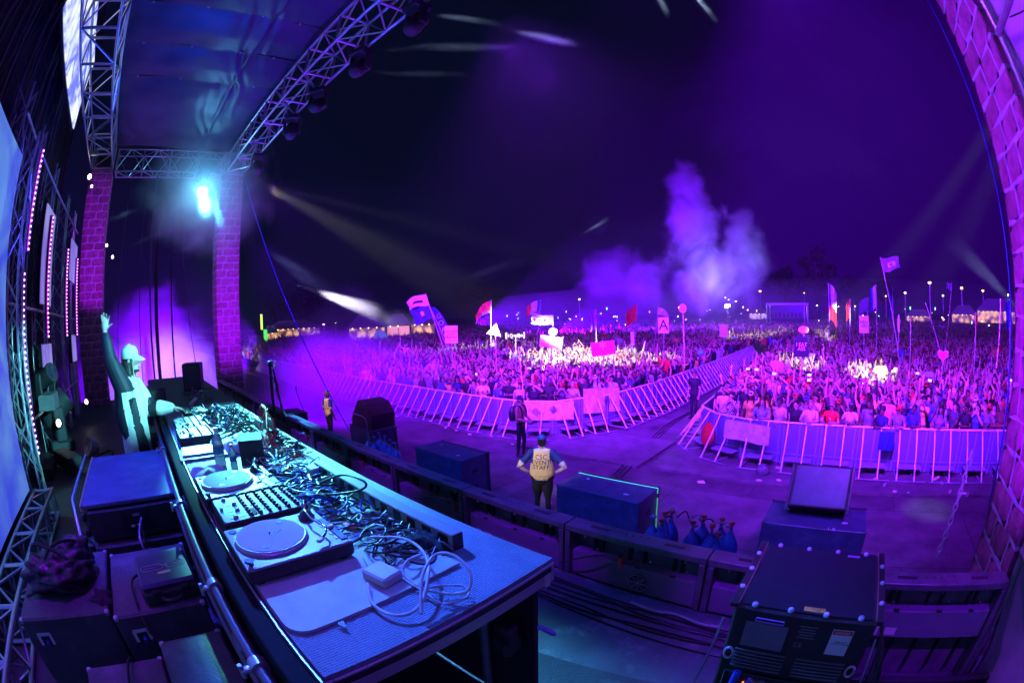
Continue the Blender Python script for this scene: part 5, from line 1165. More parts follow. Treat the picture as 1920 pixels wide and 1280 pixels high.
mb = MB(); mb.tube(spline([(-.45, -.43, .38), (.1, -.44, .36), (.35, -.46, .26), (.42, -.5, .05), (.5, -.52, -.2)], 5), .015, 6); mb.obj('cable', CABLEG, t, smooth=60)
t = thing('tilted_speaker', 'black speaker with side rails tilted up on the right subwoofer', 'speaker', (-.08, 6.75, 1.0))
M = Matrix.Translation((0, .08, .10)) @ Matrix.Rotation(R(58), 4, 'X'); 
MB().box((0, .33, 0), (1.0, .66, .42), M=M, bev=.015).obj('cabinet', BLKR, t); mb = MB()
for s in (-1, 1): mb.box((s*.51, .30, .22), (.05, .74, .06), M=M, bev=.005)
mb.obj('side_rail', BLK, t); MB().box((0, .33, .212), (.9, .6, .01), M=M).obj('grille', mat('violet_grille', (.06, .05, .09), .4, noise=.3, nscale=3), t)
t2 = thing('sign_plate', 'small white 1.8 lettering on the right subwoofer', 'lettering', (.22, 6.42, 1.003)); text_mesh('1.8', .12, 'text', WHT, t2, None, .001)
# gas bottles
def gas(loc, label, red=True, s=1.):
    t = thing('gas_bottle', label, 'gas bottle', loc, random.uniform(0, 6)); MB().lathe([(.0, 0), (.13*s, .01), (.135*s, .04), (.135*s, 1.02), (.125*s, 1.10), (.095*s, 1.18), (.055*s, 1.24), (.03*s, 1.27), (.03*s, 1.31)], n=20).obj('bottle', BLUEP, t, smooth=50)
    mb = MB(); mb.cyl((0, 0, 1.31), (0, 0, 1.40), .018, 8).cyl((0, 0, 1.35), (.07, 0, 1.36), .014, 8); mb.obj('valve', CHROME, t, smooth=50)
    MB().lathe([(.02, 1.40), (.042, 1.405), (.045, 1.42), (.035, 1.435), (.01, 1.44)], n=12).obj('valve_wheel', RED if red else BLUEP, t, smooth=50)
    mb = MB(); mb.box((.134*s, 0, 1.0), (.006, .06, .08)); mb.obj('sticker', LABW, t)
gz = lambda x, y: at(x, y, 1.28)
for i, (x, y) in enumerate(((1224, 985), (1246, 978), (1258, 976), (1298, 996), (1318, 984), (1334, 1002), (1352, 990), (1370, 998), (1345, 1018), (1240, 992))):
    p = gz(x, y); gas((p.x, p.y, 0), 'blue gas bottle in the cluster by the green striped subwoofer, '+['leftmost', 'second from the left', 'tall third one', 'fourth one', 'middle one at the back', 'middle one in front', 'back one toward the right', 'rightmost', 'front one nearest the panels', 'one behind the leftmost'][i], i > 0)
for i, (x, y) in enumerate(((690, 826), (702, 830), (712, 822), (722, 828), (732, 836), (742, 842))):
    p = gz(x, y); gas((p.x, p.y, 0), 'blue gas bottle in the left cluster before the wedge speaker, '+['leftmost', 'second', 'third', 'fourth', 'fifth', 'rightmost'][i], False)
for i in range(5):
    a = gz(1246+i*22, 978+i*4); b = gz(1268+i*24, 984+i*3); tag(MB().tube(spline([(a.x, a.y, 1.38), ((a.x+b.x)/2, (a.y+b.y)/2+.06, 1.5-.03*i), (b.x, b.y, 1.36)], 6), .01, 6).obj('hose', CABLE if i % 2 else STEEL, smooth=60), 'gas hose joining the blue bottles with red valves', 'hose', 'hoses of the gas bottles')
for k in range(3): tag(MB().tube(spline([(-5.0-.12*k, 9.2, .075), (-5.6-.12*k, 12.5, .012), (-6.0-.1*k, 15.5, .012), (-5.9, 19, .012)], 6), .018, 6).obj('cable', CABLE, smooth=60), 'thick black cable running down the gap between the two crowd blocks', 'cable', 'cables in the gap between the crowd blocks')
for i, (x, y, s) in enumerate(((1315, 903, .06), (1285, 845, .05), (705, 865, .05), (1640, 903, .04), (1100, 810, .05))):
    p = at(x, y, .02); cloth((p.x, p.y, .072 if i in (1, 3, 4) else .004), (s*1.6, s), 'crumpled litter lying in the pit, '+['before the right block of the barricade', 'at the corner of the right block', 'by the far barricade', 'under the right barricade', 'at the gap corner'][i], 30+i, PAPER, .06, 'litter', 'litter')
# ------------------------------------------------------------------ barricade
BARM = mat('barricade_steel', (.85, .83, .85), .38, .1, noise=.12, nscale=6); BARP = mat('barricade_panel', (.20, .20, .42), .42, .2, noise=.12, nscale=2)
def make_barrier():
    W = 1.0; t = thing('crowd_barrier', 'x', 'crowd barrier', (0, 0, 0), group='crowd barriers along the pit')
    MB().box((0, 0, .56), (W-.012, .015, 1.05)).obj('panel', BARP, t)
    MB().cyl((-W/2, 0, 1.13), (W/2, 0, 1.13), .03, 10).obj('top_rail', BARM, t, smooth=60)
    mb = MB()
    for x in (-.47, -.05, .42): mb.box((x, -.02, .57), (.035, .03, 1.1))
    mb.box((0, -.02, .3), (W-.02, .028, .03)); mb.obj('upright', mat('barricade_upright', (.34, .33, .5), .4, .2), t)
    for x in (-.36, .12): MB().cyl((x, -.02, 1.12), (x, -.80, .04), .023, 8).obj('strut', BARM, t, smooth=60)
    mb = MB(); mb.box((0, -.22, .22), (W-.30, .36, .02)); mb.obj('step_plate', MATS['barricade_upright'], t)
    mb = MB(); mb.cyl((-.45, -.80, .04), (.45, -.80, .04), .018, 8)
    for x in (-.36, .12): mb.cyl((x, -.8, .04), (x, 0, .04), .015, 6)
    mb.obj('foot', MATS['barricade_upright'], t, smooth=60); return t
proto = make_barrier(); allk = {o.name: [] for o in bpy.data.objects if o.parent is proto}; allk[proto.name] = [o for o in bpy.data.objects if o.parent is proto]
paths = [('left front row', [(-41, 11.95), (-33, 11.5), (-26, 11.25), (-19.5, 11.1), (-14, 11.15), (-10.6, 11.2), (-9.5, 11.4), (-8.75, 11.9), (-8.4, 12.7)]),
         ('left side of the gap', [(-8.4, 12.7), (-7.9, 13.6), (-7.55, 16.5), (-7.4, 25), (-7.5, 37)]),
         ('right side of the gap', [(-4.8, 37), (-4.7, 30), (-4.45, 16), (-4.25, 13.2)]),
         ('right front row', [(-4.25, 13.2), (-3.6, 12.45), (-2.8, 12.05), (-1.9, 11.94), (.6, 11.95), (7.2, 11.95)])]
first = True; T1 = 'first second third fourth fifth sixth seventh eighth ninth tenth eleventh twelfth thirteenth fourteenth fifteenth sixteenth seventeenth eighteenth nineteenth'.split(); NW = T1+[w for a in ('twent', 'thirt', 'fort', 'fift', 'sixt') for w in [a+'ieth']+[a+'y-'+x for x in T1[:9]]]
for nm, pts in paths:
    P = spline(densify([(x, y, 0) for x, y in pts]), 5); seg = [0]
    for i in range(1, len(P)): seg.append(seg[-1]+(P[i]-P[i-1]).length)
    n = int(seg[-1]/1.0)
    def pt(s):
        for i in range(1, len(P)):
            if seg[i] >= s: return P[i-1].lerp(P[i], (s-seg[i-1])/max(1e-6, seg[i]-seg[i-1]))
        return P[-1]
    for k in range(n):
        a = pt(seg[-1]*k/n); b = pt(seg[-1]*(k+1)/n); c = (a+b)/2; d = b-a; rz = math.atan2(d.y, d.x)
        if nm.startswith('right side'): pass
        lb = 'steel crowd barrier section %s of the %s' % (['one', 'two', 'three', 'four', 'five', 'six', 'seven', 'eight', 'nine', 'ten', 'eleven', 'twelve', 'thirteen', 'fourteen', 'fifteen', 'sixteen', 'seventeen', 'eighteen', 'nineteen', 'twenty'][k] if k < 20 else 'far along', nm)
        if nm == 'left front row': lb = 'steel barrier in the left front row, %s from the corner of the gap' % (NW[n-k-1])
        if nm == 'right front row': lb = 'steel barrier in the right front row, %s from the corner of the gap' % NW[k]
        if nm == 'left side of the gap': lb = 'steel barrier on the left side of the gap, %s from the front' % NW[k]
        if nm == 'right side of the gap': lb = 'steel barrier on the right side of the gap, %s from the front' % NW[n-k-1]
        if first: o = proto; o.location = (c.x, c.y, .07); o.rotation_euler.z = rz; o['label'] = lb; first = False
        else: o = dup(proto, (c.x, c.y, .07), rz, lb, kids=allk)
        o.scale.x = d.length
# banners on the barriers
def hang_cloth(name, label, cat, p0, p1, h, m, seed, wave=.03, extra=None):
    rg = np.random.default_rng(seed); p0 = Vector(p0); p1 = Vector(p1); d = p1-p0; nrm = Vector((d.y, -d.x, 0)).normalized(); n, k = 20, 12; V = []
    for j in range(k+1):
        for i in range(n+1):
            a = i/n; b = j/k; V.append(p0.lerp(p1, a)-Vector((0, 0, h*b))+nrm*(wave*(math.sin(a*9+seed)+.5*math.sin(a*21+b*4))*b+.02+.04*b))
    F = [(j*(n+1)+i, (j+1)*(n+1)+i, (j+1)*(n+1)+i+1, j*(n+1)+i+1) for j in range(k) for i in range(n)]
    mb = MB(); mb.add(V, F); t = thing(name, label, cat, (0, 0, 0)); mb.obj('cloth', m, t, smooth=180); return t
BAN = mat('white_banner', (.6, .6, .65), .75, noise=.3, nscale=5)
def diamonds(t, p0, p1, zs, m):
    p0 = Vector(p0); p1 = Vector(p1); d = (p1-p0).normalized(); n = Vector((d.y, -d.x, 0))
    mb = MB()
    for f, z in zs:
        c = p0.lerp(p1, f)+Vector((0, 0, z))+n*.10
        for s in (.13, .065): mb.tube([c+d*s, c+Vector((0, 0, s)), c-d*s, c-Vector((0, 0, s))], .012, 4, closed=True)
    mb.obj('diamond_mark', m, t)
t = hang_cloth('banner', 'white banner with dark diamond marks tied on the left block corner barriers', 'banner', (-9.75, 11.1, 1.2), (-8.35, 12.2, 1.2), .62, BAN, 2); diamonds(t, (-9.75, 11.1, 1.2), (-8.35, 12.2, 1.2), ((.3, -.3), (.62, -.25)), DKGREY)
t = hang_cloth('banner', 'blue white flag with one diamond draped over the barrier at the gap corner', 'banner', (-8.25, 12.6, 1.55), (-7.75, 14.2, 1.4), .85, BAN, 5); diamonds(t, (-8.25, 12.6, 1.5), (-7.75, 14.2, 1.4), ((.6, -.4),), DKGREY)
t = hang_cloth('banner', 'pale wrinkled banner hanging over the right block corner barrier', 'banner', (-3.1, 11.85, 1.2), (-1.75, 11.55, 1.16), .5, BAN, 7)
t = hang_cloth('jacket', 'blue jacket hanging over the barrier of the right block', 'jacket', (1.3, 11.6, 1.2), (1.75, 11.6, 1.2), .45, MATS['cable_blue'], 9)
mb = MB(); mb.lathe([(.0, -.02), (.3, -.015), (.34, 0), (.3, .03), (.1, .06), (0, .065)], n=24, M=Matrix.Rotation(R(78), 4, 'X')); o = mb.obj('shield_disc', RED, loc=(-3.72, 12.2, .62), rz=-.7, smooth=50); tag(o, 'round red disc leaning inside the corner barrier of the right block', 'disc')
mb = MB(); mb.sph((0, 0, .13), (.19, .15, .17), 12, 8); tag(mb.obj('plastic_bag', GLS, loc=(-1.75, 10.95, .07), smooth=80), 'clear plastic bag of litter under the right block barrier', 'plastic bag')
mb = MB(); mb.sph((0, 0, .15), (.17, .2, .19), 12, 8); tag(mb.obj('plastic_bag', GLS, loc=(-7.95, 9.9, .07), smooth=80), 'clear plastic bag on the ground behind the bare chested guard', 'plastic bag')

rgl = random.Random(77)
for i in range(34):                       # cups and scraps along the foot of the barriers
    if i % 2: u = rgl.uniform(-1.8, 5.0); v = rgl.uniform(10.4, 11.8)
    else: u = rgl.uniform(-17, -8.8); v = rgl.uniform(10.1, 11.0)
    z = .072
    if i % 3: cloth((u, v, z), (rgl.uniform(.04, .09), rgl.uniform(.03, .06)), 'scrap of paper litter under the barriers', 100+i, PAPER, .04, 'litter', 'litter'); bpy.data.objects[-1] if False else None
    else:
        o = MB().lathe([(.028, 0), (.038, .10), (.036, .10), (.027, .006)], n=12).obj('paper_cup', WHT, loc=(u, v, z+.035)); o.rotation_euler = (R(90), 0, rgl.uniform(0, 6)); tag(o, 'white paper cup lying under the barriers', 'cup', 'paper cups under the barriers')
for o in bpy.data.objects:
    if o.get('label') == 'scrap of paper litter under the barriers': o['group'] = 'paper litter under the barriers'
# ------------------------------------------------------------------ guards in the pit
JER = mat('yellow_jersey', (.85, .62, .22), .8, noise=.08, nscale=14, bump=.2, bscale=12); NAVY = mat('navy_sleeve', (.015, .03, .18), .75); DTR = mat('black_trousers', (.008, .008, .012), .8); TRIM = mat('cream_trim', (.8, .7, .5), .8)
def face_dir(frm, to): d = Vector(to)-Vector(frm); return math.atan2(-d.x, d.y)
def staff(loc, rz, label, arms, skin, fat=1.2, cap=True, sc=1.05, lettering=True, capcol=(.02, .05, .35), hair='short'):
    B = Body(); sh = torso(B, 0, fat, 1, 2, 3); B.part(1, [(0, 0, 1.0), (0, 0, 1.12), (0, 0, 1.30)], [(.168*fat, .125*fat), (.16*fat, .128*fat), (.15*fat, .118*fat)], n=18); head(B, 0, 4)
    for s, a in ((-1, arms[0]), (1, arms[1])):
        e, w = ARMS[a]; e = Vector((e[0]*s*fat**.5, e[1], e[2])); w = Vector((w[0]*s*fat**.5, w[1], w[2])); S0 = Vector((s*(sh+.005), -.005, 1.40)); m = S0.lerp(e, .72)
        B.part(5, [S0, m], [.066, .064]); B.part(6, [m, m.lerp(e, .12)], [.066, .064]); B.part(0, [m.lerp(e, .1), e, e.lerp(w, .35), w], [.048, .043, .044, .03]); hand(B, 0, w, (w-e), s, fr=.011)
    B.part(7, [(0, 0, .975), (0, 0, 1.005)], [(.168*fat, .118*fat), (.165*fat, .117*fat)], n=18)
    def ov(c, lab):
        lab = lab.copy(); q = (lab == 1) & (np.abs(c[:, 0]) > .145+.05*(1.42-c[:, 2])) & (c[:, 2] > 1.22); lab[q] = 5; q = (lab == 1) & (c[:, 2] > 1.44); lab[q] = 6; return lab
    me = B.build('body', [skin, JER, DTR, SHOEM, EYEM, NAVY, TRIM, MATS['dark_grey']], .011, 3, 16000, ov)
    o = person('person', label, loc, rz, me, HAIRS[hair] if hair else None, CAPS['cap'] if cap else None, capcol=capcol, sc=sc)
    if lettering:
        M = frame((0, -.112*fat-.008, 1.25), (1, 0, 0), (0, 0, 1))
        tm = text_mesh('CSC\nEVENT\nSTAFF', .115, 'jersey_lettering', BLK, None, M, .001, space=.82)
        # lay the letters on the curved back
        bvh = None
        from mathutils.bvhtree import BVHTree
        bvh = BVHTree.FromPolygons([v.co.copy() for v in me.vertices], [tuple(p.vertices) for p in me.polygons])
        bm = bmesh.new(); bm.from_mesh(tm.data); bmesh.ops.triangulate(bm, faces=bm.faces); bmesh.ops.subdivide_edges(bm, edges=bm.edges, cuts=1); bm.to_mesh(tm.data); bm.free()
        for v in tm.data.vertices:
            h = bvh.ray_cast(Vector((v.co.x, -.6, v.co.z)), Vector((0, 1, 0)))
            if h[0]: v.co.y = h[0].y-.004
        tm.parent = o
    return o
c = at(978, 855, .0)
CS = Vector((-5.22, 6.55, 0)); staff(CS, R(30), 'guard in a cream jersey lettered CSC EVENT STAFF, hands on hips', ('hip', 'hip'), SKINP, 1.42, True, 1.05)
S2 = at(612, 729, 1.85); staff((S2.x, S2.y, 0), R(5), 'dark haired guard in a yellow and navy jersey standing left in the misty pit', ('down', 'down'), SKIND, 1.0, False, 1.04)
# bare chested guard with a backpack
B = Body(); sh = torso(B, 0, 1.0, 0, 2, 3); head(B, 0, 4)
for s, a in ((-1, 'front'), (1, 'front')):
    e, w = ARMS[a]; e = Vector((e[0]*s, e[1], e[2])); w = Vector((w[0]*s, w[1], w[2])); S0 = Vector((s*(sh-.005), -.005, 1.405)); B.part(0, [S0, e, e.lerp(w, .35), w], [.056, .042, .042, .03]); hand(B, 0, w, w-e, s)
me = B.build('body', [SKINM, SHIRT, DTR, SHOEM, EYEM], .011, 3, 12000)
G3 = at(978, 855, 0); o = person('person', 'bare chested man in a dark cap and backpack looking at his hands before the barrier', (G3.x, G3.y, .0), R(-80), me, HAIRS['short'], CAPS['cap'], capcol=(.02, .02, .06), sc=1.04)
mb = MB()
for s in (-1, 1): mb.tube(spline([(s*.11, .115, 1.12), (s*.115, .125, 1.3), (s*.11, .06, 1.45), (s*.11, -.06, 1.46), (s*.11, -.13, 1.38)], 5), .02, 6)
ss = mb.obj('harness_strap', BLK, o, smooth=60)
t = thing('backpack', 'black backpack worn by the bare chested man', 'backpack', o.location, o.rotation_euler.z); mb = blob((0, -.24, 1.24), (.17, .12, .25), 12, .08); mb.obj('pack', BAGM, t, smooth=70)
# guard in black in the gap
B = Body(); sh = torso(B, 0, 1.08, 1, 2, 3); head(B, 0, 4)
for s in (-1, 1):
    e, w = ARMS['down']; e = Vector((e[0]*s, e[1], e[2])); w = Vector((w[0]*s, w[1], w[2])); S0 = Vector((s*(sh), -.005, 1.405)); m = S0.lerp(e, .6); B.part(1, [S0, m], [.058, .054]); B.part(0, [m, e, e.lerp(w, .35), w], [.046, .04, .04, .03]); hand(B, 0, w, w-e, s)
GB = B.build('body', [SKIN, mat('black_tshirt', (.01, .01, .014), .8), DTR, SHOEM, EYEM], .011, 3, 9000)
GG = at(1300, 785, 0); person('person', 'guard all in black standing in the gap between the crowd blocks', (GG.x, GG.y, 0), R(170), GB, HAIRS['short'], sc=1.06)
for i, (x, y, lb) in enumerate(((1342, 700, 'second guard in black farther back in the gap'), (1382, 672, 'third guard in black far back in the gap, leaning on the barrier'))):
    p = at(x, y, 0); person('person', lb, (p.x, p.y, 0), R(150+40*i), GB, HAIRS['short'])

# ------------------------------------------------------------------ the DJ
CREAM = mat('cream_jacket', (.70, .66, .60), .7, noise=.05, bump=.35, bscale=9); JBLK = mat('black_jacket_panel', (.010, .010, .02), .65, noise=.1, bump=.35, bscale=9)
def make_dj():
    # local frame: faces +y; stands 1.84 m tall; near arm (+x side) is toward the table, far arm raised
    B = Body(); C, K, SK, LG, EY = 1, 2, 0, 3, 4
    B.part(C, [(0, -.01, .74), (0, -.01, .9), (0, 0, 1.05), (0, .01, 1.2), (0, .0, 1.36), (0, -.01, 1.46), (0, -.01, 1.50)], [(.23, .17), (.225, .165), (.21, .155), (.205, .15), (.195, .135), (.14, .105), (.085, .075)], n=22)
    B.part(C, [(-.17, -.01, 1.45), (0, -.01, 1.475), (.17, -.01, 1.45)], [.07, .075, .07])
    for s, f in ((-1, .03), (1, -.03)):
        B.part(LG, [(s*.1, 0, .88), (s*.11, f, .5), (s*.115, f-.02, .1)], [.10, .075, .055]); B.part(LG, [(s*.11, f-.05, .05), (s*.12, f+.16, .035)], [(.045, .05), (.042, .03)])
    # raised arm (right, +x, the side the camera sees) in a wide black sleeve
    S0 = Vector((.20, -.04, 1.42)); e = Vector((.25, -.16, 1.72)); w = Vector((.24, -.20, 1.97))
    B.part(K, [(.12, -.10, 1.02), (.17, -.09, 1.20), S0, S0.lerp(e, .5), e, e.lerp(w, .72)], [.07, .10, .115, .10, .080, .058]); B.part(SK, [e.lerp(w, .6), w], [.036, .028])
    def finger(b, pts, r): B.part(SK, [b]+[b+Vector(p) for p in pts], [r]*len(pts)+[r*.8], n=8)
    # palm seen from the side: its width runs along y
    B.part(SK, [w, w+Vector((.005, .0, .05)), w+Vector((.01, .01, .09))], [(.027, .020), (.043, .020), (.041, .018)], ax=(0, 1, 0))
    h = w+Vector((.01, .01, .092))
    finger(h+Vector((.002, -.032, 0)), [(.006, -.012, .035), (.022, -.008, .062)], .0098); finger(h+Vector((.003, -.011, .004)), [(.008, -.006, .045), (.03, .002, .075)], .0102)
    finger(h+Vector((.003, .011, .004)), [(.008, .006, .042), (.03, .010, .066)], .0102); finger(h+Vector((.003, .031, -.002)), [(.010, .016, .032), (.02, .028, .05)], .0092)
    finger(w+Vector((.012, .036, .035)), [(.012, .034, .022), (.02, .06, .030)], .0110)
    # other arm (left, -x) reaching forward to the mixer, cream sleeve with a black band
    S0 = Vector((-.17, .02, 1.42)); e = Vector((-.10, .20, 1.17)); w = Vector((-.02, .46, 1.17))
    B.part(C, [S0, S0.lerp(e, .5), e, e.lerp(w, .5), e.lerp(w, .92)], [.10, .10, .092, .084, .058]); B.part(SK, [e.lerp(w, .85), w], [.036, .028])
    d = Vector((.10, .9, -.16)).normalized(); B.part(SK, [w, w+d*.05, w+d*.085], [(.028, .02), (.042, .018), (.04, .016)]); h = w+d*.088
    for o, l, dz in ((-.032, .05, -.02), (-.011, .062, -.025), (.011, .066, -.03), (.031, .058, -.02)): finger(h+Vector((o, 0, 0)), [(o*.4, l*.6, dz*.4), (o*.5, l, dz-.01)], .0095)
    finger(w+Vector((.03, .02, -.005)), [(.03, .035, -.015), (.035, .06, -.03)], .0105)
    # head turned toward the table, face, beard
    x, y, z = 0, .035, 1.665
    B.part(SK, [(0, -.005, 1.46), (x, y*.6, 1.55), (x, y-.005, z-.06)], [.062, .056, .054])
    B.ball(SK, (x, y-.005, z+.03), (.076, .096, .092), 20, 14); B.part(SK, [(x, y+.02, z-.02), (x, y+.048, z-.08)], [(.062, .068), (.038, .038)])
    B.ball(SK, (x, y+.082, z-.092), (.024, .02, .018), 10, 8); B.part(SK, [(x, y+.090, z+.018), (x, y+.105, z+.0), (x, y+.118, z-.022)], [.009, .011, .014], n=8); B.ball(SK, (x-.013, y+.103, z-.026), .009, 8, 6); B.ball(SK, (x+.013, y+.103, z-.026), .009, 8, 6)
    for s in (-1, 1):
        B.ball(SK, (x+s*.077, y-.01, z-.005), (.011, .022, .034), 10, 8); B.ball(EY, (x+s*.032, y+.086, z+.014), (.014, .008, .006), 8, 6); B.part(5, [(x+s*.014, y+.097, z+.033), (x+s*.034, y+.094, z+.038), (x+s*.052, y+.083, z+.033)], [.004, .005, .003], n=6)
        B.part(SK, [(x+s*.02, y+.075, z-.01), (x+s*.05, y+.06, z-.015)], [.022, .018])
    for zz in (-.052, -.061): B.part(6, [(x-.022, y+.088, z+zz), (x, y+.098, z+zz), (x+.022, y+.088, z+zz)], [.004, .006, .004], n=6)
    def ov(c, lab):
        lab = lab.copy()
        # black side panel and yoke, black band on the sleeve, thin beard
        q = (lab == LG) & (c[:, 2] > .70); lab[q] = C
        q = ((lab == C) | (lab == K)) & (c[:, 2] < 1.40) & (c[:, 0] > .02) & (c[:, 1] > -.055); lab[q] = C; q = (lab == C) & (c[:, 2] > 1.0) & (c[:, 2] < 1.46) & (c[:, 1] < -.055) & (c[:, 0] > .02); lab[q] = K
        q = (lab == C) & (c[:, 0] > .05) & (np.abs(c[:, 1]-(.045+.09*(1.3-c[:, 2]))) < .038+.03*(1.3-c[:, 2])) & (c[:, 2] < 1.33) & (c[:, 2] > .72); lab[q] = K
        ew = (c-np.array([-.10, .20, 1.17]))@np.array([.08, .26, .0])/(.08**2+.26**2); q = (lab == C) & (ew > .02) & (ew < .40) & (c[:, 1] > .17) & (np.abs(c[:, 2]-1.17) < .12); lab[q] = K
        q = (lab == SK) & (c[:, 2] > 1.54) & (c[:, 2] < 1.60) & (c[:, 1] > .07) & (c[:, 2] < 1.585+.0*c[:, 1]); lab[q] = 5
        return lab
    return B.build('body', [SKINP, CREAM, JBLK, DTR, EYEM, mat('dark_hair', (.02, .013, .01), .5, noise=.4, nscale=30, bump=.8, bscale=90), mat('lip', (.35, .16, .14), .5)], .0072, 4, 60000, ov)
DJL = Vector((-5.08, -.16, DECK)); DJR = R(-8)
dj = person('person', 'DJ in a cream and black jacket and pale cap with one arm raised', DJL, DJR, make_dj(), sc=1.035)
x, y, z = 0, .035, 1.665
B = Body(); B.ball(0, (x, y-.022, z+.02), (.084, .095, .085)); B.ball(0, (x, y-.055, z-.04), (.076, .06, .08))
rg = random.Random(5)
for k in range(22):
    a = math.pi*(.92+1.16*k/21); r0 = .078; px, py = x+r0*math.cos(a), y-.02+r0*math.sin(a)*1.1; l = rg.uniform(.17, .25)
    B.part(0, [(px, py, z-.02), (px*1.1+rg.uniform(-.012, .012), py-.005, z-.09), (px*1.25+rg.uniform(-.02, .02), py-.01+rg.uniform(-.015, .02), z-.02-l)], [.018, .016, .006], n=8)
for s in (-1, 1): B.part(0, [(x+s*.074, y+.02, z+.03), (x+s*.083, y+.022, z-.06), (x+s*.085, y+.03, z-.15)], [.011, .015, .007], n=8)
me = B.build('hair', [MATS['dark_hair']], .0075, 2, 14000); h = bpy.data.objects.new('hair', me); COL.objects.link(h); h.parent = dj
mb = MB(); mb.lathe([(.093, .03), (.096, .055), (.092, .095), (.072, .135), (.035, .155), (.006, .16)], (0, 0, 0), 28); mb.v = [(a*.93+x, b*1.13+y-.008, c_+z) for a, b, c_ in mb.v]
V = []; F = []; n = 14; 
for j in range(6):
    for i in range(n+1):
        a = math.pi*i/n; r = j/5; cx_ = math.cos(a); sy = math.sin(a); V.append((x+cx_*.078*(1-.06*r), y+.045+sy*(.03+.105*r), z+.036-.028*r*r*(.4+sy)+.010*(1-cx_*cx_)-.014*abs(cx_)**2))
for j in range(5):
    for i in range(n): F.append((j*(n+1)+i, (j+1)*(n+1)+i, (j+1)*(n+1)+i+1, j*(n+1)+i+1))
k0 = len(V); V2 = [(a, b, c_+.006) for a, b, c_ in V]; mb.add(V, F); mb.add(V2, [f[::-1] for f in F]); mb.sph((x, y-.008, z+.162), .009, 8, 6)
capo = mb.obj('cap', mat('pale_cap', (.6, .58, .5), .75, noise=.05), dj, smooth=60)
mb = MB(); wv = Vector((.24, -.198, 1.955)); mb.tube([wv+Vector((.034*math.cos(a), .03*math.sin(a), .004*math.sin(2*a))) for a in [k*math.pi/8 for k in range(16)]], .006, 6, closed=True); mb.obj('wristband', BLK, dj, smooth=60)
mb = MB(); mb.tube(spline([(-.075, -.0, 1.515), (-.08, .07, 1.50), (0, .115, 1.475), (.08, .07, 1.50), (.075, 0, 1.515)], 5), .012, 8); mb.obj('collar', MATS['cream_jacket'], dj, smooth=60)
# ------------------------------------------------------------------ crowd
def inpoly(x, y, P):
    c = False; n = len(P)
    for i in range(n):
        x1, y1 = P[i]; x2, y2 = P[(i+1) % n]
        if (y1 > y) != (y2 > y) and x < (x2-x1)*(y-y1)/(y2-y1)+x1: c = not c
    return c
LP = [(-150, 12.6), (-41, 12.55), (-33, 12.1), (-26, 11.85), (-19.5, 11.65), (-14, 11.7), (-10.6, 11.75), (-9.9, 12.0), (-9.3, 12.6), (-8.75, 13.4), (-8.15, 16.5), (-8.0, 25), (-8.2, 62), (-150, 62)]
RP = [(-4.4, 62), (-4.1, 30), (-3.85, 16), (-3.7, 13.7), (-3.2, 12.95), (-2.6, 12.55), (-1.9, 12.45), (.6, 12.4), (60, 12.4), (60, 62)]
def vis(u, v):
    a = math.degrees(math.atan2(u, v)); return -79 < a < 26
pts = []
def edge_row(P, i0, i1, off, step, lbl):
    Q = spline(densify([(x, y, 0) for x, y in P[i0:i1]]), 4); s = 0; acc = 0; 
    for i in range(1, len(Q)):
        d = Q[i]-Q[i-1]; L = d.length; acc += L
        while acc >= step:
            acc -= step; p = Q[i]-d.normalized()*acc; n = Vector((-d.y, d.x, 0)).normalized()
            pts.append((p.x+n.x*off+random.uniform(-.05, .05), p.y+n.y*off+random.uniform(-.05, .05), lbl))
edge_row(LP, 1, 12, -.13, .44, 'lf'); edge_row(RP, 1, 9, -.13, .44, 'rf')
n0 = len(pts)
def poisson(poly, x0, x1, y0, y1, r, lbl, dmin, dmax):
    nx = int((x1-x0)/r); ny = int((y1-y0)/r)
    for j in range(ny):
        for i in range(nx):
            x = x0+(i+.5*(j % 2)+random.uniform(-.33, .33))*r; y = y0+(j+random.uniform(-.33, .33))*r; d = math.hypot(x, y)
            if dmin <= d < dmax and vis(x, y) and (poly is None or inpoly(x, y, poly)): yield (x, y, lbl)
def near_edge(x, y): return min(math.hypot(x-p[0], y-p[1]) for p in pts[:n0]) < .36
for P, lb in ((LP, 'l'), (RP, 'r')):
    for q in poisson(P, -27 if lb == 'l' else -5, 14 if lb == 'r' else -7, 12, 27, .50, lb, 0, 23):
        if not near_edge(q[0], q[1]): pts.append(q)
for P, lb in ((LP, 'l'), (RP, 'r')):
    for q in poisson(P, -45 if lb == 'l' else -5, 22 if lb == 'r' else -7, 11.5, 42, .62, lb, 23, 40): pts.append(q)
for q in poisson(None, -72, 34, 12, 72, .86, 'x', 40, 70):
    if not (-8.2 < q[0] < -4.2 and q[1] < 38.5): pts.append(q)
for q in poisson(None, -112, 56, 12, 118, 1.3, 'x', 70, 118): pts.append(q)
pts = [p for p in pts if vis(p[0], p[1]) and not (-15.6 < p[0] < -5.8 and 84 < p[1] < 97)]
pts.sort(key=lambda p: math.hypot(p[0], p[1]))
print('CROWD', len(pts))
NEAR, FAR = pts[:288], pts[288:]
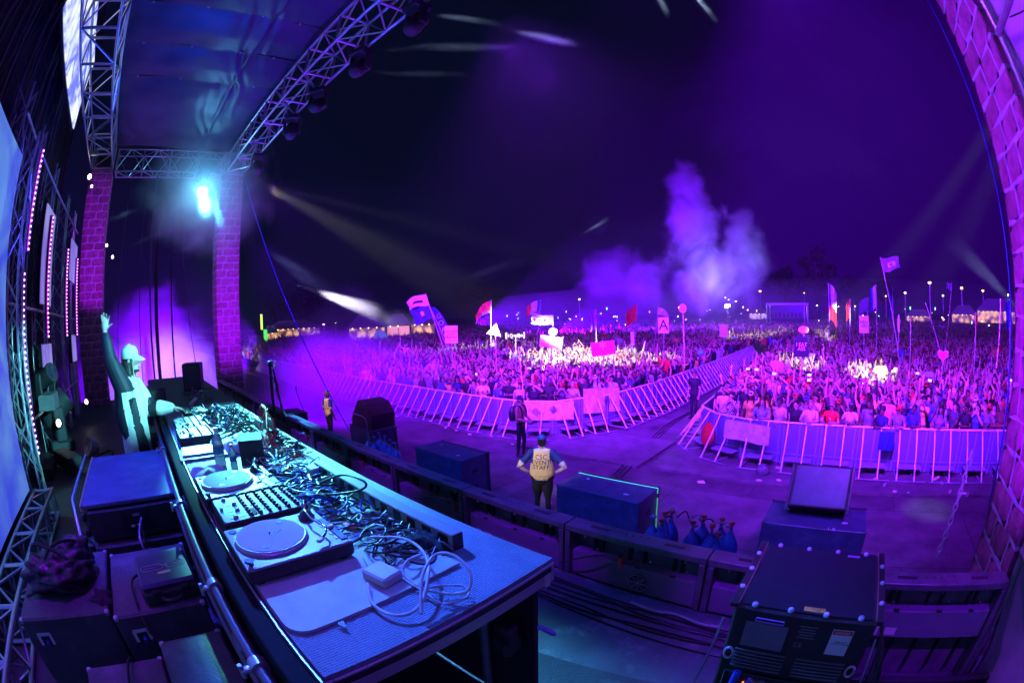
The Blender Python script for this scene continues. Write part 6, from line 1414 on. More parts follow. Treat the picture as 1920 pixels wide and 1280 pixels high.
# special people in the first rows (by the place they stand at)
SHTXT = {0: 'black', 1: 'white'}
rg = random.Random(21)
PSH = ['standing still', 'both arms up', 'one arm up', 'arm raised wide', 'leaning on the rail', 'filming', 'clapping overhead', 'pointing', 'hands at mouth', 'waving', 'shading eyes', 'arms crossed', 'arms spread', 'reaching out']
NUMW = ['first', 'second', 'third', 'fourth', 'fifth', 'sixth', 'seventh', 'eighth', 'ninth', 'tenth', 'eleventh', 'twelfth', 'thirteenth', 'fourteenth', 'fifteenth', 'sixteenth', 'seventeenth', 'eighteenth', 'nineteenth', 'twentieth']
def where(x, y, lb):
    if lb[0] == 'l': row = 0 if lb == 'lf' else max(1, int((y-11.7)/.56)); c = int((-8-x)/.8); return NUMW[min(19, row)]+' row, left block, '+('%s from gap' % NUMW[max(0, min(19, c))])
    row = 0 if lb == 'rf' else max(1, int((y-12.4)/.56)); c = int((x+4.3)/.8); return NUMW[min(19, row)]+' row, right block, '+('%s from gap' % NUMW[max(0, min(19, c))])
HN = [('short', None), ('short', None), ('long', None), ('curly', None), ('pony', None), (None, 'cap'), (None, 'cap turned backwards'), (None, 'beanie')]
CC = [('black', (.02, .02, .02)), ('white', (.7, .7, .7)), ('red', (.5, .03, .03)), ('blue', (.05, .08, .4))]
for x, y, lb in NEAR:
    fr = lb in ('lf', 'rf')
    k = rg.choice([4, 4, 11, 11, 5, 2, 7, 8, 10, 13, 1, 3] if fr else [0, 0, 1, 2, 2, 3, 5, 5, 6, 7, 8, 9, 12, 13, 10])
    fem = POSES[k][1]; hs, cp = rg.choice([h for h in HN if not (fem and h[0] == 'short')] if fem else [h for h in HN if h[0] not in ('long', 'pony')])
    sn, sc_ = rg.choice(SHIRTC); cn, cc = rg.choice(CC); hh = rg.uniform(.94, 1.07)
    rz = math.atan2(x+5-(0 if lb[0] == 'l' else 3), y)+R(180)+rg.uniform(-.35, .35) if True else 0
    rz = face_dir((x, y, 0), (-4.5, 1, 0))+rg.uniform(-.3, .3)
    what = sn+' top, '+((cn+' '+('cap' if 'cap' in cp else 'beanie')) if cp else ({'short': 'short', 'long': 'long', 'curly': 'curly', 'pony': 'tied'}[hs]+' hair'))+', '+PSH[k]+', '+where(x, y, lb)
    hm = HAIRS[hs] if hs else (HAIRS['long'] if fem else None)
    w = what.split()
    if len(w) > 26: pass
    person('person', what, (x, y, .03), rz, BODIES[k], hm, CAPS[cp] if cp else None, sc_, cc, hh, 'people in the crowd')
# a few recognisable people at the rail
def special(px, py, label, k, col, hair=None, cap=None, capcol=(.7, .7, .7), pos=None):
    r_ = ray(px, py); v_ = 12.28 if px > 1400 else (13.0 if px > 1362 else (13.5 if px > 1300 else 11.6)); p = Vector((r_.x/r_.y*v_, v_, 0)) if pos is None else Vector((*pos, 0))
    # clear whoever stands there
    for o in list(bpy.data.objects):
        if o.get('group') == 'people in the crowd' and (o.location.xy-p.xy).length < .42:
            for c in [c for c in bpy.data.objects if c.parent is o]: bpy.data.objects.remove(c)
            bpy.data.objects.remove(o)
    return person('person', label, (p.x, p.y, .03), face_dir(p, (-3, 0, 0)), BODIES[k], HAIRS[hair] if hair else None, cap, col, capcol)
SAIL = make_cap(kind='sailor')
o = special(905, 712, 'man in a white sailor suit and sailor cap at the left front rail', 4, (.72, .72, .72), 'short', SAIL, (.75, .75, .75))
mb = MB(); mb.prism([(-.03, 0), (.03, 0), (.05, -.1), (.0, -.03), (-.05, -.1)], 0, .01, M=Matrix.Translation((0, .125, 1.30)) @ Matrix.Rotation(R(90), 4, 'X')); mb.obj('neckerchief', NAVY, o)
o = special(1561, 752, 'man in a red jersey with the number 3 and sunglasses at the right front rail', 4, (.6, .02, .02), 'short')
text_mesh('3', .17, 'jersey_number', WHT, o, frame((0, .135, 1.24), (-1, 0, 0), (0, 0, 1)), .004); mb = MB(); mb.box((0, .105, 1.613), (.13, .015, .025), bev=.004); mb.obj('sunglasses', BLK, o)
special(1522, 745, 'man in a pale collared shirt leaning on the rail of the right block', 4, (.6, .6, .55), 'short')
special(1597, 757, 'bearded man in a pale grey sweater and dark cap at the right front rail', 11, (.55, .55, .6), 'short', CAPS['cap'], (.02, .02, .05))
special(1430, 748, 'man in a blue shirt with backpack straps at the right front rail', 4, (.25, .35, .7), 'long')
o = special(1380, 742, 'woman in a black and white checkered top at the corner of the right block', 8, (.6, .6, .6), 'pony', pos=(-3.22, 12.85))
CHK = mat('checkered_cloth', (.5, .5, .5), .8); nt = CHK.node_tree; ck = nt.nodes.new('ShaderNodeTexChecker'); ck.inputs['Scale'].default_value = 26; ck.inputs[1].default_value = (.75, .75, .75, 1); ck.inputs[2].default_value = (.01, .01, .01, 1); tcn = nt.nodes.new('ShaderNodeTexCoord'); nt.links.new(tcn.outputs['Object'], ck.inputs[0]); nt.links.new(ck.outputs[0], nt.nodes['Principled BSDF'].inputs['Base Color'])
o.data = o.data.copy(); o.data.materials[1] = CHK
special(1715, 765, 'man with a dark bandana collar in a navy top at the right front rail', 4, (.03, .04, .2), 'short')
special(1765, 770, 'woman in a violet tee at the right front rail', 11, (.2, .15, .6), 'long')
special(1350, 738, 'man in a white vest shading his eyes at the corner of the right block', 10, (.6, .6, .6), 'short', pos=(-3.62, 13.5))

# the rest of the crowd as one mass
def low_body(arms, fem, hair, faces): 
    me = crowd_body('tmp', arms, fem, faces=faces, voxel=.022, hairstyle=hair, full=False)
    n = len(me.vertices); V = np.empty(n*3, np.float32); me.vertices.foreach_get('co', V); V = V.reshape(-1, 3)
    me.calc_loop_triangles(); m = len(me.loop_triangles); T = np.empty(m*3, np.int32); me.loop_triangles.foreach_get('vertices', T); T = T.reshape(-1, 3)
    Pi = np.empty(m, np.int32); me.loop_triangles.foreach_get('polygon_index', Pi); mi = np.empty(len(me.polygons), np.int32); me.polygons.foreach_get('material_index', mi)
    bpy.data.meshes.remove(me); return V, T, mi[Pi]
LOWP = [(('down', 'down'), 0, 'short'), (('down', 'up'), 0, 'short'), (('bent', 'down'), 1, 'long'), (('down', 'down'), 1, 'long'), (('wide', 'wide'), 1, 'long'), (('clap', 'clap'), 0, 'short'), (('bent', 'up'), 0, 'short'), (('point', 'down'), 0, 'short'), (('phone', 'phone'), 1, 'long'), (('front', 'bent'), 0, 'short')]
MID = [low_body(a, f, h, 900) for a, f, h in LOWP]; LOW = [low_body(a, f, h, 260) for a, f, h in LOWP]
def attr_mat(name, cols, rough):
    m = bpy.data.materials.new(name); m.use_nodes = True; nt = m.node_tree; b = nt.nodes['Principled BSDF']; b.inputs['Roughness'].default_value = rough
    a = nt.nodes.new('ShaderNodeAttribute'); a.attribute_name = 'rnd'; rp = nt.nodes.new('ShaderNodeValToRGB'); rp.color_ramp.interpolation = 'CONSTANT'
    nz = nt.nodes.new('ShaderNodeTexWhiteNoise'); nz.noise_dimensions = '1D'; ad = nt.nodes.new('ShaderNodeMath'); ad.operation = 'ADD'; ad.inputs[1].default_value = len(name)*3.7
    nt.links.new(a.outputs['Fac'], ad.inputs[0]); nt.links.new(ad.outputs[0], nz.inputs['W']); nt.links.new(nz.outputs['Value'], rp.inputs[0])
    for i, c in enumerate(cols):
        el = rp.color_ramp.elements[i] if i < 2 else rp.color_ramp.elements.new(i/len(cols)); el.position = i/len(cols); el.color = (*c, 1)
    nt.links.new(rp.outputs[0], b.inputs['Base Color']); return m
CM = [attr_mat('crowd_skin', SKINS, .5), attr_mat('crowd_shirts', [c for _, c in SHIRTC], .8), PANTS, SHOEM, EYEM, attr_mat('crowd_hair_tones', [(.012, .009, .008), (.03, .018, .012), (.10, .055, .025), (.015, .01, .01), (.5, .5, .5)], .5)]
VV, TT, MM, RR = [], [], [], []; base = 0
for x, y, lb in FAR:
    d = math.hypot(x, y); V, T, M = (MID if d < 34 else LOW)[rg.randrange(len(LOWP))]
    a = face_dir((x, y, 0), (-4.5, 1, 0))+rg.uniform(-.5, .5); s = rg.uniform(.92, 1.06)*(1 if rg.random() > .03 else 1.28); ca, sa = math.cos(a)*s, math.sin(a)*s
    W = np.empty_like(V); W[:, 0] = V[:, 0]*ca-V[:, 1]*sa+x; W[:, 1] = V[:, 0]*sa+V[:, 1]*ca+y; W[:, 2] = V[:, 2]*s
    VV.append(W); TT.append(T+base); MM.append(M); RR.append(np.full(len(V), rg.random()*97, np.float32)); base += len(V)
VV = np.concatenate(VV); TT = np.concatenate(TT); MM = np.concatenate(MM); RR = np.concatenate(RR)
me = bpy.data.meshes.new('crowd'); me.vertices.add(len(VV)); me.vertices.foreach_set('co', VV.ravel()); me.loops.add(len(TT)*3); me.loops.foreach_set('vertex_index', TT.ravel()); me.polygons.add(len(TT)); me.polygons.foreach_set('loop_start', np.arange(0, len(TT)*3, 3, dtype=np.int32))
for m in CM: me.materials.append(m)
me.polygons.foreach_set('material_index', MM.astype(np.int32)); me.polygons.foreach_set('use_smooth', np.ones(len(TT), bool)); at_ = me.attributes.new('rnd', 'FLOAT', 'POINT'); at_.data.foreach_set('value', RR); me.update(calc_edges=True)
print('CROWD TRIS', len(TT))
o = bpy.data.objects.new('crowd', me); COL.objects.link(o); tag(o, 'dense festival crowd with raised arms filling the field to the horizon', 'crowd', kind='stuff')

# ------------------------------------------------------------------ flags, signs and totems in the crowd
POLEM = mat('pole', (.55, .5, .5), .5)
def flat_frame(p, facing=None, roll=0):
    d = Vector((0, 0, CAMZ))-p; d.z = 0; d.normalize(); x = Vector((-d.y, d.x, 0)); M = frame(p, x, (0, 0, 1)); return M @ Matrix.Rotation(roll, 4, 'Z')
def totem(name, label, cat, x, y, d, zb=0.9, w=1., h=.7, m=None, shape='rect', roll=0, text=None, tcol=None, tsize=.3, pole=True, border=None, extra=None, ptilt=0):
    p = atd(x, y, d); t = thing(name, label, cat, (p.x, p.y, 0)); L = Vector((0, 0, p.z)); M = Matrix.Translation(-Vector((p.x, p.y, 0))) @ flat_frame(p, roll=roll)
    if pole: MB().cyl((ptilt, 0, zb), (0, .03, p.z+h*.3), .022, 6).obj('pole', POLEM, t)
    if shape == 'rect': poly = [(-w/2, -h/2), (w/2, -h/2), (w/2, h/2), (-w/2, h/2)]
    elif shape == 'tri': poly = [(-w/2, -h/2), (w/2, -h/2), (0, h/2)]
    elif shape == 'disc': poly = [(w/2*math.cos(a), h/2*math.sin(a)) for a in [k*math.pi/12 for k in range(24)]]
    elif shape == 'heart': poly = [(w*.5*.0625*16*math.sin(a)**3, h*.5*.0625*(13*math.cos(a)-5*math.cos(2*a)-2*math.cos(3*a)-math.cos(4*a))) for a in [k*2*math.pi/30 for k in range(30)]]
    if border: mb = MB(); mb.prism([(a*1.14, b*1.14) for a, b in poly], -.012, .008, M=M); mb.obj('border', border, t)
    mb = MB(); mb.prism(poly, -.01, .015, M=M); bo = mb.obj('board', m or WHT, t)
    if text: text_mesh(text, tsize, 'lettering', tcol or BLK, t, M @ Matrix.Translation((0, 0, .02)), .003, space=.8)
    return t, M
def flag(name, label, x, y, d, w, h, m, lean=0., zb=.9, stripes=None, dirx=1, droop=.2, seed=1, extra=None, poletop=.15, vertical=False):
    """x, y: the top of the pole in the photograph"""
    p = atd(x, y, d); t = thing(name, label, 'flag', (p.x, p.y, 0)); dd = Vector((-p.x, -p.y, 0)).normalized(); ax = Vector((-dd.y, dd.x, 0)); top = Vector((0, 0, p.z)); bot = -ax*lean+Vector((0, 0, zb))
    MB().cyl(bot, top, .024, 6).obj('pole', POLEM, t); pd = (bot-top).normalized(); n, k = 18, 10; V = []
    for j in range(k+1):
        for i in range(n+1):
            a, b = i/n, j/k; V.append(top+pd*(.05+h*b)+ax*dirx*w*a*(1-.05*math.sin(b*3))-Vector((0, 0, 1))*droop*a*a*w+dd*(.16*math.sin(a*8+seed+b*2)*(a+.15))+pd*(.07*math.sin(a*6+seed)*a)+pd*(.10*w*math.sin(b*4+seed)*a*a))
    mats = [m]+([s for s in stripes[1]] if stripes else []); F = []; mi = []
    mb = MB()
    for j in range(k):
        for i in range(n):
            q = 0
            if stripes: q = stripes[0](i/n, (j+.5)/k)
            mb.add([V[j*(n+1)+i], V[(j+1)*(n+1)+i], V[(j+1)*(n+1)+i+1], V[j*(n+1)+i+1]], [(0, 1, 2, 3)], q)
    mb.obj('cloth', mats, t, smooth=180); return t
FW = mat('flag_white', (.7, .7, .72), .8); FR = mat('flag_red', (.6, .03, .06), .8); FB = mat('flag_blue', (.05, .08, .5), .8); FG = mat('flag_green', (.03, .3, .08), .8); FV = mat('flag_violet', (.3, .1, .5), .8); FK = mat('flag_black', (.02, .02, .03), .8)
flag('flag', 'white flag with a dark bear shape on a leaning pole in the left block', 798, 550, 26, 1.15, .75, FW, -1.3, .9, (lambda a, b: 1 if (.25 < a < .75 and .38 < b < .62) or b > .88 else 0, [FK]), -1, .25, 1)
t = flag('flag', 'blue flag with a small white figure below the bear flag', 804, 572, 26, 1.1, .75, FB, -1.1, 2.3, (lambda a, b: 1 if (.4 < a < .6 and .3 < b < .6) else 0, [FW]), -1, .3, 4)
p = atd(810, 580, 27); t = thing('feather_banner', 'tall curved blue feather banner with pale letters behind the bear flag', 'banner', (p.x, p.y, 0)); M = Matrix.Translation(-Vector((p.x, p.y, 0))) @ flat_frame(p, roll=R(18)); mb = MB(); poly = [(0, .15), (.22, .05), (.45, -.5), (.55, -1.3), (.5, -2.3), (.15, -2.3), (-.02, -1.2), (-.1, -.3)]; mb.prism(poly, 0, .02, M=M); mb.obj('cloth', FB, t)
text_mesh('G\nO\nA\nL', .42, 'lettering', FW, t, M @ Matrix.Translation((.24, -1.15, .03)), .004); MB().tube([M @ Vector((-.1, .1, 0)), M @ Vector((0, -1.2, 0)), M @ Vector((.12, -3.8, 0))], .02, 6).obj('pole', POLEM, t)
flag('flag', 'plum red flag on a straight pole left of the triangular sign', 921, 562, 24, .85, .62, FR, .15, .9, (lambda a, b: 1 if b > .8 else 0, [FV]), -1, .75, 2)
flag('flag', 'red white and blue flag drooping beside the middle of the crowd', 1014, 562, 30, .95, .7, FR, .5, .9, (lambda a, b: 0 if a > .62 else (1 if a > .2 else 2), [FW, FB]), -1, .35, 3)
flag('flag', 'white flag with two pale bars and a row of red stars', 1037, 589, 27, 1.3, .55, FW, .1, .9, (lambda a, b: 1 if (.18 < b < .3 or .72 < b < .84) else (2 if .42 < b < .6 and int(a*12) % 3 == 1 else 0), [mat('flag_pale_blue', (.25, .4, .7), .8), FR]), -1, -.05, 5)
flag('flag', 'pointed magenta pennant in the middle of the crowd', 1195, 570, 34, .9, 1.2, FR, .3, .9, None, -1, .9, 6)
flag('flag', 'tall thin violet pennant pole in the middle of the crowd', 1117, 580, 24, .3, 1.0, FV, 0, .9, None, -1, .5, 7)
flag('flag', 'pale figure shaped flag spreading arms on a pole', 1234, 575, 32, .8, .5, FW, .4, .9, None, 1, .6, 8)
flag('flag', 'tall blue white and red flag hanging down left of the far stage roof corner', 1553, 531, 30, .55, 2.2, FW, 0, .9, (lambda a, b: 1 if b > .55 else (2 if a < .25 else 0), [FR, FB]), 1, .9, 9)
flag('flag', 'thin red pennant right of the far stage', 1594, 560, 30, .3, 1.1, FR, .1, .9, None, -1, .9, 10)
flag('flag', 'white and blue flag hanging on a pole right of the far stage', 1642, 533, 28, .42, 1.25, FW, 0, .9, (lambda a, b: 1 if a > .5 else 0, [FB]), -1, .8, 11)
flag('flag', 'violet flag hanging in folds right of the far stage', 1628, 556, 40, .9, 1.1, FV, .2, .9, None, -1, .6, 12)
t = flag('flag', 'high violet flag with a pale curling emblem on a long leaning pole', 1650, 482, 22, .95, .62, FV, -1.1, .9, (lambda a, b: 1 if (.3 < a < .75 and .3 < b < .7 and not (.42 < a < .6 and .42 < b < .58)) else 0, [FW]), 1, -.1, 13)
flag('flag', 'small violet bird shaped flag at the right under the orange lamps', 1784, 530, 26, .3, .35, FV, .6, .9, None, -1, -.4, 14)
flag('flag', 'tall dark blue banner pole toward the right', 1673, 536, 28, .22, 1.6, FB, .0, .9, None, -1, .9, 15)
flag('flag', 'long slanting bare pole with a small rag at the right', 1735, 567, 22, .12, .12, FK, -1.4, .9, None, 1, .5, 16)
flag('flag', 'red lamp topped pole near the right pillar', 1829, 586, 20, .12, .4, FR, 0, .9, None, 1, .9, 17)
flag('flag', 'dark blue pennant nearest the right pillar', 1893, 560, 24, .25, 1.2, FB, 0, .9, None, -1, .9, 18)
totem('sign', 'white board with lines of small print on a pole in the left block', 'sign', 846, 627, 22, 1.2, .62, .85, WHT, text='WHERE\nIS MY\nFRIEND', tsize=.17)
totem('sign', 'bright yellow white triangular warning sign in the left block', 'sign', 928, 617, 19, 1.2, .62, .5, mat('triangle_sign', (.95, .9, .55), .6), 'tri', R(-14), '!!', BLK, .2)
t, M = totem('sign', 'white outlined emoticon sign with brackets and diamonds', 'sign', 966, 629, 22, 1.2, .01, .01, WHT, pole=True)
mb = MB()
for s in (-1, 1):
    mb.tube([M @ Vector((s*.38, .13, 0)), M @ Vector((s*.45, .13, 0)), M @ Vector((s*.45, -.13, 0)), M @ Vector((s*.38, -.13, 0))], .014, 5)
    for q in (.035, -.035): mb.cyl(M @ Vector((s*.29, q, 0)), M @ Vector((s*.37, q, 0)), .012, 5)
    mb.tube([M @ Vector((s*.18+.08, 0, 0)), M @ Vector((s*.18, .09, 0)), M @ Vector((s*.18-.08, 0, 0)), M @ Vector((s*.18, -.09, 0))], .014, 5, closed=True)
mb.tube([M @ Vector((-.07, -.03, 0)), M @ Vector((0, .03, 0)), M @ Vector((.07, -.03, 0))], .012, 5); mb.obj('glowing_outline', mat('white_tube', (.9, .9, .9), .4, emit=(.8, .6, 1), estr=.8), t)
totem('sign', 'big tilted lilac board in the middle of the crowd', 'sign', 1033, 641, 19.5, 1.2, .95, .5, mat('lilac_board', (.5, .42, .6), .7), 'rect', R(-9))
totem('sign', 'white round skull like head on a pole above the lilac board', 'totem', 1037, 622, 21, 1.2, .4, .36, WHT, 'disc')
totem('sign', 'magenta board with a white flower emblem and dark square beside it', 'sign', 1131, 653, 18, 1.2, .95, .55, mat('magenta_board', (.55, .05, .4), .7), 'rect', R(6), '*', WHT, .7)
totem('sign', 'white poster with a dark standing figure on a pole', 'sign', 1244, 610, 27, 1.2, .65, .95, WHT, text='A', tsize=.85)
totem('sign', 'ring shaped white and pink head on a very tall pole', 'totem', 1280, 578, 22, .9, .38, .44, mat('pink_board', (.8, .45, .5), .7), 'disc', 0, 'O', BLK, .3)
totem('sign', 'plain white placard right of the tall ring totem', 'sign', 1357, 620, 34, 1.2, .65, .9, WHT)
totem('sign', 'white tower shaped cutout in the middle of the crowd', 'sign', 1186, 635, 26, 1.2, .2, .75, WHT)
t, M = totem('sign', 'dark board reading I EAT ASS in pink hand lettering on a white pole', 'sign', 1503, 650, 17, 1.2, .58, .72, FK, text='I EAT\nASS', tcol=mat('pink_paint', (.9, .5, .6), .6), tsize=.19)
totem('sign', 'round pink board with two pale discs just above the I EAT ASS board', 'sign', 1507, 618, 17.2, 1.6, .42, .26, mat('pink_board', (.8, .45, .5), .7), 'disc')
totem('sign', 'white hand lettered board reading MEN ARE under a dark drape right of the far stage', 'sign', 1620, 608, 27, 1.2, .62, .95, WHT, text='MEN\nARE', tsize=.24)
totem('balloon_sign', 'red heart shaped face board with a white outline', 'sign', 1768, 666, 17.5, 1.2, .42, .42, mat('heart_red', (.75, .05, .12), .5), 'heart', 0, None, border=WHT)
totem('sign', 'white streamer fish kite on a pole right of the far stage', 'totem', 1685, 607, 25, 1.2, .16, .95, WHT, 'disc')
p = atd(1314, 661, 20); tag(MB().sph((0, 0, 0), (.17, .17, .15), 18, 12).obj('beach_ball', mat('turquoise_ball', (.1, .6, .75), .4), loc=p, smooth=80), 'turquoise ball floating over the crowd by the gap', 'ball')
for i, (x, y, x2, y2, d) in enumerate(((985, 772, 972, 650, 14.5), (1284, 690, 1281, 590, 20), (1545, 690, 1543, 645, 16), (1705, 700, 1707, 597, 20), (1868, 690, 1876, 560, 12), (1498, 715, 1505, 672, 16))):
    a = atd(x, y, d); b = atd(x2, y2, d); tag(MB().cyl(a, b, .014, 6).obj('bare_pole', WHT), ['long white pole held up before the bright patch of the left block', 'thin pale pole beside the ring totem', 'short glowing white stick in the right block', 'thin pole beside the fish kite', 'thin pole just left of the right pillar', 'white pole under the I EAT ASS board'][i], 'pole')

# ------------------------------------------------------------------ beyond the crowd
# far stage
a = atd(1438, 600, 92); b = atd(1515, 600, 92); c = (a+b)/2; w = (b-a).length; rz = math.atan2((b-a).y, (b-a).x)
t = thing('far_stage', 'small roofed sound tent on legs far across the field', 'stage', (c.x, c.y, 0), rz); zt = 5.0
mb = MB(); mb.box((0, 3, zt), (w+.4, 7, .5), bev=.1); mb.obj('roof', mat('pale_roof', (.6, .55, .65), .6), t); mb = MB()
for x in (-w/2, -w/2+.7, w/2-.7, w/2):
    for y in (0, 6): mb.cyl((x, y, 0), (x, y, zt), .14, 6)
mb.obj('leg', ALU, t); MB().box((0, 3, 1.1), (w-.5, 6, 2.2)).obj('platform', BLKR, t); MB().box((0, 5.9, 3.4), (w-1, .1, 2.8)).obj('back_cloth', FV, t)
mb = MB()
for k in range(9): mb.sph((-w/2+1+k*.85, .6, 2.75+.1*(k % 3)), (.22, .2, .55), 8, 6)
mb.obj('desk_clutter', DKGREY, t)
WARM = mat('warm_interior', (.9, .7, .4), .6, emit=(1.0, .50, .14), estr=1.3)
def patchy(m, c, sc):                     # noise paints dark patches into the stall glow, standing for people inside
    nt = m.node_tree; b = nt.nodes['Principled BSDF']; tc = nt.nodes.new('ShaderNodeTexCoord'); nz = nt.nodes.new('ShaderNodeTexNoise'); nz.inputs['Scale'].default_value = sc; nz.inputs['Detail'].default_value = 5
    rp = nt.nodes.new('ShaderNodeValToRGB'); e = rp.color_ramp.elements; e[0].position = .42; e[0].color = (c[0]*.05, c[1]*.03, c[2]*.02, 1); e[1].position = .6; e[1].color = (*c, 1)
    nt.links.new(tc.outputs['Object'], nz.inputs['Vector']); nt.links.new(nz.outputs['Fac'], rp.inputs[0]); nt.links.new(rp.outputs[0], b.inputs['Emission Color'])
patchy(WARM, (1, .5, .15), .9); TENTW = mat('tent_canvas', (.5, .45, .5), .7); WHM = mat('warm_bulb', (1, .8, .5), .4, emit=(1, .72, .35), estr=4)
def stall(x0, x1, y, d, label, h=3.2, glow=WARM, roofm=TENTW):
    a = atd(x0, y, d); b = atd(x1, y, d); c = (a+b)/2; w = (b-a).length; rz = math.atan2((b-a).y, (b-a).x); t = thing('lit_tent', label, 'tent', (c.x, c.y, 0), rz)
    MB().box((0, 1.5, h*.6), (w, .1, h*.42)).obj('lit_interior', glow, t)  # glowing sheet stands in for the lit interior
    mb = MB(); V = [(-w/2-.3, -.6, h*.85), (w/2+.3, -.6, h*.85), (w/2+.3, 3, h*.85), (-w/2-.3, 3, h*.85), (-w/4, 1.2, h*1.3), (w/4, 1.2, h*1.3)]; mb.add(V, [(0, 1, 5, 4), (1, 2, 5), (2, 3, 4, 5), (3, 0, 4), (0, 3, 2, 1)]); mb.obj('roof', roofm, t)
    mb = MB(); n = max(2, int(w/2.5))
    for k in range(n+1): mb.cyl((-w/2+w*k/n, -.4, 0), (-w/2+w*k/n, -.4, h*.86), .06, 6); 
    mb.obj('pole', ALU, t); mb = MB()
    for k in range(int(w/1.1)): mb.sph((-w/2+.5+1.1*k, -.5, h*.82), .10, 6, 4)
    mb.obj('bulb', WHM, t)
stall(498, 600, 625, 95, 'long row of warm lit stalls at the far left edge of the field', 3.6)
stall(495, 520, 628, 85, 'small lit kiosk below the long row of stalls', 3.0)
stall(655, 722, 630, 62, 'brightly lit tent behind the left block with a pale blue disc', 3.6)
stall(726, 768, 622, 66, 'pink lit tent beside the brightly lit tent', 3.6, mat('pink_interior', (.9, .5, .5), .6, emit=(1, .35, .4), estr=.9))
stall(772, 815, 622, 70, 'lit tent behind the feather banner', 3.6)
stall(1700, 1745, 588, 110, 'small lit stall left of the green lamp at the right', 3.2)
stall(1785, 1830, 590, 105, 'warm lit stall below the orange street lamps', 4)
stall(1832, 1903, 586, 100, 'large warm lit tent beside the right pillar', 5)
stall(1405, 1437, 584, 120, 'lit white canopy left of the sound tent', 3.5, mat('white_interior', (.8, .7, .8), .6, emit=(.8, .5, .9), estr=.8))
p = atd(713, 632, 60); tag(MB().sph((0, 0, 0), (.9, .9, .9), 16, 10).obj('balloon', mat('pale_blue_ball', (.3, .45, .8), .5, emit=(.15, .25, .9), estr=.5), loc=p), 'pale blue round balloon before the brightly lit tent', 'balloon')
tag(MB().box((0, 0, 0), (1.3, .3, 2.2)).obj('green_sign', mat('green_lit', (.1, .8, .2), .5, emit=(.1, 1, .15), estr=1.2), loc=atd(498, 630, 80)), 'green lit sign at the far left edge of the field', 'sign')
tag(MB().cyl((0, 0, 0), (0, 0, 2.6), .2, 8).obj('lit_column', mat('lime_lit', (.6, .9, .1), .5, emit=(.6, 1, .1), estr=1.5), loc=atd(491, 618, 80)), 'thin lime lit column at the far left edge of the field', 'lit column')
# street lamps
LAMPO = mat('street_lamp_glow', (1, .7, .3), .4, emit=(1, .40, .08), estr=22); LAMPW = mat('white_lamp_glow', (1, .95, .8), .4, emit=(1, .85, .55), estr=25)
def lamp(x, y, d, label, s=1., m=LAMPO, poleh=True):
    s *= .5
    p = atd(x, y, d); t = thing('street_lamp', label, 'street lamp', (p.x, p.y, 0)); MB().sph((0, 0, p.z), (.55*s, .55*s, .28*s), 10, 6).obj('glowing_lamp', m, t)
    MB().box((0, 0, p.z+.3*s), (1.2*s, .5*s, .12*s)).obj('hood', DKGREY, t)
    if poleh: MB().cyl((0, 0, 0), (0, 0, p.z), .13, 6).obj('pole', STEEL, t)
for i, (x, y, d, s, m, lb) in enumerate(((1743, 530, 110, 1.5, LAMPO, 'tallest orange street lamp at the right'), (1803, 540, 120, 1.4, LAMPO, 'orange street lamp second from the tallest'), (1843, 545, 130, 1.3, LAMPO, 'third orange street lamp near the right pillar'), (1697, 549, 120, 1.0, LAMPW, 'pale street lamp left of the tallest one'), (1768, 554, 120, .9, LAMPW, 'small pale street lamp between the orange ones'), (1661, 555, 120, .8, LAMPO, 'small orange street lamp above the leaning pole'), (1890, 553, 120, .8, LAMPW, 'pale street lamp beside the right pillar'),
        (1425, 546, 120, 1.1, LAMPO, 'orange lamp left of the sound tent'), (1508, 549, 130, .6, LAMPO, 'small orange lamp above the sound tent'), (1086, 561, 110, .8, LAMPW, 'lone white lamp over the middle of the crowd'), (1532, 573, 110, .6, LAMPW, 'low white lamp right of the sound tent'), (1572, 575, 110, .5, LAMPW, 'low pale lamp farther right of the sound tent'), (1603, 574, 110, .7, LAMPO, 'low orange lamp right of the red pennant'), (1626, 577, 110, .6, LAMPO, 'low orange lamp beside the violet flag'),
        (1364, 573, 90, 2.0, mat('floodlight_glow', (1, 1, 1), .4, emit=(1, .93, 1), estr=45), 'very bright white floodlight under the smoke plume'), (1360, 558, 95, .5, LAMPW, 'tiny white lamp just above the bright floodlight'), (1366, 562, 95, .4, LAMPW, 'second tiny white lamp above the bright floodlight'), (1380, 565, 95, .5, LAMPW, 'tiny white lamp right of the bright floodlight'),
        (607, 608, 75, .7, mat('magenta_lamp', (1, .3, 1), .4, emit=(1, .3, 1), estr=14), 'magenta lamp beyond the left crowd'), (698, 606, 75, .6, mat('blue_lamp', (.3, .6, 1), .4, emit=(.3, .6, 1), estr=16), 'pale blue lamp over the lit tent'), (629, 605, 80, .4, LAMPO, 'tiny reddish lamp beyond the left crowd'))):
    lamp(x, y, d, lb, s, m, i not in (15, 16, 17))
tp = atd(928, 617, 19); spot((-2, 4.2, 8.2), tp, (1, .97, .6), 2600, 3.0, .5, .05)  # narrow spot added only to brighten the triangular sign
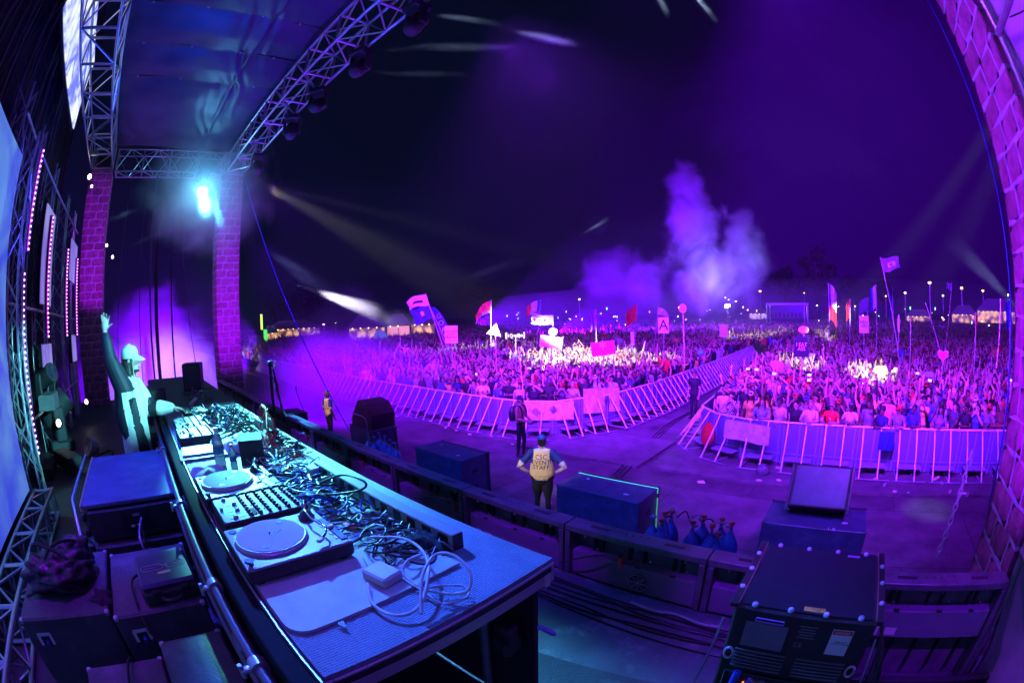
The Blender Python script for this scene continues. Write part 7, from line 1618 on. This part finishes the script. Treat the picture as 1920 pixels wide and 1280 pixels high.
# small lights in the far crowd
rg2 = random.Random(9)
cols = [mat('speck_'+n, c, .4, emit=c, estr=7) for n, c in (('white', (1, .95, .9)), ('orange', (1, .4, .1)), ('pink', (1, .2, .5)), ('green', (.2, 1, .3)), ('blue', (.2, .5, 1)))]
for i in range(70):
    x = rg2.uniform(930, 1420) if i < 45 else rg2.uniform(1520, 1880); d = rg2.uniform(60, 120); p = atd(x, 600, d); z = rg2.uniform(2.0, 4.6)
    m = rg2.choice(cols+[cols[0]]); s = rg2.uniform(.06, .16); t = MB().box((0, 0, 0), (s, s, s*rg2.choice((1, 1, 3))), bev=s*.2).obj('far_light', m, loc=(p.x, p.y, z)); tag(t, 'tiny coloured light among the far side of the crowd', 'light', 'tiny lights in the far crowd')
for i in range(16):
    q = rg2.choice(NEAR[60:]); tag(MB().box((0, 0, 0), (.14, .01, .07), bev=.003).obj('phone', mat('phone_glow', (.8, .8, 1), .4, emit=(.75, .7, 1), estr=1.4), loc=(q[0]+.05, q[1]-.25, 1.95+rg2.uniform(-.05, .15)), rz=rg2.uniform(-.5, .5)), 'phone with a lit screen held up in the crowd', 'phone', 'lit phones held up in the crowd')
# trees
LEAFM = mat('foliage', (.06, .07, .04), .7, noise=.4, nscale=2); BARK = mat('bark', (.09, .06, .045), .9, noise=.3, bump=.6, bscale=12)
def tree(x, y, d, h, r, label, seed, n=2600):
    p = atd(x, y, d); rg = np.random.default_rng(seed); t = thing('tree', label, 'tree', (p.x, p.y, 0), group=None)
    mb = MB(); mb.tube([(0, 0, 0), (.1, 0, h*.3), (.2, .1, h*.6), (.1, 0, h*.9)], [h*.03, h*.022, h*.013, h*.004], 8); cl = []
    for k in range(16):
        a = rg.uniform(0, 6.28); z0 = h*rg.uniform(.3, .7); q = Vector((math.cos(a)*r*rg.uniform(.4, .9), math.sin(a)*r*rg.uniform(.4, .9), z0+h*rg.uniform(.05, .28))); cl.append((q, r*rg.uniform(.25, .45))); mb.tube([(.15, .05, z0), tuple(Vector((.15, .05, z0)).lerp(q, .5)+Vector((0, 0, .2))), tuple(q)], [h*.010, h*.006, h*.002], 5)
    for k in range(8): cl.append((Vector((rg.normal()*r*.25, rg.normal()*r*.25, h*rg.uniform(.7, .95))), r*rg.uniform(.25, .4)))
    mb.obj('trunk', BARK, t, smooth=60); V = []; F = []
    for k in range(n):
        c, q = cl[rg.integers(len(cl))]; v = rg.normal(size=3); v *= q*(rg.uniform(.3, 1)**.4)/np.linalg.norm(v); o_ = np.array(c)+v*[1, 1, .8]; s = h*.022*rg.uniform(.5, 1.4); A = rg.normal(size=3); A /= np.linalg.norm(A); Bv = np.cross(A, rg.normal(size=3)); Bv /= np.linalg.norm(Bv); b = len(V)
        V += [tuple(o_-A*s), tuple(o_+Bv*s*.6), tuple(o_+A*s), tuple(o_-Bv*s*.6)]; F.append((b, b+1, b+2, b+3))
    m2 = MB(); m2.add(V, F); m2.obj('crown', LEAFM, t); return t
tree(1532, 585, 115, 19, 5.5, 'tall dark tree rising behind the sound tent', 1)
tree(1470, 585, 130, 15, 6, 'lower dark tree left of the tall tree', 2)
tree(1590, 585, 140, 13, 6, 'low dark tree right of the tall tree', 3)
tree(1655, 585, 160, 13, 7, 'low dark tree behind the violet flags', 4)
tree(900, 590, 120, 12, 8, 'low dark tree beyond the left crowd', 5)
tree(560, 600, 130, 14, 9, 'dark tree behind the lit stalls at the far left', 6)
# ------------------------------------------------------------------ smoke
def smoke(name, label, center, size, dens, scale=.35, lo=.45, hi=.75, seed=0., rz=0, ry=0, edge=1., col=(.9, .9, .95), aniso=.2, detail=4, stretch=(1, 1, 1), bottom=False):
    m = bpy.data.materials.new('smoke_'+name); m.use_nodes = True; nt = m.node_tree; nt.nodes.clear(); L = nt.links
    out = nt.nodes.new('ShaderNodeOutputMaterial'); pv = nt.nodes.new('ShaderNodeVolumeScatter'); pv.inputs['Color'].default_value = (*col, 1); pv.inputs['Anisotropy'].default_value = aniso
    tc = nt.nodes.new('ShaderNodeTexCoord'); mp = nt.nodes.new('ShaderNodeMapping'); mp.inputs['Location'].default_value = (seed, seed*1.3, seed*.7); mp.inputs['Scale'].default_value = stretch
    nz = nt.nodes.new('ShaderNodeTexNoise'); nz.inputs['Scale'].default_value = scale; nz.inputs['Detail'].default_value = detail; nz.inputs['Roughness'].default_value = .55; nz.inputs['Distortion'].default_value = .6
    L.new(tc.outputs['Object'], mp.inputs[0]); L.new(mp.outputs[0], nz.inputs['Vector'])
    mr = nt.nodes.new('ShaderNodeMapRange'); mr.interpolation_type = 'SMOOTHSTEP'; mr.inputs[1].default_value = lo; mr.inputs[2].default_value = hi; L.new(nz.outputs['Fac'], mr.inputs[0])
    # ragged soft edge: the noise has to win over the distance from the middle
    sc_ = nt.nodes.new('ShaderNodeVectorMath'); sc_.operation = 'MULTIPLY'; sc_.inputs[1].default_value = (2/size[0], 2/size[1], 2/size[2]); L.new(tc.outputs['Object'], sc_.inputs[0])
    ln = nt.nodes.new('ShaderNodeVectorMath'); ln.operation = 'LENGTH'; L.new(sc_.outputs[0], ln.inputs[0])
    q = nt.nodes.new('ShaderNodeMath'); q.operation = 'POWER'; q.inputs[1].default_value = 1.6; L.new(ln.outputs['Value'], q.inputs[0])
    ed = nt.nodes.new('ShaderNodeMath'); ed.operation = 'MULTIPLY_ADD'; ed.inputs[1].default_value = -edge*.62; L.new(q.outputs[0], ed.inputs[0]); L.new(nz.outputs['Fac'], ed.inputs[2])
    L.new(ed.outputs[0], mr.inputs[0]); mr.inputs[1].default_value = lo-.22; mr.inputs[2].default_value = hi-.04; nz.inputs['Roughness'].default_value = .62
    mu = mr
    m2 = nt.nodes.new('ShaderNodeMath'); m2.operation = 'MULTIPLY'; m2.inputs[1].default_value = dens; L.new(mu.outputs[0], m2.inputs[0]); L.new(m2.outputs[0], pv.inputs['Density']); L.new(pv.outputs[0], out.inputs['Volume'])
    mb = MB(); mb.sph((0, 0, 0), (size[0]/2, size[1]/2, size[2]/2), 20, 14); o = mb.obj(name, m, loc=center); o.rotation_euler = (0, ry, rz); tag(o, label, 'smoke', kind='stuff'); return o
# purple cloud behind the DJ, between the two far pillars
smoke('smoke_cloud', 'violet smoke filling the opening behind the DJ', (-31, .2, 1.6), (11, 15, 12.5), .40, .24, .38, .64, 3., edge=.75, detail=6)
spot((-21, 6, 3.5), (-30, 0, 3), (.17, .0, 1.0), 130000, 90); spot((-19, 1, .3), (-28, 1.5, -.5), (.72, .48, 1), 60000, 50)
# mist over the left part of the pit
smoke('pit_mist', 'low violet mist hanging over the left end of the pit', (-20, 9.5, 1.3), (19, 9.5, 5.5), .22, .3, .30, .7, 7., edge=.7); spot((-17, 4.5, 7.5), (-20, 10, 1), (.18, .0, 1.0), 36000, 80, .8, .2)
smoke('crowd_mist', 'thin mist over the far left of the crowd', (-38, 17, 2.5), (34, 16, 9), .10, .2, .35, .7, 9., edge=.8)
# plume over the middle of the crowd
def plume(lab, px, py, d, w, h, dens, seed, depth=10, sc=.24, lo=.40, hi=.62, rz=0):
    p = atd(px, py, d); return smoke('smoke_plume', lab, p, (w, depth, h), dens, sc, lo, hi, seed, rz=rz, edge=.8, detail=6)
plume('lower part of the tall violet smoke plume', 1345, 520, 62, 19, 13, .34, 1.)
plume('left billow of the tall smoke plume', 1300, 420, 62, 12, 17, .34, 2.2)
plume('head of the tall smoke plume', 1290, 345, 62, 9, 9, .30, 3.1, 6)
plume('right billow of the tall smoke plume', 1400, 460, 62, 9, 14, .28, 4.6, 7)
plume('thin smoke drifting left of the tall plume', 1180, 520, 62, 26, 13, .07, 5.3)
"""plume lights"""
q = atd(1335, 480, 62); spot((q.x-24, q.y-20, 3), q, (.15, .0, 1.0), 380000, 60); spot((q.x-14, q.y-16, 2), q+Vector((0, 0, -2)), (.15, .0, 1.0), 200000, 60)  # unseen spots added out in the field to light the plume violet
for x, y, c, pw in ((1305, 500, (.34, .42, 1.0), 700), (1318, 480, (.34, .42, 1.0), 400), (1335, 525, (.5, .55, 1.0), 900), (1345, 550, (.5, .5, 1.0), 300), (1418, 470, (.32, .42, 1.0), 520), (1418, 440, (.32, .42, 1.0), 260)):
    q = atd(x, y, 60.5); point(q, c, pw, 2.5)  # unseen lamps added inside the smoke to make it glow
# beams crossing smoke above the left crowd
def beam(lab, x0, y0, x1, y1, d, r, dens, power, col=(.8, .85, 1), seed=1., deg=9, sc=1.2, lo=.35, hi=.7, over=1.0):
    a = atd(x0, y0, d); b = atd(x1, y1, d*over); c = (a+b)/2; L = (b-a).length; dv = (b-a).normalized()
    o = smoke('smoke_wisp', lab, c, (L*1.1, r*2, r*2), dens, sc, lo, hi, seed, edge=.9, stretch=(.35, 1, 1), detail=3); o.rotation_euler = dv.to_track_quat('X', 'Z').to_euler()
    spot(a-dv*L*.25, b, col, power, deg, .9, .05)  # unseen spot added for this wisp alone, so that it shows as a beam
beam('bright white beam of smoke above the left crowd', 590, 545, 745, 598, 34, 2.2, .20, 70000, (.80, .72, 1), 1., 14, .75, .38, .68)
beam('soft beam of smoke right of the far pillar', 500, 470, 640, 560, 30, 1.5, .03, 12000, (.3, .35, 1), 2., 16)
beam('faint beam of smoke over the middle of the crowd', 850, 530, 1000, 480, 40, 1.6, .02, 12000, (.5, .4, 1), 3.)
beam('small bright wisp of smoke left of the tall plume', 1090, 440, 1150, 405, 50, 1.8, .05, 22000, (.5, .55, 1), 4.)
beam('wisp of smoke lit by a beam at the right', 1900, 570, 1770, 440, 40, 2.2, .035, 30000, (.45, .45, 1), 5., 14)
for i, (x0, y0, x1, y1, w, p) in enumerate(((700, 93, 1020, 97, .16, 800), (805, 28, 960, 50, .12, 600), (950, 55, 1110, 92, .16, 1200), (690, 138, 890, 142, .10, 300), (1225, -20, 1262, 45, .2, 700), (1290, -20, 1350, 45, .22, 1400))):
    beam(['long pale light streak under the nearest stage light', 'upper pale light streak at the top of the sky', 'bright pale light streak at the top of the sky', 'faint light streak by the second stage light', 'left short light streak at the top edge', 'right short light streak at the top edge'][i], x0, y0, x1, y1, 9, w*1.3, .40, p*2.5, (.5, .7, 1), 5.+i, 7, 3)
beam('cyan beam of smoke in front of the rear pillar', 185, 418, 275, 388, 13.2, .18, .35, 500, (.4, .8, 1), 12., 8, 3)
beam('thin pale beam of smoke between the far pillars', 235, 465, 330, 425, 15, .10, .25, 400, (.4, .6, 1), 13., 8, 3)
beam('white streaks of light in the smoke behind the DJ', 282, 694, 370, 655, 17, .14, .4, 1200, (1, .8, 1), 14., 8, 3)
beam('second white streak in the smoke behind the DJ', 285, 686, 330, 665, 17, .10, .4, 900, (1, .8, 1), 15., 8, 3)
smoke('field_mist', 'violet mist lying over the far part of the crowd', (-10, 62, 3), (130, 80, 9), .006, .05, .30, .65, 6., edge=.3)
smoke('drifting_smoke', 'faint violet smoke drifting high over the crowd at the right', atd(1640, 240, 34), (40, 22, 20), .006, .10, .38, .7, 8., edge=.6)
smoke('drifting_smoke', 'faint violet smoke drifting high over the middle of the crowd', atd(1150, 470, 45), (34, 20, 12), .005, .13, .38, .7, 11., edge=.6)
# fog ball added round the cyan lamp to imitate its lens glow
smoke('lamp_glow_fog', 'cyan fog ball added round the blazing stage light for its glow', CL+Vector((.4, 0, 0)), (5.2, 5.2, 5.2), .60, .6, .2, .6, 2., edge=1.)

# the air over the whole place
m = bpy.data.materials.new('haze_air'); m.use_nodes = True; nt = m.node_tree; nt.nodes.clear(); pv = nt.nodes.new('ShaderNodeVolumePrincipled'); pv.inputs['Density'].default_value = .00026; pv.inputs['Color'].default_value = (.92, .92, 1, 1)
ou = nt.nodes.new('ShaderNodeOutputMaterial'); nt.links.new(pv.outputs[0], ou.inputs['Volume'])
mb = MB(); mb.box((0, 150, 20), (920, 720, 44)); tag(mb.obj('haze', m), 'thin haze in the night air over the whole place', 'haze', kind='stuff')
